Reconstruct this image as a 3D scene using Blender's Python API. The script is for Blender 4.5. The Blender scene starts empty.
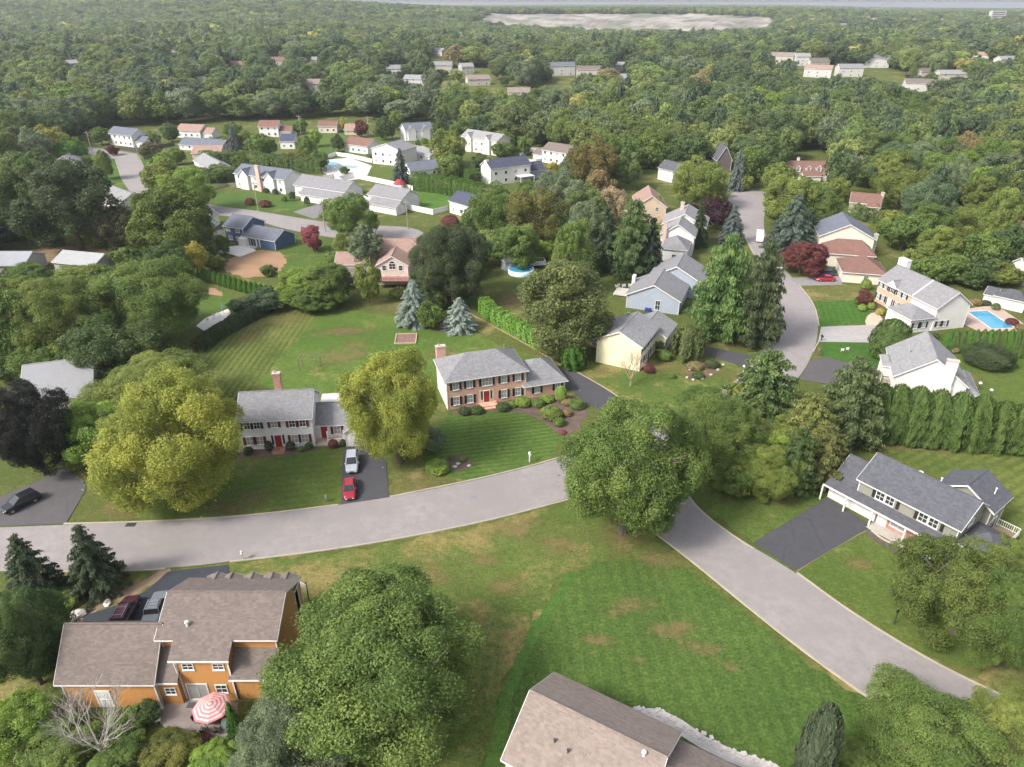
import bpy, math, random
import numpy as np
from mathutils import Vector, Matrix

S = bpy.context.scene
COL = S.collection
R = math.radians
# ---------------------------------------------------------------- camera
PITCH, CAMH, FPX = R(28.6), 60.0, 692.0
cd = bpy.data.cameras.new('camera'); cam = bpy.data.objects.new('camera', cd); COL.objects.link(cam)
cam.location = (0, 0, CAMH); cam.rotation_euler = (R(90)-PITCH, 0, 0)
cd.sensor_width = 36; cd.lens = FPX/1024*36; cd.clip_end = 30000; cd.clip_start = .5
S.camera = cam
# ---------------------------------------------------------------- sky, sun, exposure
SUN_EL, SUN_AZ = R(43), R(238)          # azimuth clockwise from +Y: sun behind the camera, to the left
world = bpy.data.worlds.new('World'); S.world = world; world.use_nodes = True
wn = world.node_tree; wn.nodes.clear()
sky = wn.nodes.new('ShaderNodeTexSky'); sky.sky_type = 'NISHITA'; sky.sun_disc = False
sky.sun_elevation = SUN_EL; sky.sun_rotation = SUN_AZ; sky.dust_density = 3.5; sky.air_density = 1.2; sky.ozone_density = 1.0
hs = wn.nodes.new('ShaderNodeHueSaturation'); hs.inputs['Saturation'].default_value = .42
bg = wn.nodes.new('ShaderNodeBackground'); bg.inputs['Strength'].default_value = .15
wo = wn.nodes.new('ShaderNodeOutputWorld')
wn.links.new(sky.outputs[0], hs.inputs['Color']); wn.links.new(hs.outputs[0], bg.inputs[0]); wn.links.new(bg.outputs[0], wo.inputs[0])
ld = bpy.data.lights.new('sun', 'SUN'); ld.energy = 2.3; ld.angle = R(13); ld.color = (1, .95, .87)
sun = bpy.data.objects.new('sun', ld); COL.objects.link(sun)
sd = Vector((math.sin(SUN_AZ)*math.cos(SUN_EL), math.cos(SUN_AZ)*math.cos(SUN_EL), math.sin(SUN_EL)))
sun.rotation_euler = sd.to_track_quat('Z', 'Y').to_euler(); sun.location = (0, 0, 200)
S.view_settings.view_transform = 'Standard'; S.view_settings.look = 'None'
S.view_settings.exposure = .98; S.view_settings.gamma = 1; S.view_settings.use_curve_mapping = False
S.cycles.max_bounces = 5; S.cycles.diffuse_bounces = 3; S.cycles.glossy_bounces = 2
S.cycles.transmission_bounces = 3; S.cycles.volume_bounces = 0; S.cycles.transparent_max_bounces = 8
S.cycles.use_denoising = True; S.cycles.use_adaptive_sampling = True; S.cycles.adaptive_threshold = .02
S.cycles.caustics_reflective = False; S.cycles.caustics_refractive = False
try: S.cycles.denoiser = 'OPENIMAGEDENOISE'
except Exception: pass

# ---------------------------------------------------------------- terrain and pixel <-> ground
def sm(a, b, v):
    t = np.clip((v-a)/(b-a), 0, 1); return t*t*(3-2*t)
def T(x, y):
    x = np.asarray(x, float); y = np.asarray(y, float)
    q = x/np.maximum(y, 1.)
    z = 12*sm(430, 820, y)
    z = z+sm(1420, 1900, y)*27*(1-.35*sm(.33, .5, q))
    z = z+sm(900, 2100, y)*26*(1-sm(-.36, .0, q))
    z = z+sm(700, 1100, y)*5*np.sin(x/170+1)*np.sin(y/240)*(1-sm(1300, 1500, y))
    z = z+sm(2600, 5200, y)*6*(1+np.sin(x/900+.5))
    return z
cP, sP = math.cos(PITCH), math.sin(PITCH)
def G(px, py, z=None):
    dx = (px-512)/FPX; dy = -(py-383.5)/FPX
    d = (dx, cP+dy*sP, -sP+dy*cP)
    if z is not None:
        t = (z-CAMH)/d[2]; return Vector((d[0]*t, d[1]*t, z))
    t0 = -CAMH/d[2] if d[2] < 0 else 9000.
    if d[1]*t0 < 430: return Vector((d[0]*t0, d[1]*t0, 0))
    t = 400.
    while t < 9000:
        if CAMH+d[2]*t <= float(T(d[0]*t, d[1]*t)): break
        t += 4
    return Vector((d[0]*t, d[1]*t, float(T(d[0]*t, d[1]*t))))
def PX(p):
    z = p[2]-CAMH; d = p[1]*cP-z*sP; u = p[1]*sP+z*cP
    d = max(d, .01)
    return 512+FPX*p[0]/d, 383.5-FPX*u/d, FPX/d

# ---------------------------------------------------------------- object helpers
def tag(o, label=None, cat=None, group=None, kind=None):
    if label: o['label'] = label
    if cat: o['category'] = cat
    if group: o['group'] = group
    if kind: o['kind'] = kind
    return o
def empty(name, loc, rz=0, label=None, cat=None, group=None):
    o = bpy.data.objects.new(name, None); COL.objects.link(o)
    o.location = loc; o.rotation_euler = (0, 0, rz); o.empty_display_size = .5
    return tag(o, label, cat, group)
def link(name, me, parent=None, loc=None):
    o = bpy.data.objects.new(name, me); COL.objects.link(o)
    if parent is not None: o.parent = parent
    if loc is not None: o.location = loc
    return o
class MB:
    def __init__(s): s.v = []; s.f = []; s.m = []
    def add(s, vs, fs, mi=0):
        n = len(s.v); s.v += [tuple(v) for v in vs]
        for f in fs: s.f.append(tuple(n+i for i in f)); s.m.append(mi)
        return s
    def box(s, x0, y0, z0, x1, y1, z1, mi=0, M=None):
        vs = [(x, y, z) for z in (z0, z1) for x, y in ((x0, y0), (x1, y0), (x1, y1), (x0, y1))]
        if M is not None: vs = [M @ Vector(v) for v in vs]
        return s.add(vs, [(3, 2, 1, 0), (4, 5, 6, 7), (0, 1, 5, 4), (1, 2, 6, 5), (2, 3, 7, 6), (3, 0, 4, 7)], mi)
    def tube(s, p, q, r0, r1=None, n=6, mi=0, cap=True):
        p = Vector(p); q = Vector(q); r1 = r0 if r1 is None else r1
        d = (q-p).normalized(); a = d.orthogonal().normalized(); b = d.cross(a)
        vs = []
        for c, r in ((p, r0), (q, r1)):
            for k in range(n):
                t = 2*math.pi*k/n; vs.append(c+a*math.cos(t)*r+b*math.sin(t)*r)
        fs = [(k, (k+1) % n, n+(k+1) % n, n+k) for k in range(n)]
        if cap: fs += [tuple(range(n-1, -1, -1)), tuple(range(n, 2*n))]
        return s.add(vs, fs, mi)
    def prism(s, poly, z0, z1, mi=0):
        n = len(poly)
        vs = [(p[0], p[1], z0) for p in poly]+[(p[0], p[1], z1) for p in poly]
        return s.add(vs, [tuple(range(n-1, -1, -1)), tuple(range(n, 2*n))]+[(k, (k+1) % n, n+(k+1) % n, n+k) for k in range(n)], mi)
    def build(s, name, mats, parent=None, smooth=False, loc=None):
        me = bpy.data.meshes.new(name); me.from_pydata(s.v, [], s.f)
        for m in (mats if isinstance(mats, (list, tuple)) else [mats]): me.materials.append(m)
        me.polygons.foreach_set('material_index', s.m)
        if smooth: me.polygons.foreach_set('use_smooth', [True]*len(me.polygons))
        me.update()
        return link(name, me, parent, loc)

# ---------------------------------------------------------------- materials
MC = {}
def nt(name):
    m = bpy.data.materials.new(name); m.use_nodes = True; t = m.node_tree; t.nodes.clear()
    o = t.nodes.new('ShaderNodeOutputMaterial'); b = t.nodes.new('ShaderNodeBsdfPrincipled')
    t.links.new(b.outputs[0], o.inputs[0]); return m, t, b, o
def N(t, kind, **kw):
    n = t.nodes.new(kind)
    for k, v in kw.items():
        if k in n.inputs: n.inputs[k].default_value = v
        else: setattr(n, k, v)
    return n
def noise(t, vec, scale, detail=3, rough=.55):
    n = N(t, 'ShaderNodeTexNoise'); n.inputs['Scale'].default_value = scale; n.inputs['Detail'].default_value = detail; n.inputs['Roughness'].default_value = rough
    if vec is not None: t.links.new(vec, n.inputs['Vector'])
    return n.outputs[0]
def ramp(t, fac, lo, hi):
    n = N(t, 'ShaderNodeMapRange'); n.interpolation_type = 'SMOOTHSTEP'
    n.inputs['From Min'].default_value = lo; n.inputs['From Max'].default_value = hi; t.links.new(fac, n.inputs['Value']); return n.outputs[0]
def mixc(t, fac, a, b, mode='MIX'):
    n = N(t, 'ShaderNodeMix'); n.data_type = 'RGBA'; n.blend_type = mode
    for i, v in ((6, a), (7, b)):
        if hasattr(v, 'links') or isinstance(v, bpy.types.NodeSocket): t.links.new(v, n.inputs[i])
        else: n.inputs[i].default_value = (*v[:3], 1)
    if isinstance(fac, bpy.types.NodeSocket): t.links.new(fac, n.inputs[0])
    else: n.inputs[0].default_value = fac
    return n.outputs[2]
def mth(t, op, a, b=None):
    n = N(t, 'ShaderNodeMath'); n.operation = op
    for i, v in ((0, a), (1, b)):
        if v is None: continue
        if isinstance(v, bpy.types.NodeSocket): t.links.new(v, n.inputs[i])
        else: n.inputs[i].default_value = v
    return n.outputs[0]
def sc(c, k): return tuple(x*k for x in c[:3])
def mat(name, c, rough=.8, var=.15, s1=.6, s2=6., bump=0, bs=20, spec=.3, metal=0):
    """plain painted / stone / wood surface with two scales of tonal variation"""
    if name in MC: return MC[name]
    m, t, b, o = nt(name); g = N(t, 'ShaderNodeTexCoord').outputs['Object']
    f1 = ramp(t, noise(t, g, s1), .3, .7); f2 = noise(t, g, s2, 4)
    c1 = mixc(t, f1, sc(c, 1-var), sc(c, 1+var*.6)); c2 = mixc(t, f2, sc(c, 1-var*1.2), sc(c, 1+var*.8))
    t.links.new(mixc(t, .5, c1, c2), b.inputs['Base Color'])
    b.inputs['Roughness'].default_value = rough; b.inputs['Specular IOR Level'].default_value = spec; b.inputs['Metallic'].default_value = metal
    if bump:
        bn = N(t, 'ShaderNodeBump'); bn.inputs['Strength'].default_value = bump; bn.inputs['Distance'].default_value = .05
        t.links.new(noise(t, g, bs), bn.inputs['Height']); t.links.new(bn.outputs[0], b.inputs['Normal'])
    MC[name] = m; return m
def siding(name, c):
    if name in MC: return MC[name]
    m, t, b, o = nt(name); g = N(t, 'ShaderNodeTexCoord').outputs['Object']
    sp = N(t, 'ShaderNodeSeparateXYZ'); t.links.new(g, sp.inputs[0])
    saw = mth(t, 'FRACT', mth(t, 'MULTIPLY', sp.outputs[2], 6.2))
    c1 = mixc(t, ramp(t, noise(t, g, .5), .3, .7), sc(c, .92), c)
    mp = N(t, 'ShaderNodeMapping'); mp.inputs['Scale'].default_value = (3, 3, .5); t.links.new(g, mp.inputs[0])
    c2 = mixc(t, ramp(t, noise(t, mp.outputs[0], 2), .45, .75), c1, sc(c, .86))
    t.links.new(c2, b.inputs['Base Color']); b.inputs['Roughness'].default_value = .6; b.inputs['Specular IOR Level'].default_value = .3
    bn = N(t, 'ShaderNodeBump'); bn.inputs['Strength'].default_value = .6; bn.inputs['Distance'].default_value = .03; bn.invert = True
    t.links.new(saw, bn.inputs['Height']); t.links.new(bn.outputs[0], b.inputs['Normal'])
    MC[name] = m; return m
def shingle(name, c, row=7.):
    """asphalt shingles: courses along the slope, tabs of slightly different tone, weather streaks"""
    if name in MC: return MC[name]
    m, t, b, o = nt(name); g = N(t, 'ShaderNodeTexCoord').outputs['Object']
    sp = N(t, 'ShaderNodeSeparateXYZ'); t.links.new(g, sp.inputs[0])
    z = mth(t, 'MULTIPLY', sp.outputs[2], row)
    zi = mth(t, 'FLOOR', z)
    cb = N(t, 'ShaderNodeCombineXYZ')
    off = mth(t, 'MULTIPLY', zi, .37)
    t.links.new(mth(t, 'FLOOR', mth(t, 'ADD', mth(t, 'MULTIPLY', sp.outputs[0], 2.6), off)), cb.inputs[0])
    t.links.new(mth(t, 'FLOOR', mth(t, 'ADD', mth(t, 'MULTIPLY', sp.outputs[1], 2.6), off)), cb.inputs[1])
    t.links.new(zi, cb.inputs[2])
    wn_ = N(t, 'ShaderNodeTexWhiteNoise'); wn_.noise_dimensions = '3D'; t.links.new(cb.outputs[0], wn_.inputs['Vector'])
    a = mixc(t, wn_.outputs['Value'], sc(c, .78), sc(c, 1.18))
    mp = N(t, 'ShaderNodeMapping'); mp.inputs['Scale'].default_value = (1, 1, .25); t.links.new(g, mp.inputs[0])
    a = mixc(t, mth(t, 'MULTIPLY', ramp(t, noise(t, mp.outputs[0], .8, 4), .42, .72), .45), a, sc(c, .68))
    a = mixc(t, ramp(t, noise(t, g, 9, 2), .3, .7), a, mixc(t, .5, a, sc(c, 1.25)))
    t.links.new(a, b.inputs['Base Color']); b.inputs['Roughness'].default_value = .92; b.inputs['Specular IOR Level'].default_value = .2
    bn = N(t, 'ShaderNodeBump'); bn.inputs['Strength'].default_value = .5; bn.inputs['Distance'].default_value = .02; bn.invert = True
    t.links.new(mth(t, 'FRACT', z), bn.inputs['Height']); t.links.new(bn.outputs[0], b.inputs['Normal'])
    MC[name] = m; return m
def brick(name, c, mortar=(.42, .38, .34)):
    if name in MC: return MC[name]
    m, t, b, o = nt(name); g = N(t, 'ShaderNodeTexCoord').outputs['Object']
    sp = N(t, 'ShaderNodeSeparateXYZ'); t.links.new(g, sp.inputs[0]); cb = N(t, 'ShaderNodeCombineXYZ')
    t.links.new(mth(t, 'ADD', sp.outputs[0], sp.outputs[1]), cb.inputs[0]); t.links.new(sp.outputs[2], cb.inputs[1])
    br = N(t, 'ShaderNodeTexBrick'); br.inputs['Scale'].default_value = 4.2; br.inputs['Mortar Size'].default_value = .014
    br.inputs['Color1'].default_value = (*sc(c, .75), 1); br.inputs['Color2'].default_value = (*sc(c, 1.25), 1); br.inputs['Mortar'].default_value = (*mortar, 1)
    t.links.new(cb.outputs[0], br.inputs['Vector'])
    a = mixc(t, ramp(t, noise(t, g, .9), .35, .7), br.outputs['Color'], mixc(t, .25, br.outputs['Color'], (.5, .4, .34)))
    t.links.new(a, b.inputs['Base Color']); b.inputs['Roughness'].default_value = .85
    MC[name] = m; return m
def simple(name, c, rough=.5, metal=0, spec=.5, coat=0):
    if name in MC: return MC[name]
    m, t, b, o = nt(name)
    g = N(t, 'ShaderNodeTexCoord').outputs['Object']
    t.links.new(mixc(t, noise(t, g, 3, 2), sc(c, .93), sc(c, 1.05)), b.inputs['Base Color'])
    b.inputs['Roughness'].default_value = rough; b.inputs['Metallic'].default_value = metal; b.inputs['Specular IOR Level'].default_value = spec
    b.inputs['Coat Weight'].default_value = coat
    MC[name] = m; return m
def leafmat(name, inst=False, yel=.35):
    """foliage: colour of the single plant, shifted per clump and per leaf"""
    m, t, b, o = nt(name)
    if inst:
        c = N(t, 'ShaderNodeAttribute'); c.attribute_type = 'INSTANCER'; c.attribute_name = 'tint'; c = c.outputs['Color']
    else: c = N(t, 'ShaderNodeObjectInfo').outputs['Color']
    v = N(t, 'ShaderNodeAttribute'); v.attribute_name = 'leafv'
    k = N(t, 'ShaderNodeAttribute'); k.attribute_name = 'clumpv'
    oi = N(t, 'ShaderNodeObjectInfo').outputs['Random']
    hu = N(t, 'ShaderNodeHueSaturation'); hu.inputs['Saturation'].default_value = .88 if inst else .98; t.links.new(c, hu.inputs['Color'])
    t.links.new(mth(t, 'ADD', mth(t, 'MULTIPLY', k.outputs['Fac'], -.035), .515), hu.inputs['Hue'])
    t.links.new(mth(t, 'ADD', mth(t, 'MULTIPLY', v.outputs['Fac'], .5), mth(t, 'ADD', mth(t, 'MULTIPLY', k.outputs['Fac'], .8), .66)), hu.inputs['Value'])
    t.links.new(hu.outputs[0], b.inputs['Base Color'])
    b.inputs['Roughness'].default_value = .55; b.inputs['Specular IOR Level'].default_value = .25
    tr = N(t, 'ShaderNodeBsdfTranslucent'); t.links.new(hu.outputs[0], tr.inputs['Color'])
    mx = N(t, 'ShaderNodeMixShader'); mx.inputs[0].default_value = .42
    t.links.new(b.outputs[0], mx.inputs[1]); t.links.new(tr.outputs[0], mx.inputs[2]); t.links.new(mx.outputs[0], o.inputs[0])
    return m
LEAF = leafmat('foliage'); LEAFI = leafmat('foliage_wood', True)
BARK = mat('bark', (.13, .105, .085), .9, .3, 1.5, 9, .5)
PALEBARK = mat('bleached_bark', (.42, .38, .34), .9, .2, 1.5, 9)
def lawnmat(name, ca, cb, dry=(.23, .19, .08), dryamt=.3, drys=.09, stripe=None, seed=0., mott=.22):
    """turf: two greens in soft patches, dry areas, blade mottling; stripe=(angle, metres, strength): mower passes"""
    m, t, b, o = nt(name)
    g = N(t, 'ShaderNodeNewGeometry').outputs['Position']
    mp = N(t, 'ShaderNodeMapping'); mp.inputs['Location'].default_value = (seed*37, seed*91, 0); t.links.new(g, mp.inputs[0]); p = mp.outputs[0]
    a = mixc(t, ramp(t, noise(t, p, .07, 4), .35, .65), ca, cb)
    a = mixc(t, mth(t, 'MULTIPLY', ramp(t, noise(t, p, .45, 4), .3, .72), .55), a, mixc(t, .5, sc(ca, .7), sc(cb, .75)))
    if stripe:
        ang, wd, st = stripe; st_ = mth(t, 'MULTIPLY', ramp(t, noise(t, p, .16, 3), .25, .6), st)
        rt = N(t, 'ShaderNodeMapping'); rt.inputs['Rotation'].default_value = (0, 0, ang); t.links.new(g, rt.inputs[0])
        wv = N(t, 'ShaderNodeTexWave'); wv.inputs['Scale'].default_value = .314/wd; wv.inputs['Distortion'].default_value = 1.8; wv.inputs['Detail'].default_value = 3
        wv.inputs['Detail Scale'].default_value = .2
        t.links.new(rt.outputs[0], wv.inputs['Vector'])
        a = mixc(t, mth(t, 'MULTIPLY', ramp(t, wv.outputs['Fac'], .2, .8), st_), a, mixc(t, .7, sc(cb, 1.45), (cb[0]*2.2, cb[1]*1.6, cb[2]*1.6)))
    d = ramp(t, mth(t, 'ADD', noise(t, p, drys, 5, .62), mth(t, 'MULTIPLY', noise(t, p, 1.3, 3), .18)), .76-dryamt*.34, .92-dryamt*.34)
    a = mixc(t, mth(t, 'MULTIPLY', d, .85), a, mixc(t, noise(t, p, 1.1, 3), sc(dry, .8), sc(dry, 1.2)))
    a = mixc(t, 1., a, (1.28, 1.22, 1.22), 'MULTIPLY')
    md_ = noise(t, p, 1.15, 4, .7); a = mixc(t, mth(t, 'MULTIPLY', ramp(t, md_, .42, .7), .5), a, sc(ca, .75)); a = mixc(t, mth(t, 'MULTIPLY', ramp(t, md_, .46, .26), .45), a, mixc(t, .5, sc(cb, 1.9), dry))
    f = noise(t, p, 3.3, 5, .75); f2 = noise(t, p, 11, 2, .8)
    a = mixc(t, ramp(t, f, .3, .7), mixc(t, mott*1.6, a, (0.012, .02, .006)), mixc(t, mott*.35, a, (.32, .30, .14)))
    a = mixc(t, mth(t, 'MULTIPLY', ramp(t, f2, .55, .8), .3), a, sc(cb, 1.7))
    t.links.new(a, b.inputs['Base Color']); b.inputs['Roughness'].default_value = .95; b.inputs['Specular IOR Level'].default_value = .1
    bn = N(t, 'ShaderNodeBump'); bn.inputs['Strength'].default_value = .5; bn.inputs['Distance'].default_value = .12
    t.links.new(f, bn.inputs['Height']); t.links.new(bn.outputs[0], b.inputs['Normal'])
    return m
def asphalt(name, c, crack=.25, seed=0):
    m, t, b, o = nt(name); g = N(t, 'ShaderNodeNewGeometry').outputs['Position']
    mp = N(t, 'ShaderNodeMapping'); mp.inputs['Location'].default_value = (seed*13, seed*7, 0); t.links.new(g, mp.inputs[0]); p = mp.outputs[0]
    a = mixc(t, ramp(t, noise(t, p, .11, 4), .3, .7), sc(c, .86), sc(c, 1.08))
    a = mixc(t, ramp(t, noise(t, p, .7, 5, .7), .25, .75), sc(c, .82), a)
    a = mixc(t, mth(t, 'MULTIPLY', ramp(t, noise(t, p, 14, 2), .3, .8), .3), a, sc(c, .7))
    if crack:
        vo = N(t, 'ShaderNodeTexVoronoi'); vo.feature = 'DISTANCE_TO_EDGE'; vo.inputs['Scale'].default_value = .15
        ds = mixc(t, .12, p, N(t, 'ShaderNodeTexNoise').outputs['Color']); t.links.new(p, vo.inputs['Vector'])
        cr = ramp(t, vo.outputs['Distance'], .012, .002)
        a = mixc(t, mth(t, 'MULTIPLY', cr, crack), a, sc(c, .45))
    t.links.new(a, b.inputs['Base Color']); b.inputs['Roughness'].default_value = .9; b.inputs['Specular IOR Level'].default_value = .25
    return m
GLASS = simple('window_glass', (.035, .045, .05), .12, 0, .6)
CURT = simple('curtained_glass', (.30, .30, .29), .2, 0, .6)
WHITE = mat('white_paint', (.70, .68, .66), .5, .06)
BLACKP = simple('black_shutter_paint', (.02, .02, .024), .5)
RED = simple('red_door_paint', (.28, .02, .02), .35)
METAL = simple('dull_metal', (.35, .35, .36), .4, .6)
CONC = mat('concrete', (.42, .38, .34), .9, .15, .8, 7)
WOODW = mat('weathered_wood', (.22, .16, .11), .85, .2, 1, 8)
# ================================================================ ground
def grid_axis(a, b, n, k):
    t = np.linspace(-1, 1, n); return np.sinh(t*k)/math.sinh(k)
xs = grid_axis(0, 0, 180, 4.5)*9000
ys = np.concatenate([np.linspace(-900, 300, 14), 300+(np.exp(np.linspace(0, 1, 170)*3.4)-1)/(math.exp(3.4)-1)*8600])
ys = np.unique(ys)
XX, YY = np.meshgrid(xs, ys); ZZ = T(XX, YY)
nx, ny = len(xs), len(ys)
vv = np.stack([XX.ravel(), YY.ravel(), ZZ.ravel()], 1)
ii = np.arange((ny-1)*nx).reshape(ny-1, nx)[:, :-1].ravel()
ff = np.stack([ii, ii+1, ii+nx+1, ii+nx], 1)
me = bpy.data.meshes.new('ground'); me.from_pydata(vv.tolist(), [], ff.tolist())
me.polygons.foreach_set('use_smooth', [True]*len(me.polygons))
me.materials.append(lawnmat('ground_turf', (.060, .088, .020), (.088, .108, .026), dryamt=.42, seed=1))
tag(link('ground', me), kind='structure')

def tess(poly):
    from mathutils.geometry import tessellate_polygon
    return tessellate_polygon([[Vector((p[0], p[1], 0)) for p in poly]])
def smoothpoly(p, it=2):
    for _ in range(it):
        q = []
        for i in range(len(p)):
            a, b = p[i], p[(i+1) % len(p)]
            q += [a.lerp(b, .25), a.lerp(b, .75)]
        p = q
    return p
NSH = [0]
def sheet(name, pxs, m, z, kind='structure', smooth=0, label=None, cat=None):
    NSH[0] += 1; z += .0007*NSH[0] if name == 'lawn' else .014 if name in ('garden_bed', 'lawn_ridge', 'soil_yard') else 0
    p = [G(x, y) for x, y in pxs]
    if smooth: p = smoothpoly(p, smooth)
    if name in ('lawn', 'soil_yard', 'lawn_ridge', 'garden_bed'):
        q = []; am = .14 if name == 'garden_bed' else .06 if name == 'lawn_ridge' else .38
        for i in range(len(p)):
            a, b = p[i], p[(i+1) % len(p)]; n = max(1, int((b-a).length/.9)); d = (b-a).normalized(); s_ = Vector((-d.y, d.x, 0))
            for k in range(n): c = a.lerp(b, k/n); q.append(c+s_*am*(math.sin(c.x*1.3+c.y*.8)+math.sin(c.x*.47-c.y*1.9+2)*.8+math.sin(c.x*3.1+c.y*2.3)*.5))
        p = q
    p = [Vector((q.x, q.y, float(T(q.x, q.y))+z)) for q in p]
    me = bpy.data.meshes.new(name); me.from_pydata([tuple(q) for q in p], [], [tuple(t) for t in tess(p)]); me.materials.append(m)
    me.update()
    if len(me.polygons) and sum(f.normal.z*f.area for f in me.polygons) < 0: me.flip_normals()
    o = link(name, me); tag(o, label, cat, kind=kind); return o

# ---- lawns (each a sheet over the base turf)
gr_rich = ((.033, .084, .013), (.060, .120, .021))
gr_mid = ((.060, .104, .019), (.092, .134, .029))
gr_dry = ((.078, .096, .026), (.112, .118, .036))
sheet('lawn', [(566, 572), (598, 560), (640, 556), (690, 570), (740, 612), (800, 657), (880, 705), (900, 790), (480, 800), (478, 760), (500, 690), (530, 625)], lawnmat('lawn_corner', *gr_rich, dryamt=.12, drys=.12, seed=3, stripe=(R(-4), 1.6, .2), mott=.34), .006)
sheet('lawn', [(230, 566), (330, 552), (440, 535), (510, 518), (572, 503), (600, 520), (610, 556), (566, 572), (530, 625), (500, 690), (478, 760), (470, 800), (200, 800), (235, 640), (222, 580)], lawnmat('lawn_fore', *gr_mid, dry=(.24, .185, .075), dryamt=.55, drys=.10, seed=5, mott=.3), .006)
sheet('lawn_ridge', [(569, 574), (576, 575), (542, 628), (515, 690), (500, 770), (484, 770), (502, 690), (532, 625)], lawnmat('lawn_edge', (.042, .112, .018), (.066, .142, .026), dryamt=.12, seed=6), .012)
sheet('lawn', [(437, 424), (452, 412), (500, 404), (535, 408), (562, 432), (556, 455), (520, 469), (470, 480), (440, 482), (425, 460)], lawnmat('lawn_striped', (.042, .088, .016), (.062, .115, .024), dryamt=.12, drys=.2, stripe=(R(78), 1.0, .38), seed=8, mott=.16), .006)
sheet('lawn', [(92, 520), (150, 470), (230, 452), (318, 448), (345, 455), (341, 504), (250, 515), (150, 522)], lawnmat('lawn_colonial', *gr_mid, dryamt=.34, drys=.12, seed=21, stripe=(R(80), 1.4, .12)), .006)
sheet('lawn', [(388, 462), (440, 470), (470, 482), (400, 496), (389, 496)], lawnmat('lawn_maple', *gr_dry, dryamt=.4, drys=.2, seed=11), .007)
sheet('lawn', [(262, 312), (330, 308), (400, 316), (480, 336), (560, 370), (552, 378), (430, 400), (350, 420), (290, 400), (232, 372)], lawnmat('lawn_back', (.054, .108, .017), (.086, .136, .027), dryamt=.32, drys=.10, seed=12, mott=.16), .006)
sheet('lawn', [(188, 350), (240, 318), (290, 308), (330, 306), (292, 345), (262, 378), (238, 430), (200, 440)], lawnmat('lawn_mown', (.050, .080, .016), (.085, .115, .03), dryamt=.2, stripe=(R(0), 1.2, .5), seed=13, mott=.16), .010)
sheet('lawn', [(868, 448), (1060, 458), (1060, 560), (1000, 560), (960, 480), (900, 460)], lawnmat('lawn_right', (.052, .090, .018), (.085, .115, .028), dryamt=.25, stripe=(R(60), 1.5, .45), seed=14, mott=.16), .006)
sheet('lawn', [(797, 568), (872, 530), (925, 560), (960, 640), (985, 686), (900, 640), (850, 610)], lawnmat('lawn_porch', *gr_mid, dryamt=.28, drys=.2, seed=15), .006)
sheet('lawn', [(700, 512), (760, 485), (825, 484), (826, 500), (757, 541)], lawnmat('lawn_side', *gr_mid, dryamt=.3, drys=.2, seed=16), .006)
sheet('lawn', [(806, 292), (868, 288), (873, 322), (820, 326), (817, 310)], lawnmat('lawn_bend', (.028, .090, .012), (.04, .115, .016), dryamt=.05, stripe=(R(15), 1.3, .25), seed=17), .006)
sheet('lawn', [(797, 282), (838, 283), (868, 287), (869, 300), (812, 302)], lawnmat('lawn_bend_dry', *gr_dry, dryamt=.6, drys=.15, seed=18), .012)
sheet('lawn', [(820, 341), (872, 343), (884, 368), (822, 357)], lawnmat('lawn_bend_low', (.028, .090, .012), (.04, .115, .016), dryamt=.05, seed=19), .006)
sheet('lawn', [(900, 360), (960, 350), (1060, 345), (1060, 420), (960, 415)], lawnmat('lawn_terrace', *gr_mid, dryamt=.25, drys=.15, seed=20), .006)
sheet('lawn', [(905, 285), (1060, 280), (1060, 305), (960, 305)], lawnmat('lawn_pool', (.06, .09, .02), (.08, .10, .025), dryamt=.3, seed=22), .006)
sheet('lawn', [(575, 372), (600, 352), (640, 372), (700, 350), (742, 362), (755, 378), (735, 388), (690, 410), (655, 425), (600, 386)], lawnmat('lawn_yellow_house', *gr_mid, dryamt=.5, drys=.14, seed=23), .006)
sheet('lawn', [(407, 191), (440, 190), (470, 196), (450, 207), (434, 211), (408, 202)], lawnmat('lawn_fenced', (.04, .11, .016), (.065, .14, .022), dryamt=.2, stripe=(R(60), 1.6, .3), seed=24), .012)
sheet('lawn', [(210, 192), (300, 193), (350, 205), (380, 222), (330, 220), (257, 210), (218, 206)], lawnmat('lawn_north_side', (.045, .10, .018), (.07, .125, .025), dryamt=.3, seed=25), .012)
sheet('lawn', [(255, 237), (330, 238), (345, 262), (300, 276), (250, 262)], lawnmat('lawn_maple_yard', (.05, .10, .018), (.075, .125, .025), dryamt=.3, seed=26), .012)
sheet('lawn', [(190, 282), (230, 292), (250, 312), (215, 322), (188, 305)], lawnmat('lawn_patio', (.05, .10, .018), (.075, .125, .025), dryamt=.3, seed=27), .008)
sheet('lawn', [(85, 154), (150, 152), (178, 160), (160, 196), (110, 192)], lawnmat('lawn_far_left', (.045, .11, .016), (.07, .13, .025), dryamt=.3, seed=28), .012)
sheet('lawn', [(400, 160), (440, 165), (470, 172), (430, 180), (380, 182), (355, 175)], lawnmat('lawn_far_mid', (.06, .10, .02), (.08, .115, .025), dryamt=.45, drys=.06, seed=29), .012)
sheet('lawn', [(300, 135), (345, 133), (372, 140), (400, 136), (405, 148), (340, 160), (310, 150)], lawnmat('lawn_far_top', (.055, .11, .02), (.08, .13, .025), dryamt=.2, seed=30), .012)
sheet('lawn', [(240, 537), (300, 545), (300, 552), (240, 564)], lawnmat('verge', (.045, .11, .016), (.06, .13, .022), dryamt=.2, seed=31), .005)
MULCH = mat('bark_mulch', (.12, .085, .07), .95, .35, .8, 9, .6, 12)
DIRT = mat('bare_soil', (.30, .185, .11), .95, .25, .15, 3, .3)
sheet('soil_yard', [(221, 268), (232, 257), (250, 251), (277, 250), (288, 262), (278, 274), (240, 279)], DIRT, .018, smooth=2)
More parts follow.
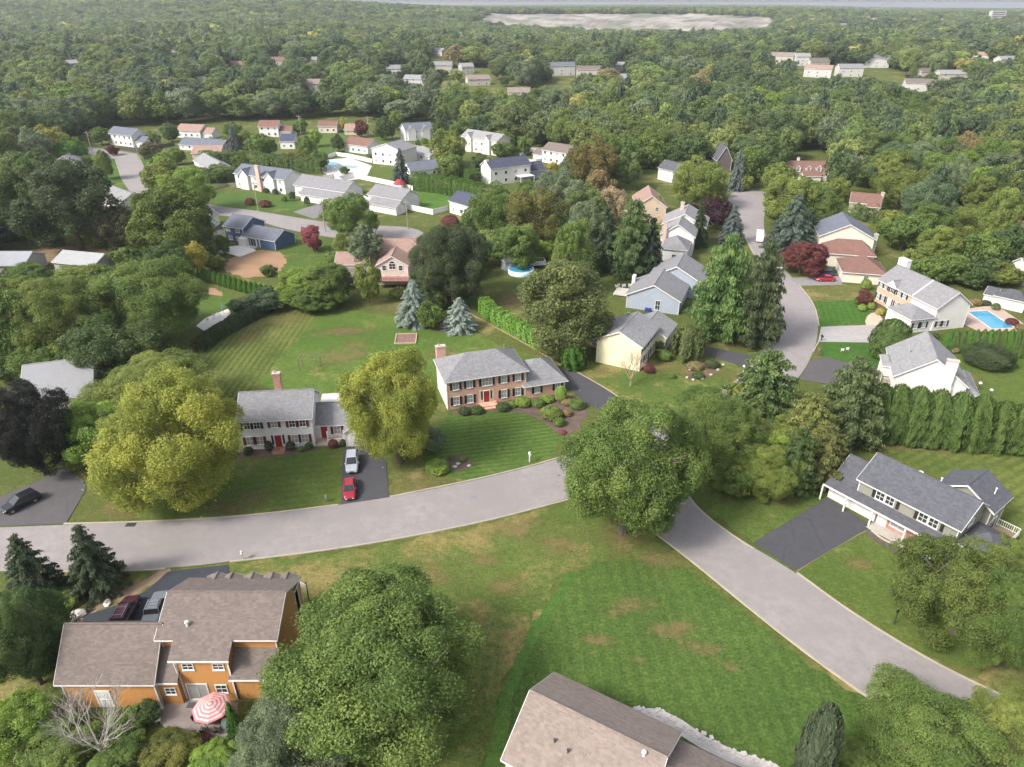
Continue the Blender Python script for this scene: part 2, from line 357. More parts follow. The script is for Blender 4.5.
sheet('soil_yard', [(18, 252), (60, 246), (95, 245), (112, 252), (90, 262), (30, 266)], mat('sandy_soil', (.24, .17, .09), .95, .3, .2, 3), .012, smooth=2)
sheet('soil_yard', [(172, 272), (186, 276), (215, 290), (228, 297), (200, 294), (176, 284)], DIRT, .02, smooth=2)
sheet('garden_bed', [(429, 329), (446, 318), (470, 316), (482, 326), (468, 333), (440, 333)], MULCH, .014, smooth=2)
sheet('garden_bed', [(441, 462), (452, 455), (468, 455), (475, 463), (464, 471), (446, 472)], MULCH, .016, smooth=2)
sheet('garden_bed', [(448, 413), (490, 404), (535, 398), (568, 394), (590, 402), (583, 424), (568, 437), (556, 432), (534, 415), (500, 410), (460, 417)], MULCH, .014, smooth=1)
sheet('garden_bed', [(684, 377), (690, 366), (712, 362), (722, 364), (716, 374), (700, 380)], MULCH, .016, smooth=2)
sheet('garden_bed', [(845, 333), (862, 331), (870, 320), (876, 300), (884, 312), (882, 340), (860, 345)], MULCH, .016, smooth=1)
sheet('garden_bed', [(862, 533), (870, 529), (905, 546), (932, 560), (920, 566), (886, 548)], mat('dark_gravel', (.10, .085, .075), .95, .3, 1, 12), .016, smooth=1)
sheet('garden_bed', [(75, 615), (140, 582), (166, 568), (171, 571), (150, 588), (92, 612), (84, 628), (62, 640)], mat('pine_straw', (.24, .17, .11), .95, .3, .6, 6), .010, smooth=1)
sheet('garden_bed', [(232, 454), (250, 447), (316, 444), (320, 449), (290, 455), (240, 459)], MULCH, .014)

# ---- dry spots and bare soil with ragged edges
def rag(name, c, thr=.35):
    m, t, b, o = nt(name)
    g = N(t, 'ShaderNodeNewGeometry').outputs['Position']
    e = N(t, 'ShaderNodeAttribute'); e.attribute_name = 'edge'
    a = mixc(t, noise(t, g, 1.6, 4), sc(c, .75), sc(c, 1.2)); t.links.new(a, b.inputs['Base Color']); b.inputs['Roughness'].default_value = .95; b.inputs['Specular IOR Level'].default_value = .1
    f = mth(t, 'ADD', mth(t, 'MULTIPLY', e.outputs['Fac'], .8), mth(t, 'MULTIPLY', mth(t, 'SUBTRACT', mth(t, 'ADD', mth(t, 'MULTIPLY', noise(t, g, .35, 7, .8), .6), mth(t, 'MULTIPLY', noise(t, g, 1.7, 5, .8), .4)), .53), 3.4))
    tr = N(t, 'ShaderNodeBsdfTransparent'); mx = N(t, 'ShaderNodeMixShader')
    t.links.new(mth(t, 'MULTIPLY', ramp(t, f, thr-.15, thr+.45), .5), mx.inputs[0]); t.links.new(tr.outputs[0], mx.inputs[1]); t.links.new(b.outputs[0], mx.inputs[2]); t.links.new(mx.outputs[0], o.inputs[0])
    return m
DRYM = rag('dry_turf', (.25, .18, .085)); SOILM = rag('worn_soil', (.24, .14, .09), .3)
SPOTS = [(632, 606, 26, 8, 0), (676, 628, 30, 9, 0), (700, 648, 24, 9, 0), (612, 612, 14, 6, 0), (655, 560, 30, 10, 0), (600, 640, 22, 7, 0), (622, 536, 30, 10, 0),
         (735, 668, 12, 5, 0), (508, 587, 28, 8, 0), (430, 575, 32, 12, 0), (520, 528, 40, 12, 0), (480, 560, 20, 7, 0), (560, 545, 25, 12, 0), (250, 500, 26, 9, 0),
         (226, 508, 18, 7, 1), (338, 358, 22, 7, 0), (355, 349, 18, 8, 0), (347, 331, 26, 4, 1), (326, 334, 12, 3, 0), (440, 352, 12, 5, 1), (118, 508, 26, 8, 0), (120, 515, 16, 5, 1),
         (885, 539, 14, 5, 0), (860, 565, 18, 6, 0), (962, 378, 26, 7, 0), (738, 376, 20, 9, 0), (604, 372, 18, 6, 0), (668, 366, 24, 7, 0), (420, 488, 25, 5, 0),
         (890, 447, 40, 5, 0), (960, 450, 50, 4, 0), (930, 670, 60, 7, 0), (840, 610, 20, 6, 0), (605, 318, 14, 4, 1), (510, 302, 18, 8, 1), (285, 320, 22, 6, 0), (250, 335, 14, 10, 0),
         (560, 300, 10, 4, 1), (700, 372, 25, 6, 0), (780, 500, 25, 8, 0), (590, 700, 20, 7, 0), (640, 660, 12, 4, 0), (400, 310, 30, 3, 0), (775, 355, 14, 5, 0), (740, 345, 18, 4, 1)]
for i, (px, py, w, h, s) in enumerate(SPOTS):
    c = G(px, py); k = PX(c)[2]; rx = w/k; ry = abs(G(px, py-h).y-c.y)
    mb = MB(); n = 20
    vs = [(0, 0, .040+i*.0004)]+[(rx*math.cos(a)*1.9, ry*math.sin(a)*2.2, .040+i*.0004) for a in [2*math.pi*j/n for j in range(n)]]
    mb.add(vs, [(0, 1+j, 1+(j+1) % n) for j in range(n)])
    o = mb.build('dry_patch', SOILM if s else DRYM, loc=(c.x, c.y, 0)); o['kind'] = 'structure'
    at = o.data.attributes.new('edge', 'FLOAT', 'POINT'); at.data.foreach_set('value', [1.]+[0.]*n)

# ---- roads: left / right edges in photo pixels, kerbs along them
ROAD = asphalt('road_asphalt', (.275, .25, .247), .1)
DRIVE = asphalt('driveway_asphalt', (.075, .074, .082), .3, 2)
DRIVE2 = asphalt('driveway_asphalt_worn', (.105, .098, .102), .35, 4)
KERB = mat('kerb_stone', (.36, .31, .25), .9, .2, .5, 4)
def resample(p, n):
    d = [0]
    for a, b in zip(p, p[1:]): d.append(d[-1]+(b-a).length)
    out = []
    for k in range(n):
        s = d[-1]*k/(n-1); j = max(0, min(len(p)-2, next((i for i in range(len(d)-1) if d[i+1] >= s), len(p)-2)))
        out.append(p[j].lerp(p[j+1], (s-d[j])/max(d[j+1]-d[j], 1e-6)))
    return out
def chaik(p, it=2):
    for _ in range(it):
        q = [p[0]]
        for a, b in zip(p, p[1:]): q += [a.lerp(b, .25), a.lerp(b, .75)]
        p = q+[p[-1]]
    return p
def road(L_, R_, z=.062, m=ROAD, name='road', n=60):
    A = resample(chaik([G(*p) for p in L_]), n); B = resample(chaik([G(*p) for p in R_]), n)
    mb = MB(); K = 5
    for k in range(n):
        for j in range(K+1):
            q = A[k].lerp(B[k], j/K); mb.v.append((q.x, q.y, float(T(q.x, q.y))+z))
    for k in range(n-1):
        for j in range(K): a = k*(K+1)+j; mb.f.append((a, a+1, a+K+2, a+K+1)); mb.m.append(0)
    o = mb.build(name, m); o['kind'] = 'structure'
    if sum(f.normal.z*f.area for f in o.data.polygons) < 0: o.data.flip_normals()
    return A, B
def kerb(pxs, w=.28, h=.13, m=None, lines=None, name='kerb'):
    mb = MB(); p = lines or chaik([G(*q) for q in pxs], 2); n = len(p)
    for k in range(n):
        d = (p[min(k+1, n-1)]-p[max(k-1, 0)]); d.z = 0; d.normalize(); s = Vector((-d.y, d.x, 0))*w/2
        z = float(T(p[k].x, p[k].y))
        for q, zz in ((p[k]-s, -.1), (p[k]-s*.8, h), (p[k]+s*.8, h), (p[k]+s, -.1)): mb.v.append((q.x, q.y, z+zz))
    for k in range(n-1):
        for j in range(3): a = 4*k+j; mb.f.append((a, a+1, a+5, a+4)); mb.m.append(0)
    mb.f += [(0, 1, 2, 3), (4*n-1, 4*n-2, 4*n-3, 4*n-4)]; mb.m += [0, 0]
    o = mb.build(name, m or KERB); o['kind'] = 'structure'; return o
road([(-260, 531), (-120, 529), (0, 528), (64, 525), (150, 523), (250, 517), (340, 505), (400, 496), (470, 482), (520, 470), (552, 461), (600, 446), (650, 431), (692, 411), (735, 384), (762, 353), (773, 335), (776, 315), (771, 292), (759, 265), (745, 240), (736, 215), (735, 198)],
     [(-260, 575), (-120, 573), (60, 571), (140, 570), (200, 566), (240, 560), (300, 553), (370, 543), (440, 530), (500, 517), (545, 505), (600, 489), (650, 474), (690, 452), (735, 424), (772, 402), (800, 378), (814, 352), (819, 330), (815, 306), (797, 283), (780, 264), (766, 242), (763, 218), (768, 197)], n=140)
road([(1080, 858), (960, 768), (905, 725), (868, 697), (800, 648), (740, 600), (700, 567), (672, 545), (640, 520), (622, 480)],
     [(1290, 826), (1130, 752), (1040, 712), (978, 684), (918, 653), (850, 611), (790, 569), (740, 540), (700, 511), (668, 470)], z=.056, n=50)
sheet('road', [(728, 204), (728, 194), (744, 189), (768, 192), (780, 200), (770, 214), (740, 222)], ROAD, .058, smooth=2)
road([(-60, 205), (60, 198), (130, 200), (180, 200), (224, 207), (257, 211), (286, 216), (330, 223), (382, 226), (410, 227), (424, 232), (430, 245), (440, 262)],
     [(-60, 216), (60, 208), (130, 208), (180, 210), (222, 216), (252, 219), (283, 229), (330, 238), (380, 242), (405, 241), (416, 248), (424, 262)], z=.066, n=60)
road([(112, 153), (117, 166), (121, 180), (131, 193), (140, 205)], [(138, 154), (145, 168), (150, 182), (158, 198), (165, 206)], z=.070, n=14)
sheet('road', [(78, 146), (97, 148), (138, 154), (135, 160), (104, 158), (79, 152)], ROAD, .074)
sheet('driveway', [(293, 212), (326, 201), (342, 206), (314, 219)], asphalt('driveway_north', (.2, .19, .19), 0, 7), .04)
sheet('driveway', [(196, 212), (225, 232), (215, 238), (192, 222)], DRIVE2, 0.072)
kerb([(64, 524), (150, 522), (250, 516), (338, 505)])
kerb([(390, 497), (470, 481), (520, 469), (552, 460), (600, 445)])
kerb([(60, 572), (140, 571), (166, 569)]); kerb([(230, 562), (300, 554), (370, 544), (440, 531), (500, 518), (545, 506), (600, 491)])
kerb([(880, 705), (868, 698), (800, 649), (740, 601), (700, 568), (672, 546), (640, 522)])
kerb([(1290, 827), (1130, 753), (1040, 713), (978, 685), (918, 654), (850, 612), (797, 573)]); kerb([(754, 549), (740, 541), (700, 512), (684, 490)])
kerb([(813, 352), (819, 341)]); kerb([(819, 326), (815, 305), (799, 285)])
kerb([(692, 410), (728, 388), (742, 376)]); kerb([(766, 345), (774, 333), (777, 315), (772, 292), (760, 265), (746, 240)])
# driveways
sheet('driveway', [(345, 440), (372, 447), (386, 462), (389, 497), (341, 505), (343, 450)], DRIVE, 0.064)
sheet('driveway', [(-60, 500), (0, 497), (45, 478), (62, 468), (84, 480), (86, 490), (66, 524), (-60, 529)], DRIVE2, 0.066)
sheet('driveway', [(555, 370), (569, 366), (600, 384), (625, 401), (668, 422), (650, 434), (606, 413), (584, 402), (566, 386)], DRIVE, 0.064)
sheet('driveway', [(827, 498), (872, 526), (796, 571), (753, 543)], DRIVE, 0.064)
sheet('driveway', [(168, 572), (228, 565), (232, 600), (212, 624), (80, 628), (84, 616), (128, 602), (150, 588)], asphalt('driveway_asphalt_new', (.045, .05, .062), 0, 9), 0.064)
sheet('driveway', [(704, 346), (752, 356), (748, 368), (700, 354)], DRIVE, 0.066)
sheet('driveway', [(821, 327), (872, 325), (886, 330), (884, 343), (818, 342)], asphalt('driveway_concrete', (.36, .34, .33), .1, 5), 0.066)
sheet('driveway', [(810, 361), (824, 357), (892, 374), (880, 392), (800, 380)], DRIVE2, 0.066)
sheet('driveway', [(790, 278), (842, 276), (842, 285), (798, 286)], asphalt('driveway_grey', (.25, .24, .24), .1, 6), 0.068)
kerb([(627, 403), (602, 386), (571, 369)], .35, .1, mat('tan_edging', (.34, .25, .16)), name='edging')
kerb([(562, 366), (540, 352), (505, 332), (478, 318), (455, 306)], .5, .12, mat('soil_edging', (.24, .17, .10)), name='edging')
kerb([(872, 531), (884, 541), (905, 548), (925, 559), (934, 566)], .35, .12, CONC, name='edging')
kerb([(797, 571), (830, 550), (866, 531)], .3, .05, mat('grass_edge', (.16, .15, .07)), name='edging')
# road furniture flush with the surface
def disc(px, py, r, name, m, label, cat, z=.085):
    mb = MB(); c = G(px, py); n = 20
    ring = [(r*math.cos(2*math.pi*k/n), r*math.sin(2*math.pi*k/n)) for k in range(n)]
    mb.prism(ring, z-.03, z)
    for k in range(4): mb.box(-r*.6, -r*.55+k*r*.35, z, r*.6, -r*.5+k*r*.35, z+.008)
    return tag(mb.build(name, m, loc=(c.x, c.y, 0)), label, cat)
disc(473, 497, .45, 'manhole_cover', METAL, 'round grey manhole cover in the street below the striped lawn', 'manhole cover')
DK = simple('dark_iron', (.04, .04, .045), .6)
mb = MB(); c = G(131, 525)
for k in range(7): mb.box(-.6+k*.17, -.35, .02, -.5+k*.17, .35, .09)
mb.box(-.65, -.4, .0, .65, .4, .074)
tag(mb.build('storm_drain', DK, loc=(c.x, c.y, 0)), 'dark iron storm drain grate at the kerb below the yellow-green maple', 'drain')
# quarry: pale terraced cut on the far slope
m, t, b, o = nt('quarry_rock'); g = N(t, 'ShaderNodeNewGeometry').outputs['Position']
mp = N(t, 'ShaderNodeMapping'); mp.inputs['Scale'].default_value = (.25, .25, 2.2); t.links.new(g, mp.inputs[0])
a = mixc(t, ramp(t, noise(t, mp.outputs[0], .05, 6, .7), .35, .65), (.15, .13, .115), (.31, .28, .25))
a = mixc(t, ramp(t, noise(t, g, .012, 4), .46, .60), a, (.12, .125, .09)); t.links.new(a, b.inputs['Base Color']); b.inputs['Roughness'].default_value = .95
mb = MB(); nx_, ny_ = 90, 26; rq = random.Random(5)
for j in range(ny_):
    for i in range(nx_):
        u = -.075+(.43+.075)*i/(nx_-1); y = 1380+620*j/(ny_-1); x = u*y
        e = min(1, min(i, nx_-1-i)/8)
        st = math.floor(j/4)*4/ny_+(j % 4)/4*.05
        z = float(T(x, y))+e*(1.5+2.5*math.sin(i*.55)*math.sin(j*.8)+rq.uniform(0, 2.5))-(1-e)*3-(2 if j in (0, ny_-1) else 0)
        mb.v.append((x, y, z))
for j in range(ny_-1):
    for i in range(nx_-1): a = j*nx_+i; mb.f.append((a, a+1, a+nx_+1, a+nx_)); mb.m.append(0)
mb.build('quarry_terrain', m)['kind'] = 'structure'
# ================================================================ houses
TRIM = mat('white_trim', (.68, .66, .64), .5, .05)
HOUSES = []
OPENBOX = []
class House:
    """x runs along the front from pixel A to pixel B, y away from the camera, z up"""
    def __init__(s, label, A, B, name='house', cat='house', group=None, L=None, ang=None):
        a = G(*A); b = G(*B); s.ang = math.atan2(b.y-a.y, b.x-a.x); s.L = L or (b.xy-a.xy).length; s.ang = s.ang if ang is None else R(ang)
        z = min(a.z, b.z) if a.z > 0 else 0
        s.root = empty(name, (a.x, a.y, z), s.ang, label, cat, group); s.px = []; HOUSES.append(s)
        s.o = Vector((a.x, a.y, z))
    def w(s, x, y, z): c, n = math.cos(s.ang), math.sin(s.ang); return Vector((s.o.x+x*c-y*n, s.o.y+x*n+y*c, s.o.z+z))
    def vol(s, x0, y0, x1, y1, h, rise, ridge='x', roof='gable', wall=None, roofm=None, oh=.4, t=.2, z0=-1.2, trim=TRIM, hipx=None, fas=.2, skip=()):
        V = dict(x0=x0, y0=y0, x1=x1, y1=y1, h=h, z0=0); s.px += [s.w(x, y, z) for x in (x0, x1) for y in (y0, y1) for z in (0, h+rise*.5)]
        rot = ridge == 'y'
        def P(u, v, z): return (u, v, z) if not rot else (v, u, z)
        if rot: a0, a1, b0, b1 = y0, y1, x0, x1
        else: a0, a1, b0, b1 = x0, x1, y0, y1
        bm = (b0+b1)/2; k = rise/((b1-b0)/2)
        mb = MB(); base = [P(a0, b0, z0), P(a1, b0, z0), P(a1, b1, z0), P(a0, b1, z0)]
        if roof == 'gable':
            top = [P(a0, b0, h), P(a1, b0, h), P(a1, b1, h), P(a0, b1, h), P(a0, bm, h+rise-.01), P(a1, bm, h+rise-.01)]
            mb.add(base+top, [(0, 1, 5, 4), (2, 3, 7, 6), (1, 2, 6, 9, 5), (3, 0, 4, 8, 7)])
        elif roof == 'shed':     # high edge at b1
            top = [P(a0, b0, h), P(a1, b0, h), P(a1, b1, h+rise), P(a0, b1, h+rise)]
            mb.add(base+top, [(0, 1, 5, 4), (2, 3, 7, 6), (1, 2, 6, 5), (3, 0, 4, 7)])
        else:
            mb.add(base+[P(a0, b0, h), P(a1, b0, h), P(a1, b1, h), P(a0, b1, h)], [(0, 1, 5, 4), (2, 3, 7, 6), (1, 2, 6, 5), (3, 0, 4, 7)])
        mb.build('wall', wall, s.root)
        rb = MB(); tb = MB(); e = .02
        if roof == 'gable':
            zl = h-oh*k
            for bb, sg in ((b0-oh, 1), (b1+oh, -1)):
                A0, A1 = a0-oh*.8, a1+oh*.8
                q = [P(A0, bb, zl+e), P(A1, bb, zl+e), P(A1, bm, h+rise+e), P(A0, bm, h+rise+e)]
                q2 = [(x, y, z+t) for x, y, z in q]
                rb.add(q+q2, [(0, 1, 2, 3), (4, 5, 6, 7), (0, 1, 5, 4), (1, 2, 6, 5), (3, 0, 4, 7)])
                d = .03; o_ = -sg*d
                tb.add([P(A0, bb+o_, zl-.02), P(A1, bb+o_, zl-.02), P(A1, bb+o_, zl+t*.75), P(A0, bb+o_, zl+t*.75), P(A0, bb+sg*.03, zl-.02), P(A1, bb+sg*.03, zl-.02), P(A1, bb+sg*.03, zl+t*.75), P(A0, bb+sg*.03, zl+t*.75)],
                       [(0, 1, 2, 3), (4, 5, 6, 7), (0, 1, 5, 4), (3, 2, 6, 7), (0, 3, 7, 4), (1, 2, 6, 5)])
                for Ae, g_ in ((A0, -1), (A1, 1)):
                    x_, x2 = Ae+g_*.05, Ae-g_*.0
                    vs = []
                    for xx in (x_, x2):
                        vs += [P(xx, bb, zl-.05), P(xx, bm, h+rise-.05), P(xx, bm, h+rise+t*.9), P(xx, bb, zl+t*.9)]
                    tb.add(vs, [(0, 1, 2, 3), (7, 6, 5, 4), (0, 1, 5, 4), (3, 2, 6, 7), (0, 3, 7, 4), (1, 2, 6, 5)])
            rc = MB(); rc.tube(P(a0-oh*.8, bm, h+rise+t), P(a1+oh*.8, bm, h+rise+t), .11, n=6)
            rb.v and rb.add(rc.v, rc.f)
            for p in ((a0-oh, bm), (a1+oh, bm)): s.px.append(s.w(*P(p[0], p[1], h+rise+t)))
        elif roof == 'shed':
            kk = rise/(b1-b0); A0, A1 = a0-oh*.8, a1+oh*.8
            q = [P(A0, b0-oh, h-oh*kk+e), P(A1, b0-oh, h-oh*kk+e), P(A1, b1, h+rise+e), P(A0, b1, h+rise+e)]; q2 = [(x, y, z+t) for x, y, z in q]
            rb.add(q+q2, [(0, 1, 2, 3), (4, 5, 6, 7), (0, 1, 5, 4), (1, 2, 6, 5), (3, 0, 4, 7), (2, 3, 7, 6)])
            q = [P(A0, b0-oh-.06, h-oh*kk-.05), P(A1, b0-oh-.06, h-oh*kk-.05), P(A1, b0-oh-.002, h-oh*kk-.05), P(A0, b0-oh-.002, h-oh*kk-.05)]; q2 = [(x, y, z+t) for x, y, z in q]
            tb.add(q+q2, [(0, 1, 2, 3), (4, 5, 6, 7), (0, 1, 5, 4), (1, 2, 6, 5), (3, 0, 4, 7), (2, 3, 7, 6)])
        else:
            A0, A1, B0, B1 = a0-oh, a1+oh, b0-oh, b1+oh; hx = (b1-b0)/2 if hipx is None else hipx
            hx = min(hx, (a1-a0)/2-.01); r0, r1 = a0+hx, a1-hx
            lo = [P(A0, B0, h+e), P(A1, B0, h+e), P(A1, B1, h+e), P(A0, B1, h+e)]; hi = [(x, y, z+.14) for x, y, z in lo]
            rb.add(lo+hi+[P(r0, bm, h+rise), P(r1, bm, h+rise)], [(0, 1, 2, 3), (0, 1, 5, 4), (1, 2, 6, 5), (2, 3, 7, 6), (3, 0, 4, 7), (4, 5, 9, 8), (6, 7, 8, 9), (5, 6, 9), (7, 4, 8)])
            n = .05
            for q in ((A0-n, B0-n, A1+n, B0), (A0-n, B1, A1+n, B1+n), (A0-n, B0, A0, B1), (A1, B0, A1+n, B1)):
                p0, p1 = P(q[0], q[1], 0), P(q[2], q[3], 0)
                tb.box(min(p0[0], p1[0]), min(p0[1], p1[1]), h-.03, max(p0[0], p1[0]), max(p0[1], p1[1]), h+.125)
            s.px += [s.w(*P(r0, bm, h+rise)), s.w(*P(r1, bm, h+rise))]
        rb.build('roof', roofm, s.root)
        # corner boards
        cw = .09
        for cx in (x0, x1):
            for cy in (() if roof == 'shed' else (y0, y1)): tb.box(cx-cw*.6, cy-cw*.6, z0, cx+cw*.6, cy+cw*.6, h-.12)
        tb.build('trim', trim, s.root)
        return V
    def _M(s, V, face, off=0):
        # frame on a wall: u along the wall (left to right seen from outside), n outward
        if face == 'f': return Matrix(((1, 0, 0, V['x0']), (0, 1, 0, V['y0']-off), (0, 0, 1, 0), (0, 0, 0, 1)))
        if face == 'b': return Matrix(((-1, 0, 0, V['x1']), (0, -1, 0, V['y1']+off), (0, 0, 1, 0), (0, 0, 0, 1)))
        if face == 'r': return Matrix(((0, -1, 0, V['x1']+off), (1, 0, 0, V['y0']), (0, 0, 1, 0), (0, 0, 0, 1)))
        return Matrix(((0, 1, 0, V['x0']-off), (-1, 0, 0, V['y1']), (0, 0, 1, 0), (0, 0, 0, 1)))
    def part(s, mb, name, m, parent=None, label=None, smooth=False):
        o = mb.build(name, m, parent or s.root, smooth)
        if label: o['label'] = label
        return o
    def win(s, V, face, u, z, w=1., h=1.3, sh=None, cols=2, rows=2, glass=None, frame=None, name='window', arch=False, tiny=False):
        M = s._M(V, face); fr = MB(); f = .09
        u0, u1, z0, z1 = u-w/2, u+w/2, z-h/2, z+h/2
        if tiny:
            fr.box(u0, -.07, z0, u1, .02, z1, 0, M); fr.box(u0+.1, -.09, z0+.1, u1-.1, -.06, z1-.1, 1, M)
            return fr.build(name, [frame or WHITE, glass or GLASS], s.root)
        fr.box(u0-f, -.07, z0-f, u1+f, .03, z0, 0, M); fr.box(u0-f, -.07, z1, u1+f, .03, z1+f, 0, M)
        fr.box(u0-f, -.07, z0, u0, .03, z1, 0, M); fr.box(u1, -.07, z0, u1+f, .03, z1, 0, M)
        fr.box(u0-f-.04, -.12, z0-f-.05, u1+f+.04, -.0, z0-f, 0, M)
        for c in range(1, cols): x = u0+w*c/cols; fr.box(x-.025, -.055, z0, x+.025, .0, z1, 0, M)
        for r in range(1, rows): y = z0+h*r/rows; fr.box(u0, -.05, y-.025, u1, .0, y+.025, 0, M)
        if arch:
            n = 8; pts = [((w/2+f)*math.cos(math.pi*k/n)+u, (w/2+f)*math.sin(math.pi*k/n)*.8+z1+f) for k in range(n+1)]
            vs = [M @ Vector((p[0], -.06, p[1])) for p in pts]+[M @ Vector((p[0], .02, p[1])) for p in pts]
            fr.add(vs, [tuple(range(n+1))]+[(k, k+1, n+2+k, n+1+k) for k in range(n)])
        o = fr.build(name, frame or WHITE, s.root)
        p = MB(); p.box(u0, -.02, z0, u1, .01, z1, 0, M); p.build('pane', glass or GLASS, o)
        if arch:
            p = MB(); n = 8; pts = [(w/2*.85*math.cos(math.pi*k/n)+u, w/2*.68*math.sin(math.pi*k/n)+z1+f+.05) for k in range(n+1)]
            p.add([M @ Vector((q[0], -.075, q[1])) for q in pts]+[M @ Vector((q[0], -.05, q[1])) for q in pts], [tuple(range(n+1))]); p.build('pane', GLASS, o)
        if sh:
            for sx in (u0-f-.42, u1+f):
                b = MB(); b.box(sx, -.09, z0-.03, sx+.42, .02, z1+.03, 0, M)
                for k in range(6): zz = z0+.08+k*(h-.16)/6; b.box(sx+.06, -.105, zz, sx+.36, -.085, zz+(h-.16)/9, 0, M)
                b.build('shutter', sh, o)
        return o
    def door(s, V, face, u, m=RED, w=1., h=2.1, z=.15, lites=True, name='door'):
        M = s._M(V, face); b = MB(); b.box(u-w/2, -.06, z, u+w/2, .02, z+h, 0, M)
        for k in (0, 1): b.box(u-w/2+.12+k*w*.44, -.085, z+.2, u-w/2+.12+k*w*.44+w*.3, -.055, z+h*.42, 0, M)
        o = b.build(name, m, s.root)
        f = MB(); f.box(u-w/2-.14, -.09, z, u-w/2, .02, z+h+.14, 0, M); f.box(u+w/2, -.09, z, u+w/2+.14, .02, z+h+.14, 0, M); f.box(u-w/2, -.09, z+h, u+w/2, .02, z+h+.14, 0, M)
        f.build('door_frame', WHITE, o)
        if lites:
            for sx in (u-w/2-.5, u+w/2+.16):
                g = MB(); g.box(sx, -.05, z+.5, sx+.3, .02, z+h, 0, M); g.build('side_light', GLASS, o)
        k = MB(); k.box(u+w/2-.16, -.12, z+1, u+w/2-.1, -.05, z+1.06, 0, M); k.build('handle', METAL, o)
        return o
    def gdoor(s, V, face, u, w=2.6, h=2.2, z=.05, m=None):
        M = s._M(V, face); b = MB(); b.box(u-w/2, -.05, z, u+w/2, .02, z+h, 0, M)
        for r in range(4):
            for c in range(4):
                b.box(u-w/2+.1+c*(w-.1)/4, -.075, z+.08+r*(h-.05)/4, u-w/2+(c+1)*(w-.1)/4, -.045, z+(r+1)*(h-.05)/4-.02, 0, M)
        o = b.build('garage_door', m or WHITE, s.root)
        f = MB(); f.box(u-w/2-.15, -.08, z, u-w/2, .02, z+h+.15, 0, M); f.box(u+w/2, -.08, z, u+w/2+.15, .02, z+h+.15, 0, M); f.box(u-w/2, -.08, z+h, u+w/2, .02, z+h+.15, 0, M)
        f.build('garage_door_frame', WHITE, o); return o
    def slider(s, V, face, u, w=2.2, h=2.1, z=.1):
        return s.win(V, face, u, z+h/2, w, h, cols=2, rows=1, name='sliding_door')
    def chim(s, x, y, z1, w=1.0, d=.7, m=None, z0=-1, cap=True, label=None):
        b = MB(); b.box(x-w/2, y-d/2, z0, x+w/2, y+d/2, z1); b.box(x-w/2-.07, y-d/2-.07, z1-.25, x+w/2+.07, y+d/2+.07, z1-.08)
        o = b.build('chimney', m, s.root)
        if cap:
            c = MB(); c.box(x-w/2-.1, y-d/2-.1, z1, x+w/2+.1, y+d/2+.1, z1+.1); c.tube((x-w*.2, y, z1+.1), (x-w*.2, y, z1+.45), .13, n=8); c.build('chimney_cap', CONC, o)
        s.px.append(s.w(x, y, z1)); return o
    def pipe(s, x, y, z, r=.07, h=.5, m=None):
        b = MB(); b.tube((x, y, z-.3), (x, y, z+h), r, n=8); b.tube((x, y, z+h), (x, y, z+h+.12), r*1.6, n=8); b.build('vent_pipe', m or METAL, s.root)
    def box(s, name, m, *bx):
        b = MB()
        for q in bx: b.box(*q)
        return b.build(name, m, s.root)
    def rail(s, name, x0, y0, x1, y1, z, h=.95, m=WHITE, sp=.22):
        b = MB(); n = max(2, int(math.hypot(x1-x0, y1-y0)/sp)); p = Vector((x0, y0, z)); q = Vector((x1, y1, z))
        b.tube(p+Vector((0, 0, h)), q+Vector((0, 0, h)), .045, n=4); b.tube(p+Vector((0, 0, .12)), q+Vector((0, 0, .12)), .035, n=4)
        for k in range(n+1): r = p.lerp(q, k/n); b.tube(r, r+Vector((0, 0, h)), .05 if k % 8 == 0 or k == n else .022, n=4)
        return b.build(name, m, s.root)
    def deck(s, x0, y0, x1, y1, z, m=None, rails='lfr', rm=WHITE):
        b = MB(); n = max(2, int((x1-x0)/.16))
        for k in range(n): b.box(x0+(x1-x0)*k/n, y0, z-.05, x0+(x1-x0)*(k+.9)/n, y1, z)
        b.box(x0, y0, z-.28, x1, y1, z-.055)
        for x in (x0+.15, x1-.15):
            for y in (y0+.15, y1-.15): b.box(x-.08, y-.08, -.5, x+.08, y+.08, z-.28)
        b.build('deck', m or WOODW, s.root)
        if 'f' in rails: s.rail('deck_railing', x0, y0, x1, y0, z, m=rm)
        if 'l' in rails: s.rail('deck_railing', x0, y0, x0, y1, z, m=rm)
        if 'r' in rails: s.rail('deck_railing', x1, y0, x1, y1, z, m=rm)
        if 'b' in rails: s.rail('deck_railing', x0, y1, x1, y1, z, m=rm)

GREYR = shingle('shingles_grey', (.19, .187, .197)); DARKR = shingle('shingles_charcoal', (.085, .087, .10)); LIGHTR = shingle('shingles_light_grey', (.225, .222, .23))
TAUPER = shingle('shingles_taupe', (.205, .165, .145)); TAUPED = shingle('shingles_brown_grey', (.145, .118, .106)); REDR = shingle('shingles_rust', (.17, .095, .078)); PINKR = shingle('shingles_pink_brown', (.27, .18, .15))
BLUER = shingle('shingles_slate', (.12, .13, .16)); NAVYR = shingle('shingles_navy', (.06, .065, .10))
WSID = siding('white_siding', (.69, .67, .655)); CSID = siding('cream_siding', (.68, .62, .52)); YSID = siding('pale_yellow_siding', (.74, .68, .47)); BSID = siding('blue_siding', (.075, .12, .22))
GBSID = siding('grey_blue_siding', (.34, .38, .45)); OSID = siding('orange_siding', (.46, .225, .075)); PSID = siding('pink_siding', (.66, .56, .50)); OLSID = siding('sage_grey_siding', (.25, .245, .20)); TSID = siding('tan_siding', (.55, .42, .32))
BRK = brick('orange_brick', (.60, .33, .225)); BRKR = brick('red_brick', (.34, .14, .10)); BRKP = brick('pale_brick', (.52, .38, .31))
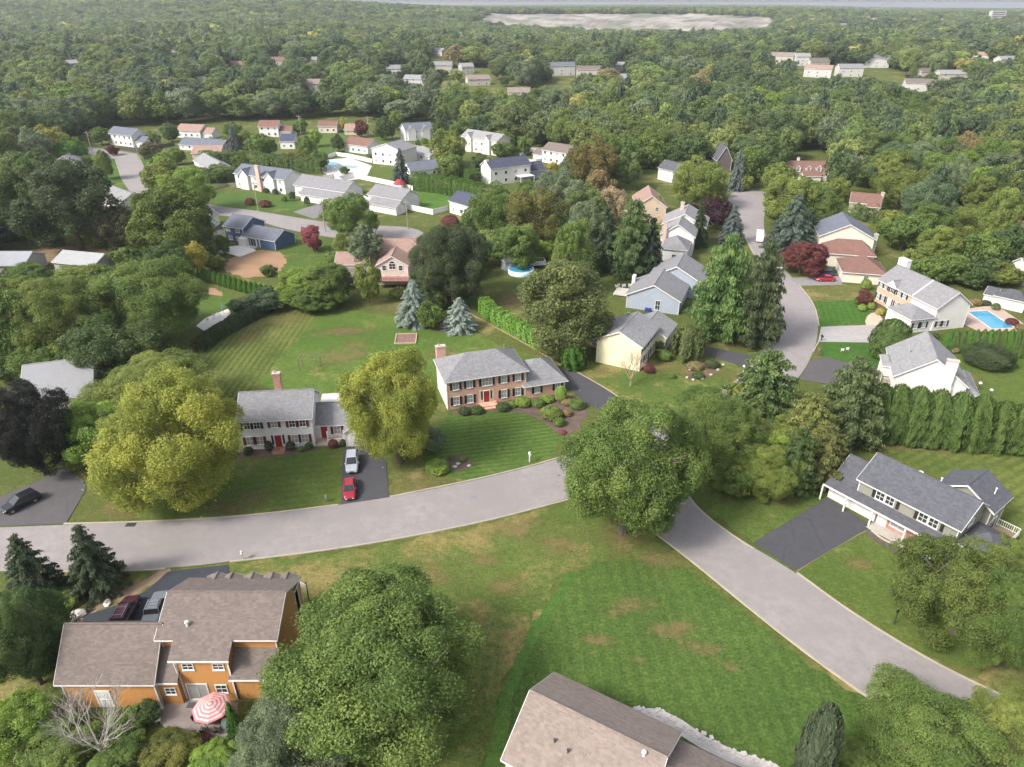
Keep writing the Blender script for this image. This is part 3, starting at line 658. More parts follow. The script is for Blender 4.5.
MARO = simple('maroon_paint', (.14, .025, .03), .5)

# H1 white colonial
h = House('white two-storey colonial with maroon shutters, silver and red cars in its driveway', (244.3, 450), (315.4, 446.3))
L = h.L
v = h.vol(0, 0, L, 7.6, 5.3, 2.6, wall=WSID, roofm=GREYR, oh=.35)
for u in (1.15, 2.6, L-2.9, L-1.35):
    h.win(v, 'f', u, 4.35, .85, 1.2, MARO if u > 5 else simple('dark_plum_paint', (.05, .02, .03), .5)); h.win(v, 'f', u, 1.6, .95, 1.35, MARO, glass=CURT)
h.win(v, 'f', L/2-.2, 4.35, .9, 1.0, MARO, arch=True, glass=CURT); h.door(v, 'f', L/2, RED, z=.3)
h.box('doorstep', BRKR, (L/2-1, -1.3, -.2, L/2+1, -.01, .28), (L/2-.8, -1.7, -.2, L/2+.8, -1.31, .13))
h.win(v, 'l', 2, 4.3, .8, 1.2); h.win(v, 'l', 5.4, 1.6, .9, 1.3); h.win(v, 'l', 5.4, 4.3, .8, 1.2)
h.chim(L*.43, 7.95, 9.0, 1.1, .75, BRKR)
v2 = h.vol(L-.3, 1.9, L+6, 7.9, 2.75, 2.0, wall=WSID, roofm=GREYR, oh=.3)
h.vol(L+.06, 7.6, L+4.6, 10.6, 2.7, .5, 'x', 'shed', WSID, mat('white_metal_roof', (.5, .49, .49), .5, .08), oh=.15)
h.door(v2, 'f', 1.6, RED, z=.3, lites=False); h.win(v2, 'f', 3.6, 1.6, 1., 1.3, MARO, glass=CURT)
h.box('porch', mat('porch_boards', (.42, .33, .27), .8, .2), (L+.12, -.1, -.2, L+4.6, 1.88, .25)); h.rail('porch_railing', L+2.0, -.05, L+4.55, -.05, .25, m=WHITE)
h.box('porch_post', WHITE, (L+4.45, -.1, .25, L+4.6, .05, 2.6)); h.box('porch_post', WHITE, (L+2.0, -.1, .25, L+2.15, .05, 2.6))
v3 = h.vol(L+4.9, -.6, L+11.3, 6.2, 2.8, 2.3, ridge='y', wall=WSID, roofm=GREYR, oh=.3); h.gdoor(v3, 'f', 3.2, 4.9, 2.2)
H1 = h
# H2 brick hip-roofed
h = House('red-orange brick house with hipped grey roof and black shutters behind the striped lawn', (448, 410), (525.5, 398)); L = h.L
v = h.vol(0, 0, L, 8.2, 5.4, 2.9, roof='hip', wall=BRK, roofm=GREYR, oh=.45, hipx=4.2)
h.box('side_wall_cladding', siding('ivory_siding', (.70, .66, .58)), (-.05, .08, -1, -.005, 8.2, 5.36))
for u in (1.5, 3.9, L-3.9, L-1.4): h.win(v, 'f', u, 4.35, .95, 1.25, BLACKP, glass=CURT); h.win(v, 'f', u, 1.55, .95, 1.45, BLACKP, glass=CURT)
h.win(v, 'f', L/2, 4.35, 1.7, 1.35, BLACKP, cols=3, glass=CURT); h.door(v, 'f', L/2-.1, RED, z=.5)
h.box('door_surround', mat('cream_render', (.60, .48, .38), .8, .08), (L/2-1.4, -.03, .5, L/2-.82, -.004, 2.9)); h.box('door_surround', MC['cream_render'], (L/2+.62, -.03, .5, L/2+1.2, -.004, 2.9))
h.box('doorstep', BRK, (L/2-1.6, -1.5, -.3, L/2+1.5, -.01, .45), (L/2-1.3, -2.0, -.3, L/2+1.2, -1.51, .22))
h.chim(.9, 8.65, 7.9, 1.6, .8, BRK)
v2 = h.vol(L-.2, -.35, L+7.1, 8.6, 2.5, 2.8, roof='hip', wall=BRK, roofm=GREYR, oh=.45, hipx=3.0)
h.win(v2, 'f', 2.2, 1.6, .9, 1.35, BLACKP, glass=CURT); h.win(v2, 'f', 6.0, 1.6, .9, 1.35, BLACKP, glass=CURT); h.gdoor(v2, 'r', 2.4, 2.5); h.gdoor(v2, 'r', 5.8, 2.5)
h.pipe(L-2, 6.3, 7.2); H2 = h
# H3 pale yellow
h = House('pale yellow two-storey house with light grey gable roof at the end of a driveway', (596, 362), (639, 371.5)); L = h.L
v = h.vol(0, 0, L, 10.3, 5.1, 2.1, ridge='y', wall=YSID, roofm=LIGHTR, oh=.4)
for u in (1.2, 3.2, 5.3, 7.3, 9.2): h.win(v, 'r', u, 4.2, .85, 1.25, BLACKP)
for u in (1.3, 3.3): h.win(v, 'r', u, 1.5, .9, 1.3, BLACKP, glass=CURT)
h.door(v, 'r', 5.3, BLACKP, z=.2, lites=False); h.win(v, 'r', 7.4, 1.5, .9, 1.3, BLACKP, glass=CURT)
h.win(v, 'l', 3, 1.5); h.win(v, 'l', 7, 4.1)
v2 = h.vol(2.4, 10.2, L+1.8, 17.4, 3.2, 2.0, ridge='y', wall=YSID, roofm=LIGHTR, oh=.35); h.gdoor(v2, 'r', 3.6, 4.6)
h.pipe(2.6, 9.6, 6.6, .2, .5); h.pipe(L-2, 4.3, 6.1)
h.deck(-3.2, 4.5, -.05, 9, .9, m=WOODW, rails='lf')
# H4 grey-blue
h = House('grey-blue house with a broad blank gable wall and white edged roof', (626, 307.5), (678, 315)); L = h.L
v = h.vol(0, 0, L, 11, 3.2, 2.9, ridge='y', wall=GBSID, roofm=GREYR, oh=.4)
h.win(v, 'f', L*.6, 1.6, 1.0, 2.1, glass=GLASS); h.box('bulkhead', simple('blue_tarp', (.03, .05, .25), .5), (L*.38, -1.0, 0, L*.48, -.1, .8))
v2 = h.vol(2.6, 11.1, L+3.2, 21, 3.9, 3.3, ridge='y', wall=GBSID, roofm=GREYR, oh=.45)
h.box('chimney', WHITE, (-.75, 7.6, -1, -.02, 9.0, 4.9)); h.deck(-4.6, 6.0, -.8, 10.6, .55, m=mat('pale_boards', (.5, .47, .42)), rails='', rm=WHITE)
# H5 stepped white house running away + H5b tan
h = House('long stepped white house with light grey roofs running up beside the dark purple tree', (661, 263), (683, 262), ang=-18, L=6.2); L = h.L
v = h.vol(0, 0, L, 8, 4.0, 2.6, roof='hip', ridge='y', wall=WSID, roofm=GREYR, oh=.4, hipx=3.4)
v2 = h.vol(-1.6, 8.4, L+1.0, 17, 5.4, 2.9, ridge='y', wall=WSID, roofm=LIGHTR, oh=.45)
v3 = h.vol(-2.4, 18, L+3.2, 29, 5.6, 3.2, ridge='y', wall=WSID, roofm=LIGHTR, oh=.45)
h.chim(-.6, 8.0, 8.9, 1., .8, BRKP); h.chim(2, 25, 10.3, 1., .8, BRKP)
h.win(v, 'f', L/2, 2, 1, 1.2)
for u in (2, 5): h.win(v2, 'r', u, 4, .9, 1.2); h.win(v, 'r', u, 3, .9, 1.2)
h = House('tan house with faded red gable roof next to the long white house', (635, 222), (661, 219), ang=-5, L=9.2); L = h.L
v = h.vol(0, 0, L, 14, 5.0, 3.2, ridge='y', wall=TSID, roofm=PINKR, oh=.4); h.win(v, 'f', L*.45, 2.2, 1, 1.2); h.win(v, 'f', L*.7, 4.2, .9, 1.1)
h.deck(-5.5, 4, -.1, 10, 1.2, m=mat('tan_deck', (.42, .3, .2)), rails='lf', rm=WHITE)
h = House('white gabled house half hidden behind the green maple beside the round lawn', (672, 183), (684, 181)); L = h.L
h.vol(0, 0, L, 8, 4.6, 2.4, ridge='y', wall=WSID, roofm=DARKR)
h = House('dark pointed house gable between the green maple and the blue spruce', (716, 172), (730, 172)); L = h.L
h.vol(0, 0, L, 9, 5, 5, ridge='y', wall=siding('dark_siding', (.12, .10, .10)), roofm=DARKR)
# H6 sage grey with porch
h = House('sage grey two-storey house with charcoal roof, white garage doors and long front porch', (829.6, 498), (913, 543)); L = 11.8
v = h.vol(3.2, .15, 15.6, 7.4, 5.2, 2.2, wall=OLSID, roofm=DARKR, oh=.45)
v1 = h.vol(-.4, .8, 3.2, 7.6, 2.7, 2.4, wall=WSID, roofm=DARKR, oh=.3)
b = MB(); x0_, x1_ = -.6, 14.5
b.add([(x0_, -1.45, 2.55), (x1_, -1.45, 2.55), (x1_, .12, 3.0), (x0_, .12, 3.0)]+[(x0_, -1.45, 2.75), (x1_, -1.45, 2.75), (x1_, .12, 3.2), (x0_, .12, 3.2)], [(0, 1, 2, 3), (4, 5, 6, 7), (0, 1, 5, 4), (1, 2, 6, 5), (3, 0, 4, 7)])
b.build('porch_roof', DARKR, h.root); h.box('porch_fascia', TRIM, (x0_, -1.53, 2.5, x1_, -1.455, 2.73))
for x in (-.7, 2.7, 6.3, 10.6, 14.2): h.box('porch_post', WHITE, (x-.09, -1.4, -.2, x+.09, -1.22, 2.56))
h.box('lower_front', BRKR, (6.4, .03, -.5, 11.6, .14, 2.6)); h.box('garage_front', WHITE, (-.35, .03, -.5, 6.3, .14, 2.6))
b2 = dict(x0=0, y0=.03, x1=12, y1=7)
h.gdoor(b2, 'f', 1.1, 2.6); h.gdoor(b2, 'f', 4.6, 2.6); h.win(b2, 'f', 9.2, 1.5, 1.8, 1.3, glass=CURT); h.door(b2, 'f', 7.2, WHITE, lites=False, z=.1); h.win(b2, 'f', 12.6, 1.4, 1, 1.2, glass=CURT)
h.box('porch_floor', CONC, (6.3, -1.9, -.3, 14.5, .0, .14)); h.rail('porch_railing', 11, -1.35, 14.1, -1.35, .14)
for u in (2.9, 4.15): h.win(v, 'f', u, 4.05, 1.0, 1.15)
for u in (8.35, 9.6): h.win(v, 'f', u, 4.05, 1.0, 1.15)
for u in (1.75, 4.9, 7.2, 10.35): h.box('shutter', BLACKP, (3.3+u, .06, 3.4, 3.7+u, .13, 4.7))
h.win(v, 'r', 3.5, 4.3, 1.3, .7); h.win(v, 'r', 6.3, 1.8, 1, 1.2)
v3 = h.vol(9.9, 7.2, 16.4, 12.2, 4.9, 1.9, ridge='y', roof='gable', wall=OLSID, roofm=DARKR, oh=.45)
h.win(v3, 'r', 2.4, 3.6, .8, 1.8); h.slider(v3, 'r', 2.4, z=.2)
v4 = h.vol(15.7, 1.0, 19.8, 6.6, 2.6, 1.5, ridge='x', roof='hip', wall=OLSID, roofm=DARKR, oh=.4, hipx=2)
h.pipe(8.2, 4.9, 6.6, .2, .35, simple('lead_flashing', (.5, .5, .52), .4)); h.pipe(10.4, 6.0, 6.3, .08, .5, WHITE); h.pipe(15.5, 9.4, 6.2, .07, .5, WHITE)
h.deck(16.6, 7.2, 19.2, 11, .9, rails='rfb'); H6 = h
# H7 white gable with tall white chimney
h = House('white house with tall white chimney on its gable behind the big arborvitae hedge', (888, 399), (958, 410)); L = h.L
v = h.vol(0, 0, L, 11.6, 4.6, 4.0, ridge='y', wall=WSID, roofm=LIGHTR, oh=.35)
h.box('chimney_stack', WSID, (L*.62, -.75, -1, L*.62+1.9, -.02, 4.2), (L*.62+.1, -.7, 4.2, L*.62+1.75, -.02, 8.9)); h.box('chimney_cap', BRKP, (L*.62, -.8, 8.9, L*.62+1.85, .05, 9.1))
v2 = h.vol(L-.3, .5, L+2.2, 9, 2.9, 1.2, ridge='y', roof='hip', wall=WSID, roofm=GREYR, oh=.3)
h.deck(-1.7, 1.2, -.02, 4.0, 2.4, rails='lfb'); h.vol(-1.3, 4.2, .3, 8.5, 4.2, .8, ridge='y', roof='hip', wall=WSID, roofm=LIGHTR, oh=.25, hipx=.6)
h.win(v, 'l', 8.6, 2.2, 1, 1.3); h.pipe(2.5, 6, 6.6); H7 = h
# H8 white + brick with blue pool
h = House('long white-sided house with brick front and grey roof next to the rectangular pool', (874.4, 301), (927, 329)); L = 17.4
v = h.vol(0, 0, L, 8.0, 5.3, 2.9, wall=WSID, roofm=GREYR, oh=.4)
h.box('brick_front', BRK, (.02, -.06, -.5, L*.58, -.003, 5.1))
fv = dict(x0=0, y0=-.06, x1=L, y1=8)
for u in (.9, 2.3, 6.6, 8.2): h.win(fv, 'f', u, 4.4, .85, 1.2, BLACKP, glass=CURT); h.win(fv, 'f', u, 1.6, .85, 1.3, BLACKP, glass=CURT)
h.door(fv, 'f', 4.4, WHITE, z=.2); h.win(fv, 'f', 4.4, 4.3, 1., 1.2, BLACKP)
g = h.vol(3.2, -.5, 5.7, 2.2, 5.35, 1.1, ridge='y', wall=WSID, roofm=GREYR, oh=.15, z0=4.95); b = MB(); b.tube((L*.6, -.35, 5.3), (L*.6, 4, 8.45), .14, n=5); b.build('roof_flashing', WHITE, h.root)
h.chim(.2, 5.2, 9.8, 2.6, 1.2, WHITE, cap=False); h.box('firewall', WHITE, (L*.55, -.3, 5.25, L*.55+.25, 4.05, 5.3))
v2 = h.vol(L*.6, -5.6, L-.2, .02, 3.0, 1.9, roof='hip', wall=WSID, roofm=GREYR, oh=.35, hipx=2.4)
h.win(v2, 'r', 1.4, 1.6, .9, 1.2, BLACKP, glass=CURT); h.win(v2, 'r', 3.4, 1.6, .9, 1.2, BLACKP, glass=CURT); h.gdoor(v2, 'f', 3.2, 4.6); h.win(v, 'r', 1.4, 1.5, .9, 1.2, BLACKP, glass=CURT); h.win(v, 'r', 2.8, 1.5, .9, 1.2, BLACKP, glass=CURT); H8 = h
# H9 cream with brown roofs
h = House('cream house of three stepped sections with brown roofs by the red car', (842, 282), (876.7, 279.8), ang=-14, L=9.4); L = h.L
v = h.vol(0, 0, L, 10, 2.6, 3.0, roof='hip', ridge='y', wall=CSID, roofm=REDR, oh=.5, hipx=8.2)
h.win(v, 'f', L*.55, 1.5, 1, .9); h.gdoor(v, 'l', 5, 4.6)
v2 = h.vol(-2.6, 12, L-.6, 20, 3.4, 3.0, roof='hip', ridge='x', wall=CSID, roofm=REDR, oh=.5, hipx=2.8)
v3 = h.vol(-3.4, 20.5, L+.6, 33, 5.6, 3.4, ridge='y', wall=CSID, roofm=BLUER, oh=.5)
h.chim(L+1.2, 22, 6.5, .9, .9, CONC)
for u in (2, 5): h.win(v2, 'l', u, 1.8, 1, 1.3)
for u in (3, 7): h.win(v3, 'l', u, 4, 1, 1.3)
h = House('tan brick house with brown roof in front of the deep woods', (848, 212), (877, 215)); L = h.L
v = h.vol(0, 0, L, 8, 3.4, 2.2, wall=BRKP, roofm=REDR); h.vol(L*.6, -3, L, .1, 3.0, 1.4, ridge='y', roof='hip', wall=BRKP, roofm=REDR, hipx=1.5); h.chim(L+.3, 4, 6.4, 1, 1, BRKP)
h.win(v, 'f', L*.3, 1.9, 2.6, 1.4, cols=3, glass=CURT); h.box('veranda', WHITE, (L*.1, -2, 2.4, L*.55, -.05, 2.55), (L*.1, -2, 0, L*.1+.15, -1.85, 2.4), (L*.55-.15, -2, 0, L*.55, -1.85, 2.4))
h = House('white house with rust roof and three arched dormers at the edge of the woods', (789, 181), (826, 181)); L = h.L
v = h.vol(0, 0, L, 9, 3.0, 3.6, wall=CSID, roofm=REDR)
for k in (.2, .48, .76):
    g = h.vol(L*k-.9, .4, L*k+.9, 4, 4.8, 1.0, ridge='y', wall=WSID, roofm=REDR, oh=.2, z0=3.1); h.win(g, 'f', .9, 4.2, .9, 1.1, arch=True)
for k in (.15, .4, .85): h.win(v, 'f', L*k, 1.6, 1, 1.3)
h.vol(L*.3, -3.2, L*.75, .05, 2.5, 1.3, roof='shed', wall=CSID, roofm=REDR, oh=.3); h.chim(L*.28, 5, 7.8, .8, .7, WHITE)
# H12 navy blue
h = House('navy blue split-level house with slate roof above the bare brown yard', (226.7, 241), (277, 250)); L = h.L
v = h.vol(0, 0, 7.2, 8.6, 4.6, 2.2, wall=BSID, roofm=BLUER, oh=.35)
v2 = h.vol(7.0, -.4, L, 7.6, 2.7, 2.0, wall=BSID, roofm=BLUER, oh=.35)
for u in (1.5, 5.2): h.win(v, 'f', u, 3.8, 1.5, 1.1, glass=CURT)
for u in (2, 4.8): h.win(v, 'f', u, 1.3, 1.3, 1.1, glass=CURT)
h.box('white_bay', WHITE, (6.6, -1.8, -.2, 9.3, -.42, 2.3)); h.slider(v2, 'f', 4, 2); h.box('trim_boards', WHITE, (13.3, -.5, 0, 13.6, -.41, 2.6), (12.1, -.5, 0, 12.4, -.41, 2.6))
h.box('rear_steps', CONC, (11.2, -2.2, -.1, 12.9, -.5, .3)); H12 = h
# H13 pinkish with arched window gable and decks
h = House('pinkish house with faded brown roof and an arched gable window over red railed decks', (378.7, 284.8), (409, 284.8)); L = h.L
v = h.vol(0, 0, L, 7, 5.0, 2.2, ridge='y', wall=PSID, roofm=PINKR, oh=.35)
v2 = h.vol(-2.5, 7.0, L+2.5, 16, 5.4, 2.6, ridge='x', wall=PSID, roofm=PINKR, oh=.4)
h.win(v, 'f', L/2, 4.7, 1.5, 1.3, arch=True); h.win(v, 'f', L/2-2, 4.3, .9, 1.2, cols=1); h.win(v, 'f', L/2+2, 4.3, .9, 1.2, cols=1)
for u in (1.4, 3.7, 6): h.win(v, 'f', u, 1.5, 1, 1.4)
h.deck(-.5, -3.2, L+1.2, -.05, 2.2, m=mat('red_deck', (.25, .08, .06)), rails='lfr', rm=PSID)
v3 = h.vol(-10.5, 2, -2.6, 9, 4.6, 1.8, ridge='x', wall=PSID, roofm=PINKR, oh=.35)
v4 = h.vol(-8.5, -1, -4, 2.1, 2.6, .8, roof='shed', wall=PSID, roofm=TAUPED, oh=.3); h.win(v3, 'f', 2, 3.4, 1, 1.2)
# H14 orange house, seen from its garden side
h = House('orange house with brown-grey shingle roofs and the striped parasol on its patio', (185, 701), (201, 701)); h.ang = 0; h.root.rotation_euler = (0, 0, 0)
ox, oy = h.o.x, h.o.y
def lx(x): return x-ox
def ly(y): return y-oy
vm = h.vol(lx(-34.3), ly(46.7), lx(-23.3), ly(54.0), 6.95, 1.95, wall=OSID, roofm=TAUPED, oh=.45)
h.px.append(h.w(lx(-21), ly(54), 9))
# rear bay: the main slope runs on down over it
b = MB(); x0_, x1_, ya, yb = lx(-32.5), lx(-27.5), ly(45.0), ly(46.69)
k = 1.95/3.65; zl = lambda y: 6.95+k*(y-46.7)
b.add([(x0_, ya, -1), (x1_, ya, -1), (x1_, yb, -1), (x0_, yb, -1), (x0_, ya, zl(45.0)), (x1_, ya, zl(45.0)), (x1_, yb, 6.85), (x0_, yb, 6.85)], [(0, 1, 5, 4), (1, 2, 6, 5), (3, 0, 4, 7)])
b.build('wall', OSID, h.root)
b = MB(); e0, e1 = x0_-.35, x1_+.35; yy = ly(44.58); ze = zl(44.58)+.03; yt = ly(46.5); z2 = zl(46.5)+.035
b.add([(e0, yy, ze), (e1, yy, ze), (e1, yt, z2), (e0, yt, z2), (e0, yy, ze+.2), (e1, yy, ze+.2), (e1, yt, z2+.2), (e0, yt, z2+.2)], [(0, 1, 2, 3), (4, 5, 6, 7), (0, 1, 5, 4), (1, 2, 6, 5), (3, 0, 4, 7), (2, 3, 7, 6)])
b.build('roof', TAUPED, h.root); h.box('trim', TRIM, (e0-.02, yy-.07, ze-.04, e1+.02, yy-.005, ze+.15)); h.box('corner_board', TRIM, (x0_-.04, ya-.06, -1, x0_+.1, ya-.003, zl(45)-.1)); h.box('corner_board', TRIM, (x1_-.1, ya-.06, -1, x1_+.04, ya-.003, zl(45)-.1))
vb = dict(x0=x0_, y0=ya, x1=x1_, y1=yb)
h.win(vb, 'f', 1.1, 4.75, .95, .75); h.win(vb, 'f', 4.0, 4.75, .95, .75); h.win(vb, 'f', 1.35, 1.2, 1.9, 2.1, cols=2, rows=1, name='sliding_door', glass=CURT); h.win(vb, 'f', 3.7, 1.6, 1.0, 1.0)
# steep left garage wing and link
vg = h.vol(lx(-43.4), ly(44.1), lx(-34.6), ly(51.0), 4.05, 3.45, wall=OSID, roofm=TAUPED, oh=.42)
vk = h.vol(lx(-34.59), ly(44.5), lx(-32.6), ly(48), 3.5, 3.0, wall=OSID, roofm=TAUPED, oh=.3, roof='shed')
h.door(vg, 'f', 3.6, WHITE, 1.2, 2.2, lites=False); o = h.win(vg, 'f', 3.6, 1.85, .6, .9, cols=3, rows=3, name='door_window'); h.win(vk, 'f', 1.1, 1.9, .9, .8)
b = MB(); b.tube((lx(-34.6), ly(44.4), 0), (lx(-34.6), ly(44.4), 3.4), .06); b.build('downpipe', WHITE, h.root)
b = MB(); b.tube((lx(-32.45), ly(44.85), 3.4), (lx(-32.6), ly(44.9), 5.6), .06); b.build('downpipe', WHITE, h.root)
# right single-storey bump
vr = h.vol(lx(-27.4), ly(45.1), lx(-23.4), ly(46.68), 3.5, 1.7, wall=OSID, roofm=TAUPED, oh=.4, roof='shed'); h.win(vr, 'f', 3.2, 1.7, 1.1, 1.0)
for x in (-31.8, -30.2, -28.0, -25.9, -24.3):   # small front gables along the far eave
    h.vol(lx(x-1.0), ly(53.0), lx(x+1.0), ly(54.9), 6.5, .45, ridge='y', wall=OSID, roofm=TAUPED, oh=.2)
h.pipe(lx(-31.8), ly(47.4), 7.5, .12, .5, WHITE); h.o.x += .5; h.root.location.x += .5; H14 = h
# H15 taupe roof at the bottom edge
A = G(555, 672.5, 5.3); Bp = G(681.4, 731.7, 5.3)
h = House('house with a broad taupe shingle roof at the bottom edge of the view', (500, 760), (520, 760))
h.ang = math.atan2(37.9-43.9, 14.5-4.0); h.root.rotation_euler = (0, 0, h.ang)
u_ = Vector((math.cos(h.ang), math.sin(h.ang))); w_ = Vector((-u_.y, u_.x)); o2 = Vector((4.0, 43.9))-w_*9.1-w_*.4+u_*.3
h.o = Vector((o2.x, o2.y, 0)); h.root.location = h.o
v = h.vol(0, 0, 11.6, 9.1, 5.4, 2.8, wall=CSID, roofm=TAUPER, oh=.4)
h.vol(11.4, .3, 22, 8.8, 4.7, 2.5, wall=CSID, roofm=TAUPER, oh=.4)
h.pipe(3.3, 2.2, 7.0, .07, .25, DK); h.pipe(4.6, 2.0, 6.9, .07, .25, DK); h.pipe(10.2, 4.0, 7.9, .12, .5, WHITE); H15 = h
# H16-18 left side
h = House('grey-roofed house with a brick chimney between the dark purple tree and the yellow maple', (30, 424), (98, 414)); L = h.L
v = h.vol(0, 0, L, 12.5, 4.0, 3.6, wall=CSID, roofm=mat('grey_weathered_roof', (.25, .25, .26), .9, .1, .3, 5)); h.chim(L*.72, 8.6, 9.2, 1.3, .8, BRKP); h.gdoor(v, 'f', L*.5, 4.8)
WGREY = siding('grey_siding', (.42, .41, .40))
h = House('low house with pale grey metal roof and white terrace wall on the sandy yard', (57, 273), (97, 277)); L = h.L
v = h.vol(0, 0, L, 8, 3.0, 1.6, ridge='x', wall=WGREY, roofm=mat('pale_metal_roof', (.32, .32, .33), .5, .08), oh=.4); h.win(v, 'f', 3, 1.5, 2, 1.2)
h = House('low house with pale blue-grey roof at the left edge below the brown field', (-16, 276), (27, 276)); L = h.L
v = h.vol(0, 0, L, 9, 2.9, 1.9, wall=WGREY, roofm=mat('pale_blue_roof', (.29, .30, .33), .6, .08), oh=.4); h.slider(v, 'f', L*.8, 2); h.slider(v, 'f', L*.62, 2)

# the more distant neighbours: x0,x1 base row, top row -> fitted size
def far(label, x0, x1, yb, yt, wall=None, roofm=None, W=9, slant=0., extra=None, ridge='x', rise=2.4, nw=None, group=None, oh=.4):
    h = House(label, (x0, yb+slant*.5), (x1, yb-slant*.5), group=group); L = h.L; k = PX(h.o)[2]
    best = min(np.arange(2.4, 8.2, .1), key=lambda e: abs(PX(h.w(L/2, (W/2 if ridge == 'x' else 0), e+rise))[1]-yt))
    e = float(best)
    v = h.vol(0, 0, L, W, e, rise, ridge=ridge, wall=wall or WSID, roofm=roofm or GREYR, oh=oh)
    n = nw if nw is not None else max(2, int(L/3)); n = min(n, 6)
    for r in range(2 if e > 4.3 else 1):
        for c in range(n):
            h.win(v, 'f', L*(c+.5)/n, 1.5+r*2.75, 1.15, 1.25, tiny=True, glass=GLASS if (c+r) % 3 else CURT)
    if extra == 'garage_r': g = h.vol(L-.1, 1.2, L+6, W-1, 2.7, 1.9, ridge='x', wall=wall or WSID, roofm=roofm or GREYR, oh=oh); h.gdoor(g, 'f', 3, 4.4)
    if extra == 'garage_l': g = h.vol(-6, 1.2, .1, W-1, 2.7, 1.9, ridge='x', wall=wall or WSID, roofm=roofm or GREYR, oh=oh); h.gdoor(g, 'f', 3, 4.4)
    if extra == 'gables':
        for q in (.22, .74): h.vol(L*q-2, -1, L*q+2, W/2, e-.1, rise*.8, ridge='y', wall=wall or WSID, roofm=roofm or GREYR, oh=.3)
    if extra == 'low_front': h.vol(L*.3, -4.5, L+1.5, .02, 2.6, 1.5, ridge='x', wall=wall or WSID, roofm=roofm or GREYR, oh=.4)
    return h
h = far('white two-gabled house with slate roof and a brick chimney up its front', 237, 286, 191, 167, roofm=BLUER, slant=-7, extra='gables'); h.chim(h.L*.52, -.5, 9.2, 1.6, .9, BRKP)
far('white split-level house with a lower grey roof beside the fenced pools', 296, 346, 200, 178, slant=-8, extra='low_front', roofm=GREYR, rise=2.6)
h = far('white split-level house with low wing between fences and street', 369, 402, 209, 187, slant=-6, extra='low_front', roofm=GREYR)
far('narrow white house with dark navy roof by the fenced lawn corner', 450, 473, 216, 194, slant=-7, roofm=NAVYR, nw=3, W=8)
far('white two-storey house with twin gables standing before the dark wood', 406, 433, 140, 123, slant=2, extra='gables', roofm=BLUER)
far('white L-shaped house with grey gable beside the tall blue spruce', 373, 402, 165, 144, slant=-3, ridge='y', roofm=GREYR, W=12)
far('white house with brown-red roof left of the grey gable', 345, 368, 153, 138, roofm=REDR, slant=-3)
far('white house with dark roof directly behind the clipped tall hedge', 411, 439, 177, 161, roofm=BLUER, slant=3)
far('white house with pale roof peeking over the dark-roofed one behind the hedge', 408, 430, 160, 149, roofm=LIGHTR, slant=-4)
far('small white house with navy roof among trees left of the utility pole', 281, 295, 149, 134, roofm=NAVYR, nw=2)
far('white house with rust red roof at the wood edge with matching low garage', 260, 279, 137, 120.5, roofm=REDR, extra='garage_r')
far('cream house with low red gable roof on the far open lawn', 319, 337, 133, 121, roofm=REDR, wall=PSID, nw=3, rise=2)
far('salmon roofed low house beyond the far lawn', 345, 358, 135, 124, roofm=PINKR, wall=TSID, nw=2)
h = far('white slate-roofed house with garage at the head of the far left street', 110, 134, 146, 128, roofm=BLUER, slant=-3, extra='garage_r')
far('white house with salmon roof facing the far left wood', 178, 201, 138, 124.5, roofm=PINKR, slant=-1, extra='garage_r')
far('low house with blue-grey roof behind the pink-roofed one', 180, 222, 151, 139, roofm=BLUER, W=9, slant=-3)
far('low salmon house with pink roof beside the dark hedge', 193, 221, 158.5, 147, roofm=PINKR, wall=TSID)
far('white low house running down behind the big light green trees', 195, 211, 171, 160, roofm=LIGHTR, slant=-10, ridge='x', nw=4)
far('white gabled house beside the rounded green tree at the far left', 58, 76, 169, 156, roofm=LIGHTR, ridge='y', W=10)
far('pale house corner behind the vase-shaped tree', 104, 122, 209, 190, roofm=LIGHTR, slant=-8)
far('white house glimpsed through the gap in the vase-shaped tree', 192, 209, 232, 213, roofm=LIGHTR, ridge='y')
h = far('white house with navy roof and awning in front of the loose wood', 491, 530, 183, 158, roofm=NAVYR, slant=5, nw=4, W=8); h.chim(.2, 3.5, 8.8, 1.2, 1.4, WHITE); h.vol(h.L, 2, h.L+8, 9, 3.2, 2.4, wall=GBSID, roofm=NAVYR); h.box('awning', WHITE, (h.L*.62, -4, 2.5, h.L*.98, -.05, 2.7), (h.L*.62, -4, 0, h.L*.64, -3.8, 2.5), (h.L*.96, -4, 0, h.L*.98, -3.8, 2.5))
far('long pale house with gables left of the loose green wood', 462, 497, 153, 132, roofm=LIGHTR, slant=-6, extra='gables', wall=CSID)
h = far('brown-roofed white house with long white yard fence behind the navy-roofed house', 542, 566, 164, 144, roofm=TAUPED, slant=-4, extra='garage_l')
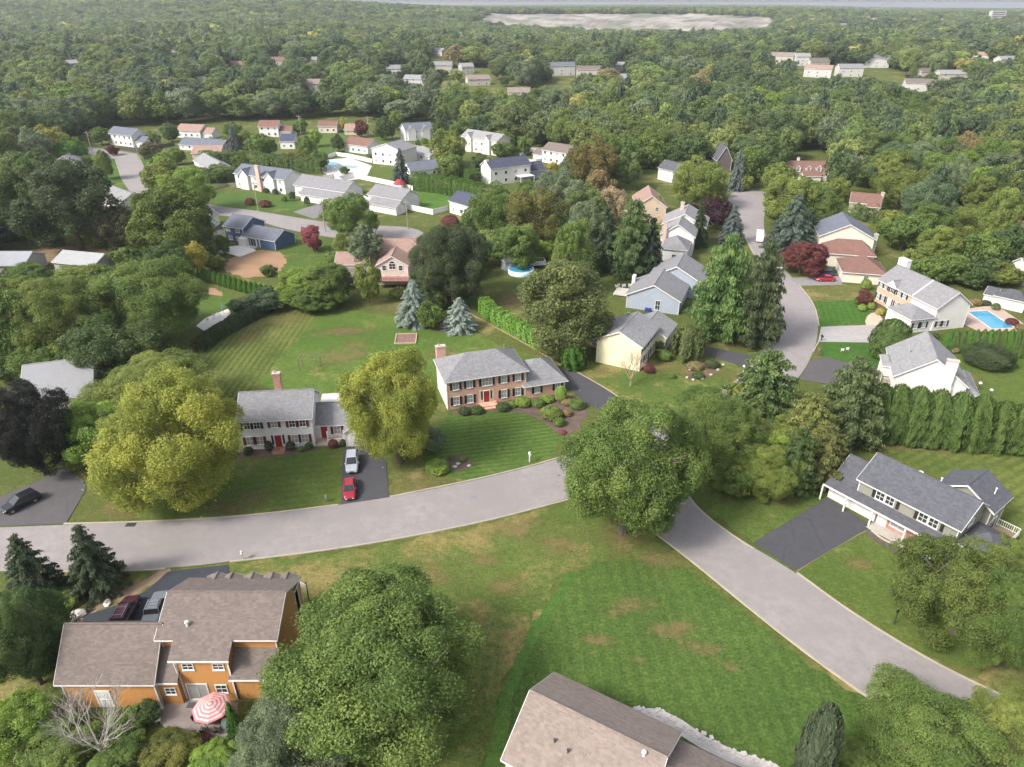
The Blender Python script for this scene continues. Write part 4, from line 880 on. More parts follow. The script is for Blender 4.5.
# beyond the first belt of woods
FSID = siding('faded_siding', (.50, .485, .47)); FCS = siding('faded_cream_siding', (.46, .42, .36))
FAR = [
 ('white house with grey roof, leftmost of the group on the hill', 387, 401, 78, 65, GREYR, WSID), ('low white gabled house second from left of the group on the hill', 404, 424, 86, 75, LIGHTR, WSID),
 ('grey-roofed beige house in the middle of the group on the hill', 430, 452, 75, 61.5, GREYR, CSID), ('small white gabled house beside the red maple on the hill', 462, 474, 74, 63, LIGHTR, WSID),
 ('low pale house with light roof below the red maple on the hill', 468, 490, 86, 75, TAUPER, CSID), ('small white house alone above the hill group next to a lawn', 430, 442, 56, 48, LIGHTR, WSID),
 ('large white house with slate roof on the hill near the bright green tree', 548, 575, 76, 60, BLUER, WSID), ('beige house with grey roof right of the bright green tree on the hill', 577, 601, 79, 66, TAUPED, CSID),
 ('low grey flat-roofed building deep in the middle woods', 508, 530, 96, 89, TAUPER, CSID), ('pale roofed house half hidden right of the hill group', 617, 634, 83, 74, LIGHTR, WSID), ('tiny white house above and right of the bright green hill tree', 614, 622, 71, 62, LIGHTR, WSID),
 ('beige many-windowed house leftmost of the right ridge row', 769, 792, 65, 50.5, TAUPER, CSID), ('tall narrow white house on the right ridge', 795, 809, 66, 52, LIGHTR, WSID),
 ('white house with tan-pink roof at the front of the right ridge', 803, 830, 78, 65, PINKR, WSID), ('grey-brown roofed house behind the tan-pink roof on the right ridge', 810, 829, 66, 58, TAUPED, CSID),
 ('wide low grey-roofed house in the middle of the right ridge', 838, 862, 77, 64, GREYR, WSID), ('white house with blue-grey roof upper middle of the right ridge', 864, 888, 68, 55, BLUER, WSID),
 ('white house with brown roof turned downhill on the right ridge', 903, 930, 95, 76, TAUPED, WSID), ('small beige house behind the one turned downhill', 920, 932, 77, 68, TAUPED, CSID),
 ('pale long house near the right end of the ridge', 938, 973, 81, 70, LIGHTR, CSID), ('cream house far up among yellowish trees on the right', 966, 988, 60, 52, PINKR, CSID), ('pale roof at the far right edge of the ridge', 1000, 1018, 64, 56, LIGHTR, WSID),
 ('small house with rust roof up in the left woods', 271, 286, 69, 57, REDR, CSID), ('white gable next to the rust roof in the left woods', 306, 317, 66, 57, LIGHTR, WSID), ('cream terrace house lower end of the left woods clearing', 307, 322, 96, 78, TAUPER, CSID),
 ('faded flat roof showing through the left woods', 224, 243, 69, 61, PINKR, CSID), ('small grey roof deep in the left woods', 196, 207, 85, 77, LIGHTR, WSID), ('pale roof at the far left in the woods', 68, 80, 70, 60, LIGHTR, WSID),
 ('white roof beyond the forest near the left third', 170, 180, 56, 50, LIGHTR, WSID)]
for lab, x0, x1, yb, yt, rm, wm in FAR:
    far(lab, x0, x1, yb, yt, wall=FSID if wm is WSID else FCS, roofm=rm, slant=random.Random(x0).uniform(-1.2, 1.2), oh=.5, nw=3)
# high-rise block and scattered town specks near the horizon
h = House('wide pale tower block rising near the horizon on the right', (989, 24), (1003, 24), name='tower_block', cat='building'); Lt = h.L
v = h.vol(0, 0, Lt, Lt*.35, 26, .5, roof='hip', wall=mat('pale_render', (.42, .40, .39)), roofm=TAUPER, oh=.3)
for r in range(6): h.box('window_band', GLASS, (2, -.2, 3+r*3.8, Lt-2, -.01, 4.6+r*3.8))
rt_ = random.Random(11)
for i in range(16):
    px = 842+i*11.5+rt_.uniform(-4, 4); py = rt_.uniform(19, 33)
    w = rt_.uniform(3, 6)
    far('tiny pale house in the hazy distant town, %s%s' % (['leftmost', 'second', 'third', 'fourth', 'fifth', 'sixth', 'seventh', 'eighth', 'ninth', 'tenth', 'eleventh', 'twelfth', 'thirteenth', 'fourteenth', 'fifteenth', 'last'][i], ' from the left' if 0 < i < 15 else ''),
        px, px+w, py, py-3, wall=WSID, roofm=rt_.choice([LIGHTR, GREYR, PINKR]), W=14, nw=0, rise=4, group='specks of the distant town')
# ================================================================ vehicles
TYRE = simple('tyre_rubber', (.02, .02, .02), .8); RIM = simple('wheel_rim', (.45, .45, .46), .3, .8); LAMP = simple('lamp_glass', (.75, .75, .72), .15); TAIL = simple('tail_lamp', (.35, .01, .01), .2)
CGL = simple('car_glass', (.02, .025, .03), .08, 0, .7)
def car(label, pos, face, paint, cat='car', name='parked_car', kind='sedan', group=None, rack=None):
    p = G(*pos); q = G(*face); r = empty(name, (p.x, p.y, float(T(p.x, p.y))+.065), math.atan2(q.y-p.y, q.x-p.x), label, cat, group)
    m = mat if False else None
    if kind == 'suv': Lc, Wd, prof, cab, hr = 4.7, .93, [(-2.35, .45, .85, .80), (-2.25, .35, 1.02, .90), (-1.2, .3, 1.06, .93), (0, .28, 1.05, .94), (1.0, .28, 1.04, .93), (1.35, .3, 1.0, .92), (2.1, .32, .88, .86), (2.35, .42, .7, .72)], [(-2.2, 1.04, .80), (-1.9, 1.62, .70), (.15, 1.66, .68), (1.1, 1.04, .80)], 1.66
    elif kind == 'van': Lc, Wd, prof, cab, hr = 6.6, 1.05, [(-3.3, .5, 2.6, 1.0), (-3.2, .4, 2.75, 1.05), (1.2, .4, 2.75, 1.05), (1.35, .4, 1.3, 1.0), (2.6, .4, 1.15, .95), (3.2, .45, .95, .85)], [(1.3, 1.25, .95), (1.35, 2.1, .9), (1.8, 2.1, .85), (2.5, 1.18, .85)], 2.1
    elif kind == 'pickup': Lc, Wd, prof, cab, hr = 5.6, .97, [(-2.8, .5, .95, .92), (-2.7, .4, 1.1, .96), (-.9, .4, 1.12, .98), (1.2, .38, 1.12, .97), (2.5, .4, 1.02, .92), (2.8, .5, .8, .8)], [(-1.0, 1.1, .86), (-.8, 1.75, .76), (.6, 1.77, .74), (1.35, 1.1, .84)], 1.77
    else: Lc, Wd, prof, cab, hr = 4.6, .90, [(-2.3, .42, .78, .74), (-2.15, .32, .92, .84), (-1.3, .27, .96, .89), (0, .25, .95, .9), (1.1, .25, .93, .89), (2.0, .3, .78, .82), (2.3, .38, .62, .68)], [(-1.85, .94, .74), (-1.15, 1.38, .62), (.25, 1.42, .6), (1.15, .93, .76)], 1.42
    b = MB(); n = len(prof)
    for x, z0, z1, w in prof:
        b.v += [(x, -w*.92, z0), (x, -w, z0+(z1-z0)*.35), (x, -w*.97, z1-.1), (x, -w*.8, z1), (x, w*.8, z1), (x, w*.97, z1-.1), (x, w, z0+(z1-z0)*.35), (x, w*.92, z0)]
    for k in range(n-1):
        for j in range(8): a = 8*k+j; c = 8*k+(j+1) % 8; b.f.append((a, c, c+8, a+8)); b.m.append(0)
    b.f += [tuple(range(8)), tuple(range(8*n-1, 8*n-9, -1))]; b.m += [0, 0]
    o = b.build('body', paint, r); bv = o.modifiers.new('b', 'BEVEL'); bv.width = .05; bv.segments = 2; bv.limit_method = 'ANGLE'
    g = MB(); (xa, za, wa), (xb, zb, wb), (xc, zc, wc), (xd, zd, wd) = cab
    g.add([(xa, -wa, za), (xd, -wd, zd), (xd, wd, zd), (xa, wa, za), (xb, -wb, zb), (xc, -wc, zc), (xc, wc, zc), (xb, wb, zb)], [(0, 1, 5, 4), (2, 3, 7, 6), (1, 2, 6, 5), (3, 0, 4, 7)])
    g.build('windows', CGL, r)
    t = MB(); t.add([(xb-.05, -wb-.02, zb-.03), (xc+.05, -wc-.02, zc-.03), (xc+.05, wc+.02, zc-.03), (xb-.05, wb+.02, zb-.03), (xb, -wb*.85, zb+.05), (xc-.05, -wc*.85, zc+.05), (xc-.05, wc*.85, zc+.05), (xb, wb*.85, zb+.05)], [(0, 1, 2, 3), (4, 5, 6, 7), (0, 1, 5, 4), (1, 2, 6, 5), (2, 3, 7, 6), (3, 0, 4, 7)])
    for sy in (-1, 1):
        for (x_, z_, w_), (x2, z2, w2) in (((xa, za, wa), (xb, zb, wb)), ((xd, zd, wd), (xc, zc, wc)), (((xa+xd)/2-.1, za, (wa+wd)/2), ((xb+xc)/2, zb, (wb+wc)/2))):
            t.tube((x_, sy*w_, z_), (x2, sy*w2, z2), .04, n=4)
    t.build('cabin_roof', paint, r)
    if rack: 
        k = MB()
        for sy in (-1, 1): k.tube((xb+.1, sy*wb*.75, zb+.12), (xc-.1, sy*wc*.75, zc+.12), .03, n=4)
        for x in (xb+.4, xc-.5): k.tube((x, -wb*.8, zb+.13), (x, wb*.8, zb+.13), .03, n=4)
        k.build('roof_rack', rack, r)
    for sx in (-Lc*.30, Lc*.31):
        for sy in (-1, 1):
            w = MB(); w.tube((sx, sy*(Wd-.22), .34), (sx, sy*(Wd+.02), .34), .34, n=14); wo_ = w.build('wheel', TYRE, r)
            w = MB(); w.tube((sx, sy*(Wd+.0), .34), (sx, sy*(Wd+.035), .34), .2, n=10); w.build('rim', RIM, wo_)
    for sy in (-1, 1):
        w = MB(); pf = prof[-1]; w.box(pf[0]-.1, sy*pf[3]*.62-.16, pf[2]-.18, pf[0]+.02, sy*pf[3]*.62+.16, pf[2]-.05); w.build('headlight', LAMP, r)
        w = MB(); pf = prof[0]; w.box(pf[0]-.02, sy*pf[3]*.75-.13, pf[2]-.22, pf[0]+.08, sy*pf[3]*.75+.13, pf[2]-.04); w.build('taillight', TAIL, r)
        w = MB(); w.box(.75, sy*(Wd+.0)-.06, .98, .9, sy*(Wd+.14)+.0, 1.1) if sy > 0 else w.box(.75, -Wd-.14, .98, .9, -Wd+.06, 1.1); w.build('mirror', paint, r)
    w = MB(); w.box(prof[-1][0]-.02, -.35, .42, prof[-1][0]+.05, .35, .56); w.build('grille', DK, r)
    return r
def paint(n, c): return simple(n, c, .3, .1, .5, .3)
car('black estate car at the mouth of the driveway on the far left', (22, 506), (8, 513), paint('black_paint', (.012, .012, .016)), kind='suv')
car('silver-grey car parked nearest the white garage', (352.5, 466), (352, 480), paint('silver_paint', (.42, .45, .50)), kind='suv')
car('dark red car parked at the street end of the driveway', (350, 492), (350, 505), paint('crimson_paint', (.30, .015, .03)))
car('dark maroon people carrier behind the orange house garage', (127, 616), (133, 604), paint('wine_paint', (.06, .02, .028)), kind='suv', rack=METAL)
car('silver pickup with ladder rack next to the maroon people carrier', (157, 615), (162, 603), paint('grey_paint', (.17, .18, .20)), kind='pickup', rack=METAL)
car('white box van parked on the upper bend of the street', (759, 240), (759, 226), paint('van_white', (.8, .79, .78)), cat='van', name='delivery_van', kind='van')
car('white car parked at the kerb by the purple tree', (777, 268), (773, 262), paint('car_white', (.75, .75, .75)))
car('red car in front of the brown-roofed garage', (825, 281), (812, 281), paint('red_paint', (.40, .02, .04)))
car('dark blue car behind the red one by the brown-roofed garage', (823, 276), (811, 276), paint('blue_paint', (.03, .06, .16)), kind='suv')
# ---------------------------------------------------------------- patio of the orange house
pt = sheet('patio', [(150, 712), (160, 702), (190, 700), (238, 703), (236, 735), (200, 742), (165, 728)], mat('patio_pavers', (.30, .255, .23), .85, .2, .6, 5), .05)
c = G(216, 722); u = empty('patio_umbrella', (c.x, c.y, .02), .2, 'pink and white ring-striped parasol over the patio table', 'parasol')
PK = simple('pink_canvas', (.46, .17, .18), .8); PW = simple('white_canvas', (.58, .41, .40), .8)
cb_ = MB(); NR = 10; R0 = 1.75
for j in range(NR+1):
    rr = max(R0*j/NR, .02); 
    for k in range(8):
        for s_ in (0, .5):
            a = 2*math.pi*(k+s_)/8; q = rr*(1 if s_ == 0 else .93); cb_.v.append((q*math.cos(a), q*math.sin(a), 2.75-.62*(j/NR)**1.15-(0 if s_ == 0 else .03)*j/NR))
for j in range(NR):
    for k in range(16): a = j*16+k; d = j*16+(k+1) % 16; cb_.f.append((a, d, d+16, a+16)); cb_.m.append(j % 2)
co = cb_.build('canopy', [PW, PK], u); so = co.modifiers.new('s', 'SOLIDIFY'); so.thickness = .015
q = MB(); q.tube((0, 0, 0), (0, 0, 2.85), .03); q.build('pole', METAL, u)
q = MB(); q.prism([(.3*math.cos(a), .3*math.sin(a)) for a in [math.pi*k/6 for k in range(12)]], 0, .08); q.build('base', DK, u)
t_ = empty('patio_table', (c.x, c.y, .02), 0, 'dark oval garden table under the parasol', 'table')
q = MB(); q.prism([(1.25*math.cos(a), .75*math.sin(a)) for a in [math.pi*k/10 for k in range(20)]], .70, .74); q.build('tabletop', simple('brown_metal', (.07, .035, .03), .5), t_)
for a in ((.8, .45), (-.8, .45), (.8, -.45), (-.8, -.45)): q = MB(); q.tube((*a, 0), (*a, .7), .03); q.build('leg', DK, t_)
CHW = ['at the left end of the parasol table', 'at the right end of the parasol table', 'on the near side of the parasol table, left', 'on the near side of the parasol table, right', 'on the house side of the parasol table, left', 'on the house side of the parasol table, right']
def chair(x, y, rz, label, m, cat='garden chair', group=None, s=1.):
    e = empty('garden_chair', (x, y, .02), rz, label, cat, group); e.scale = (s,)*3
    q = MB(); q.box(-.25, -.24, .40, .25, .24, .44); q.build('seat', m, e)
    q = MB(); M_ = Matrix.Rotation(R(-12), 4, 'X'); 
    for k in range(5): q.box(-.24+k*.1, .22, .46, -.17+k*.1, .26, .98, 0, M_)
    q.box(-.25, .22, .92, .25, .27, 1.0, 0, M_); q.build('backrest', m, e)
    for a in ((-.22, -.2), (.22, -.2), (-.22, .2), (.22, .2)): q = MB(); q.tube((*a, 0), (*a, .41), .022, n=5); q.build('leg', m, e)
    q = MB()
    for sx in (-.28, .28): q.box(sx-.03, -.24, .62, sx+.03, .26, .65); q.box(sx-.02, -.24, 0.4, sx+.02, -.2, .62)
    q.build('armrest', m, e)
WIC = simple('dark_wicker', (.05, .03, .028), .7)
for (x, y, a), w in zip([(-1.7, 0, 90), (1.7, 0, -90), (-.6, -1.1, 180), (.6, -1.1, 180), (-.6, 1.1, 0), (.6, 1.1, 0)], CHW): chair(c.x+x, c.y+y, R(a), 'dark wicker chair '+w, WIC, group='chairs round the parasol table')
d = G(161, 712); chair(d.x, d.y, R(60), 'white plastic chair at the left edge of the patio, nearer the wall', WHITE); chair(d.x+.3, d.y-1.1, R(110), 'white plastic chair at the left edge of the patio, nearer the shrubs', WHITE)
d = G(184, 703); q = MB(); q.box(-.5, -.3, 0, .5, .3, .08); 
tag(q.build('door_mat', simple('grey_mat', (.1, .1, .1), .9), loc=(-31.2, 44.3, .03)), 'grey mat in front of the sliding patio door', 'mat')
d = G(229, 727); e = empty('garden_urn', (d.x, d.y, .02), 0, 'pale blue-grey covered grill at the right edge of the patio', 'grill')
q = MB(); q.prism([(.5, -.3), (.5, .3), (-.5, .3), (-.5, -.3)], .0, .8); q.build('cover', simple('grey_blue_cover', (.35, .42, .45), .7), e); q = MB(); q.tube((-.45, 0, .8), (.45, 0, .8), .3, n=10); q.build('lid', MC['grey_blue_cover'], e); e.name = 'barbecue_grill'
# ---------------------------------------------------------------- mailboxes and posts
def mailbox(px, py, label, h=1.2, arm=True, m=WHITE, sign=False):
    p = G(px, py); e = empty('mailbox', (p.x, p.y, 0), R(20), label, 'mailbox')
    q = MB(); q.box(-.07, -.07, -.1, .07, .07, h+.25); q.box(-.1, -.1, h+.25, .1, .1, h+.33); q.build('post', m, e)
    q = MB(); q.box(-.12, -.35, h-.15, .12, .25, h+.05); q.tube((0, -.35, h+.05), (0, .25, h+.05), .12, n=10); q.build('box', m if not sign else simple('mail_grey', (.5, .5, .5), .5), e)
    q = MB(); q.tube((0, 0, h-.6), (0, -.3, h-.2), .035, n=4); q.build('bracket', m, e); return e
mailbox(529.5, 462, 'white mailbox on a post by the striped lawn and street', 1.5)
mailbox(243, 560, 'white mailbox post by the kerb above the orange house roof', 1.1)
mailbox(326.5, 502, 'small mailbox beside the driveway of the white colonial', .9, m=METAL)
mailbox(821, 341, 'mailbox at the corner of the pale concrete driveway', 1.1, m=BLACKP)
mailbox(818, 355, 'brown mailbox post further down the bend from the concrete driveway', 1.2, m=simple('post_brown', (.16, .1, .07), .7))
mailbox(743, 372, 'mailbox at the end of the driveway under the dark spruce', 1.1)
p = G(894, 624); q = MB(); q.tube((0, 0, 0), (0, 0, 3.2), .06); q.tube((0, 0, 3.2), (0, 0, 3.5), .12, n=8); q.box(-.5, -.04, 1.9, .0, .04, 2.3)
e = empty('lamp_post', (p.x, p.y, 0), R(30), 'thin dark post standing on the lawn left of the dense green trees', 'lamp post'); q.build('pole', simple('green_black', (.03, .045, .04), .5), e)
for (px, py, lab) in ((824, 340, 'low pale stone pillar at the concrete driveway corner'),):
    pass
# little white signs / ornaments
def tiny(px, py, name, label, cat, f, m, rz=0):
    p = G(px, py); q = MB(); f(q); return tag(q.build(name, m, loc=(p.x, p.y, float(T(p.x, p.y)))), label, cat)
tiny(842, 352, 'yard_sign', 'small white yard sign on the low lawn at the bend, left one', 'sign', lambda q: (q.box(-.3, -.02, .3, .3, .02, .8), q.box(-.25, -.02, 0, -.22, .02, .3), q.box(.22, -.02, 0, .25, .02, .3)), WHITE)
tiny(847, 351, 'yard_sign', 'small white yard sign on the low lawn at the bend, right one', 'sign', lambda q: (q.box(-.3, -.02, .3, .3, .02, .8), q.box(-.25, -.02, 0, -.22, .02, .3), q.box(.22, -.02, 0, .25, .02, .3)), WHITE)
for px, py, s in ((978, 390, 'left'), (989, 397, 'right')):
    p = G(px, py); e = empty('garden_lantern', (p.x, p.y, 0), 0, 'white globe garden lamp on the terrace lawn, %s one' % s, 'garden lamp')
    q = MB(); q.tube((0, 0, 0), (0, 0, 1.2), .06); q.build('post', DK, e)
    q = MB(); 
    for a, b_ in ((1.2, .14), (1.35, .3), (1.55, .3)): pass
    q.tube((0, 0, 1.2), (0, 0, 1.4), .14, .32, 10); q.tube((0, 0, 1.4), (0, 0, 1.62), .32, .16, 10); q.build('globe', WHITE, e)
# sandbox behind the brick house
p = G(406, 339); e = empty('sandbox', (p.x, p.y, 0), R(4), 'square timber-framed bed of brown mulch on the back lawn', 'sandbox')
q = MB(); q.box(-2, -2.2, 0, 2, 2.2, .09); q.build('fill', mat('brown_sand', (.20, .12, .10), .95, .25, 1, 8), e)
q = MB(); q.box(-2.2, -2.4, 0, 2.2, -2.2, .25); q.box(-2.2, 2.2, 0, 2.2, 2.4, .25); q.box(-2.2, -2.2, 0, -2, 2.2, .25); q.box(2, -2.2, 0, 2.2, 2.2, .25); q.build('timber_frame', mat('timber_pale', (.42, .33, .24), .8, .2), e)
# swing / pergola frame behind the colonial
p = G(288, 402); e = empty('swing_frame', (p.x-1., p.y+11.2, 0), 0, 'thin grey pergola frame behind the roof of the white colonial', 'pergola')
for x in (0, 3.6): 
    for y in (0, 2): q = MB(); q.tube((x, y, 0), (x, y, 2.6), .07, n=5); q.build('post', WOODW, e)
q = MB(); q.tube((-.2, 0, 2.6), (3.8, 0, 2.6), .07, n=4); q.tube((-.2, 2, 2.6), (3.8, 2, 2.6), .07, n=4)
for k in range(7): q.tube((.1+k*.57, -.2, 2.7), (.1+k*.57, 2.2, 2.7), .035, n=4)
q.build('beams', WOODW, e)
# curved stone walk and retaining edge right of the taupe house
STN = mat('pale_stone', (.48, .44, .42), .9, .25, 1.4, 5, .5, 6)
pw = [G(*a) for a in [(636, 710), (656, 712), (676, 722), (700, 738), (730, 752), (770, 766), (800, 790)]]
sheet('stone_path', [(632, 708), (660, 709), (682, 720), (706, 737), (736, 751), (776, 764), (808, 790), (780, 800), (760, 775), (726, 761), (700, 748), (672, 730), (650, 720), (634, 716)], STN, .03)
rs = random.Random(3); q = MB()
pp = resample(chaik(pw), 46)
for k, a in enumerate(pp):
    for j in range(2):
        s = rs.uniform(.14, .24); x, y = a.x+rs.uniform(-.4, .4)+.3*j, a.y+rs.uniform(-.3, .3)
        q.box(x-s, y-s*.8, 0, x+s, y+s*.8, rs.uniform(.06, .14), 0, Matrix.Translation((x, y, 0)) @ Matrix.Rotation(rs.uniform(0, 3), 4, 'Z') @ Matrix.Translation((-x, -y, 0)))
tag(q.build('stone_edging', STN), 'winding line of pale cobbles along the stone walk', 'stone edging', kind='stuff')
# boulders
def rock(px, py, s, label, m=STN, seed=0, group=None):
    p = G(px, py); r_ = random.Random(seed); import bmesh
    bm = bmesh.new(); bmesh.ops.create_icosphere(bm, subdivisions=2, radius=1)
    for v_ in bm.verts: v_.co *= r_.uniform(.8, 1.12); v_.co.x *= s; v_.co.y *= s*.75; v_.co.z *= s*.6
    me = bpy.data.meshes.new('boulder'); bm.to_mesh(me); bm.free(); me.materials.append(m); o = link('boulder', me, loc=(p.x, p.y, s*.25)); o.rotation_euler = (0, 0, r_.uniform(0, 3)); return tag(o, label, 'boulder', group)
rock(78, 616, .9, 'largest pale boulder at the left end of the dark driveway', seed=1); rock(74, 624, .6, 'smaller pale boulder just below the large one by the dark driveway', seed=2); rock(108, 604, .55, 'white boulder on the pine straw edge below the right spruce', WHITE, seed=3)
k = 0
for px, py in ((687, 378), (693, 380), (702, 379), (711, 375), (718, 370), (723, 365), (716, 362), (690, 370)):
    k += 1; rock(px, py, .35, 'pale stone edging the oval bed, number %s counted from its left tip' % ['one', 'two', 'three', 'four', 'five', 'six', 'seven', 'eight'][k-1], seed=10+k, group='stones round the oval bed')
for px, py in ((452, 459), (458, 464), (463, 459), (455, 467), (469, 466)):
    k += 1; rock(px, py, .35, 'pale stone in the small mulch bed by the street, %s' % ['back left', 'middle', 'back right', 'front left', 'front right'][k-9], seed=10+k, group='stones in the small mulch bed')
# ---------------------------------------------------------------- pools
WATER = simple('pool_water', (.06, .29, .46), .08, 0, .6); LINER = simple('pool_wall_white', (.6, .68, .72), .5)
def gp(px, py): v_ = G(px, py); return v_
pts = [gp(969, 311), (gp(993, 308)), gp(1016, 325), gp(991, 330)]
P4 = [gp(968, 312), gp(987, 311), gp(1014, 328), gp(992, 329)]
sheet('pool_deck', [(958, 310), (996, 305), (1030, 328), (1030, 336), (988, 336), (958, 322)], mat('pink_pavers', (.42, .32, .28), .9, .12, 1, 6), .05)
ctr = sum((p.xy for p in P4), Vector((0, 0)))/4
e = empty('swimming_pool', (ctr.x, ctr.y, 0), 0, 'rectangular blue in-ground pool with pale paving beside the white house', 'pool')
q = MB(); q.prism([(p.x-ctr.x, p.y-ctr.y) for p in P4], .02, .06); q.build('water', WATER, e)
q = MB()
for i in range(4):
    a, b_ = P4[i], P4[(i+1) % 4]; d = (b_-a).normalized(); n_ = Vector((d.y, -d.x, 0)) 
    if (a+n_-Vector((ctr.x, ctr.y, 0))).length < (a-n_-Vector((ctr.x, ctr.y, 0))).length: n_ = -n_
    vs = [(a.x-ctr.x, a.y-ctr.y), (b_.x-ctr.x, b_.y-ctr.y), (b_.x+n_.x*.4-ctr.x, b_.y+n_.y*.4-ctr.y), (a.x+n_.x*.4-ctr.x, a.y+n_.y*.4-ctr.y)]; q.prism(vs, .01, .1)
q.build('coping', mat('coping_stone', (.55, .48, .43), .8, .1), e)
h = House('small white pool house with grey hip roof behind the pool', (992, 306), (1022, 313)); v = h.vol(0, 0, h.L, 4.6, 2.5, 1.6, roof='hip', wall=WSID, roofm=DARKR, hipx=2); h.vol(-2.2, .6, .1, 4.0, 2.2, 1.2, ridge='x', wall=WSID, roofm=DARKR, oh=.25); h.door(v, 'f', h.L*.3, WHITE, lites=False)
h = House('sliver of a white cottage at the right edge of the woods', (1022, 286), (1042, 286)); h.vol(0, 0, h.L, 6, 4, 2, wall=WSID, roofm=GREYR)
def roundpool(px, py, r, label, hgt=1.2):
    p = G(px, py); e = empty('above_ground_pool', (p.x, p.y, 0), 0, label, 'pool'); n = 28
    ring = [(math.cos(2*math.pi*k/n), math.sin(2*math.pi*k/n)) for k in range(n)]
    q = MB(); q.add([(a*r, b_*r, 0) for a, b_ in ring]+[(a*r, b_*r, hgt) for a, b_ in ring]+[(a*(r-.2), b_*(r-.2), hgt) for a, b_ in ring]+[(a*(r-.2), b_*(r-.2), hgt-.5) for a, b_ in ring], [(j*n+k, j*n+(k+1) % n, (j+1)*n+(k+1) % n, (j+1)*n+k) for j in range(3) for k in range(n)]); q.build('pool_wall', LINER, e, True)
    q = MB(); q.prism([(a*(r-.21), b_*(r-.21)) for a, b_ in ring], 0, hgt-.15); q.build('water', WATER, e); return e, p
e, p = roundpool(521, 273, 3.3, 'round above-ground pool with pale blue rim beside the big tan-green tree')
e = empty('pool_deck', (p.x+2.6, p.y+2.9, 0), R(10), 'white pool deck with railing behind the round pool', 'deck')
q = MB(); q.box(-2.5, 0, .9, 4, 3, 1.1); q.build('platform', mat('white_deck', (.50, .48, .46), .7, .1), e)
q = MB()
for k in range(12): q.tube((-2.5+k*.59, 3, 1.1), (-2.5+k*.59, 3, 2.0), .04, n=4)
for k in range(6): q.tube((4, k*.6, 1.1), (4, k*.6, 2.0), .04, n=4)
q.tube((-2.5, 3, 2), (4, 3, 2), .05, n=4); q.tube((4, 0, 2), (4, 3, 2), .05, n=4); q.build('railing', WHITE, e)
q = MB(); q.tube((-1.5, 0, 2.3), (-.2, -1.8, 1.3), .35, n=8); q.tube((-1.5, .1, .9), (-1.5, .1, 2.4), .25, n=6); q.build('slide', simple('slide_blue', (.1, .25, .5), .4), e)
e = empty('garden_shed', (p.x-3.2, p.y+3.2, 0), R(25), 'grey-blue shed with white roof left of the round pool', 'shed')
q = MB(); q.box(-1.5, -1.2, 0, 1.5, 1.2, 2.2); q.build('wall', GBSID, e)
q = MB(); q.add([(-1.7, -1.4, 2.2), (1.7, -1.4, 2.2), (1.7, 1.4, 2.2), (-1.7, 1.4, 2.2), (-1.7, 0, 3.1), (1.7, 0, 3.1)], [(0, 1, 5, 4), (2, 3, 4, 5), (0, 4, 3), (1, 2, 5), (0, 3, 2, 1)]); q.build('roof', WHITE, e)
q = MB(); q.box(-.5, -1.24, 0, .5, -1.2, 1.9); q.build('door', WHITE, e)
roundpool(2, 234, 4, 'above-ground pool with white rim cut by the left edge of the view')
for i, (dx_, w) in enumerate(((0, 'leftmost'), (1, 'middle'), (2, 'rightmost'))):
    p = G(617+dx_*6.5, 288.5); chair(p.x, p.y, R(200-20*dx_), 'white slatted lounge chair on the lawn by the grey-blue house, %s of three' % w, WHITE, 'lounge chair', s=1.5)
# left patio with umbrella
sheet('patio', [(196, 326), (206, 318), (228, 309), (231, 313), (222, 322), (204, 331)], mat('pale_patio', (.62, .58, .54), .8, .1), .06)
p = G(224, 314); u = empty('patio_umbrella', (p.x, p.y, 0), 0, 'closed pale green parasol on the white patio by the long hedge', 'parasol'); q = MB(); q.tube((0, 0, 0), (0, 0, 2.8), .04); q.build('pole', METAL, u); q = MB(); q.tube((0, 0, 1.2), (0, 0, 2.7), .3, .06, 8); q.build('canopy', simple('aqua_canvas', (.3, .55, .5), .8), u)
for k, (px, py, w) in enumerate(((214, 319, 'middle'), (220, 317, 'right'), (207, 322, 'left'))): p = G(px, py); chair(p.x, p.y, k*2., 'white chair on the white hedge-side patio, %s one' % w, WHITE, s=1.2)
sheet('patio', [(228, 247), (250, 244), (256, 251), (240, 257), (226, 253)], mat('pale_patio', (.6, .58, .54)), .07)
e = G(216, 254); e = empty('trailer', (e.x, e.y, 0), R(-8), 'flat pale trailer on the blue house patio', 'trailer'); q = MB(); q.box(-2.8, -1.3, .5, 2.8, 1.3, .9); q.build('bed', METAL, e)
for sx in (-.8, .6):
    for sy in (-1.35, 1.35): q = MB(); q.tube((sx, sy-.1, .35), (sx, sy+.1, .35), .35, n=10); q.build('wheel', TYRE, e)
# fenced pools in the white fence quarter
sheet('pool_deck', [(322, 160), (350, 158), (372, 166), (366, 178), (340, 182), (322, 172)], mat('white_deck', (.50, .48, .46)), .08)
p = G(348, 167); e = empty('swimming_pool', (p.x, p.y, 0), R(-8), 'small rectangular pool with grey cover inside the white fences', 'pool'); q = MB(); q.box(-4.5, -3, .0, 4.5, 3, .12); q.build('cover', simple('pool_cover', (.25, .32, .38), .5), e); q = MB(); q.box(-5.2, -3.8, 0, 5.2, -3.02, .18); q.box(-5.2, 3.02, 0, 5.2, 3.8, .18); q.box(-5.2, -3, 0, -4.52, 3, .18); q.box(4.52, -3, 0, 5.2, 3, .18); q.build('coping', WHITE, e)
roundpool(329, 166, 4.2, 'round above-ground pool with white rim beside the covered pool', 1.3)
p = G(400, 190); u = empty('garden_gazebo', (p.x, p.y, 0), 0, 'small gazebo with a domed red canvas top at the fence corner', 'gazebo')
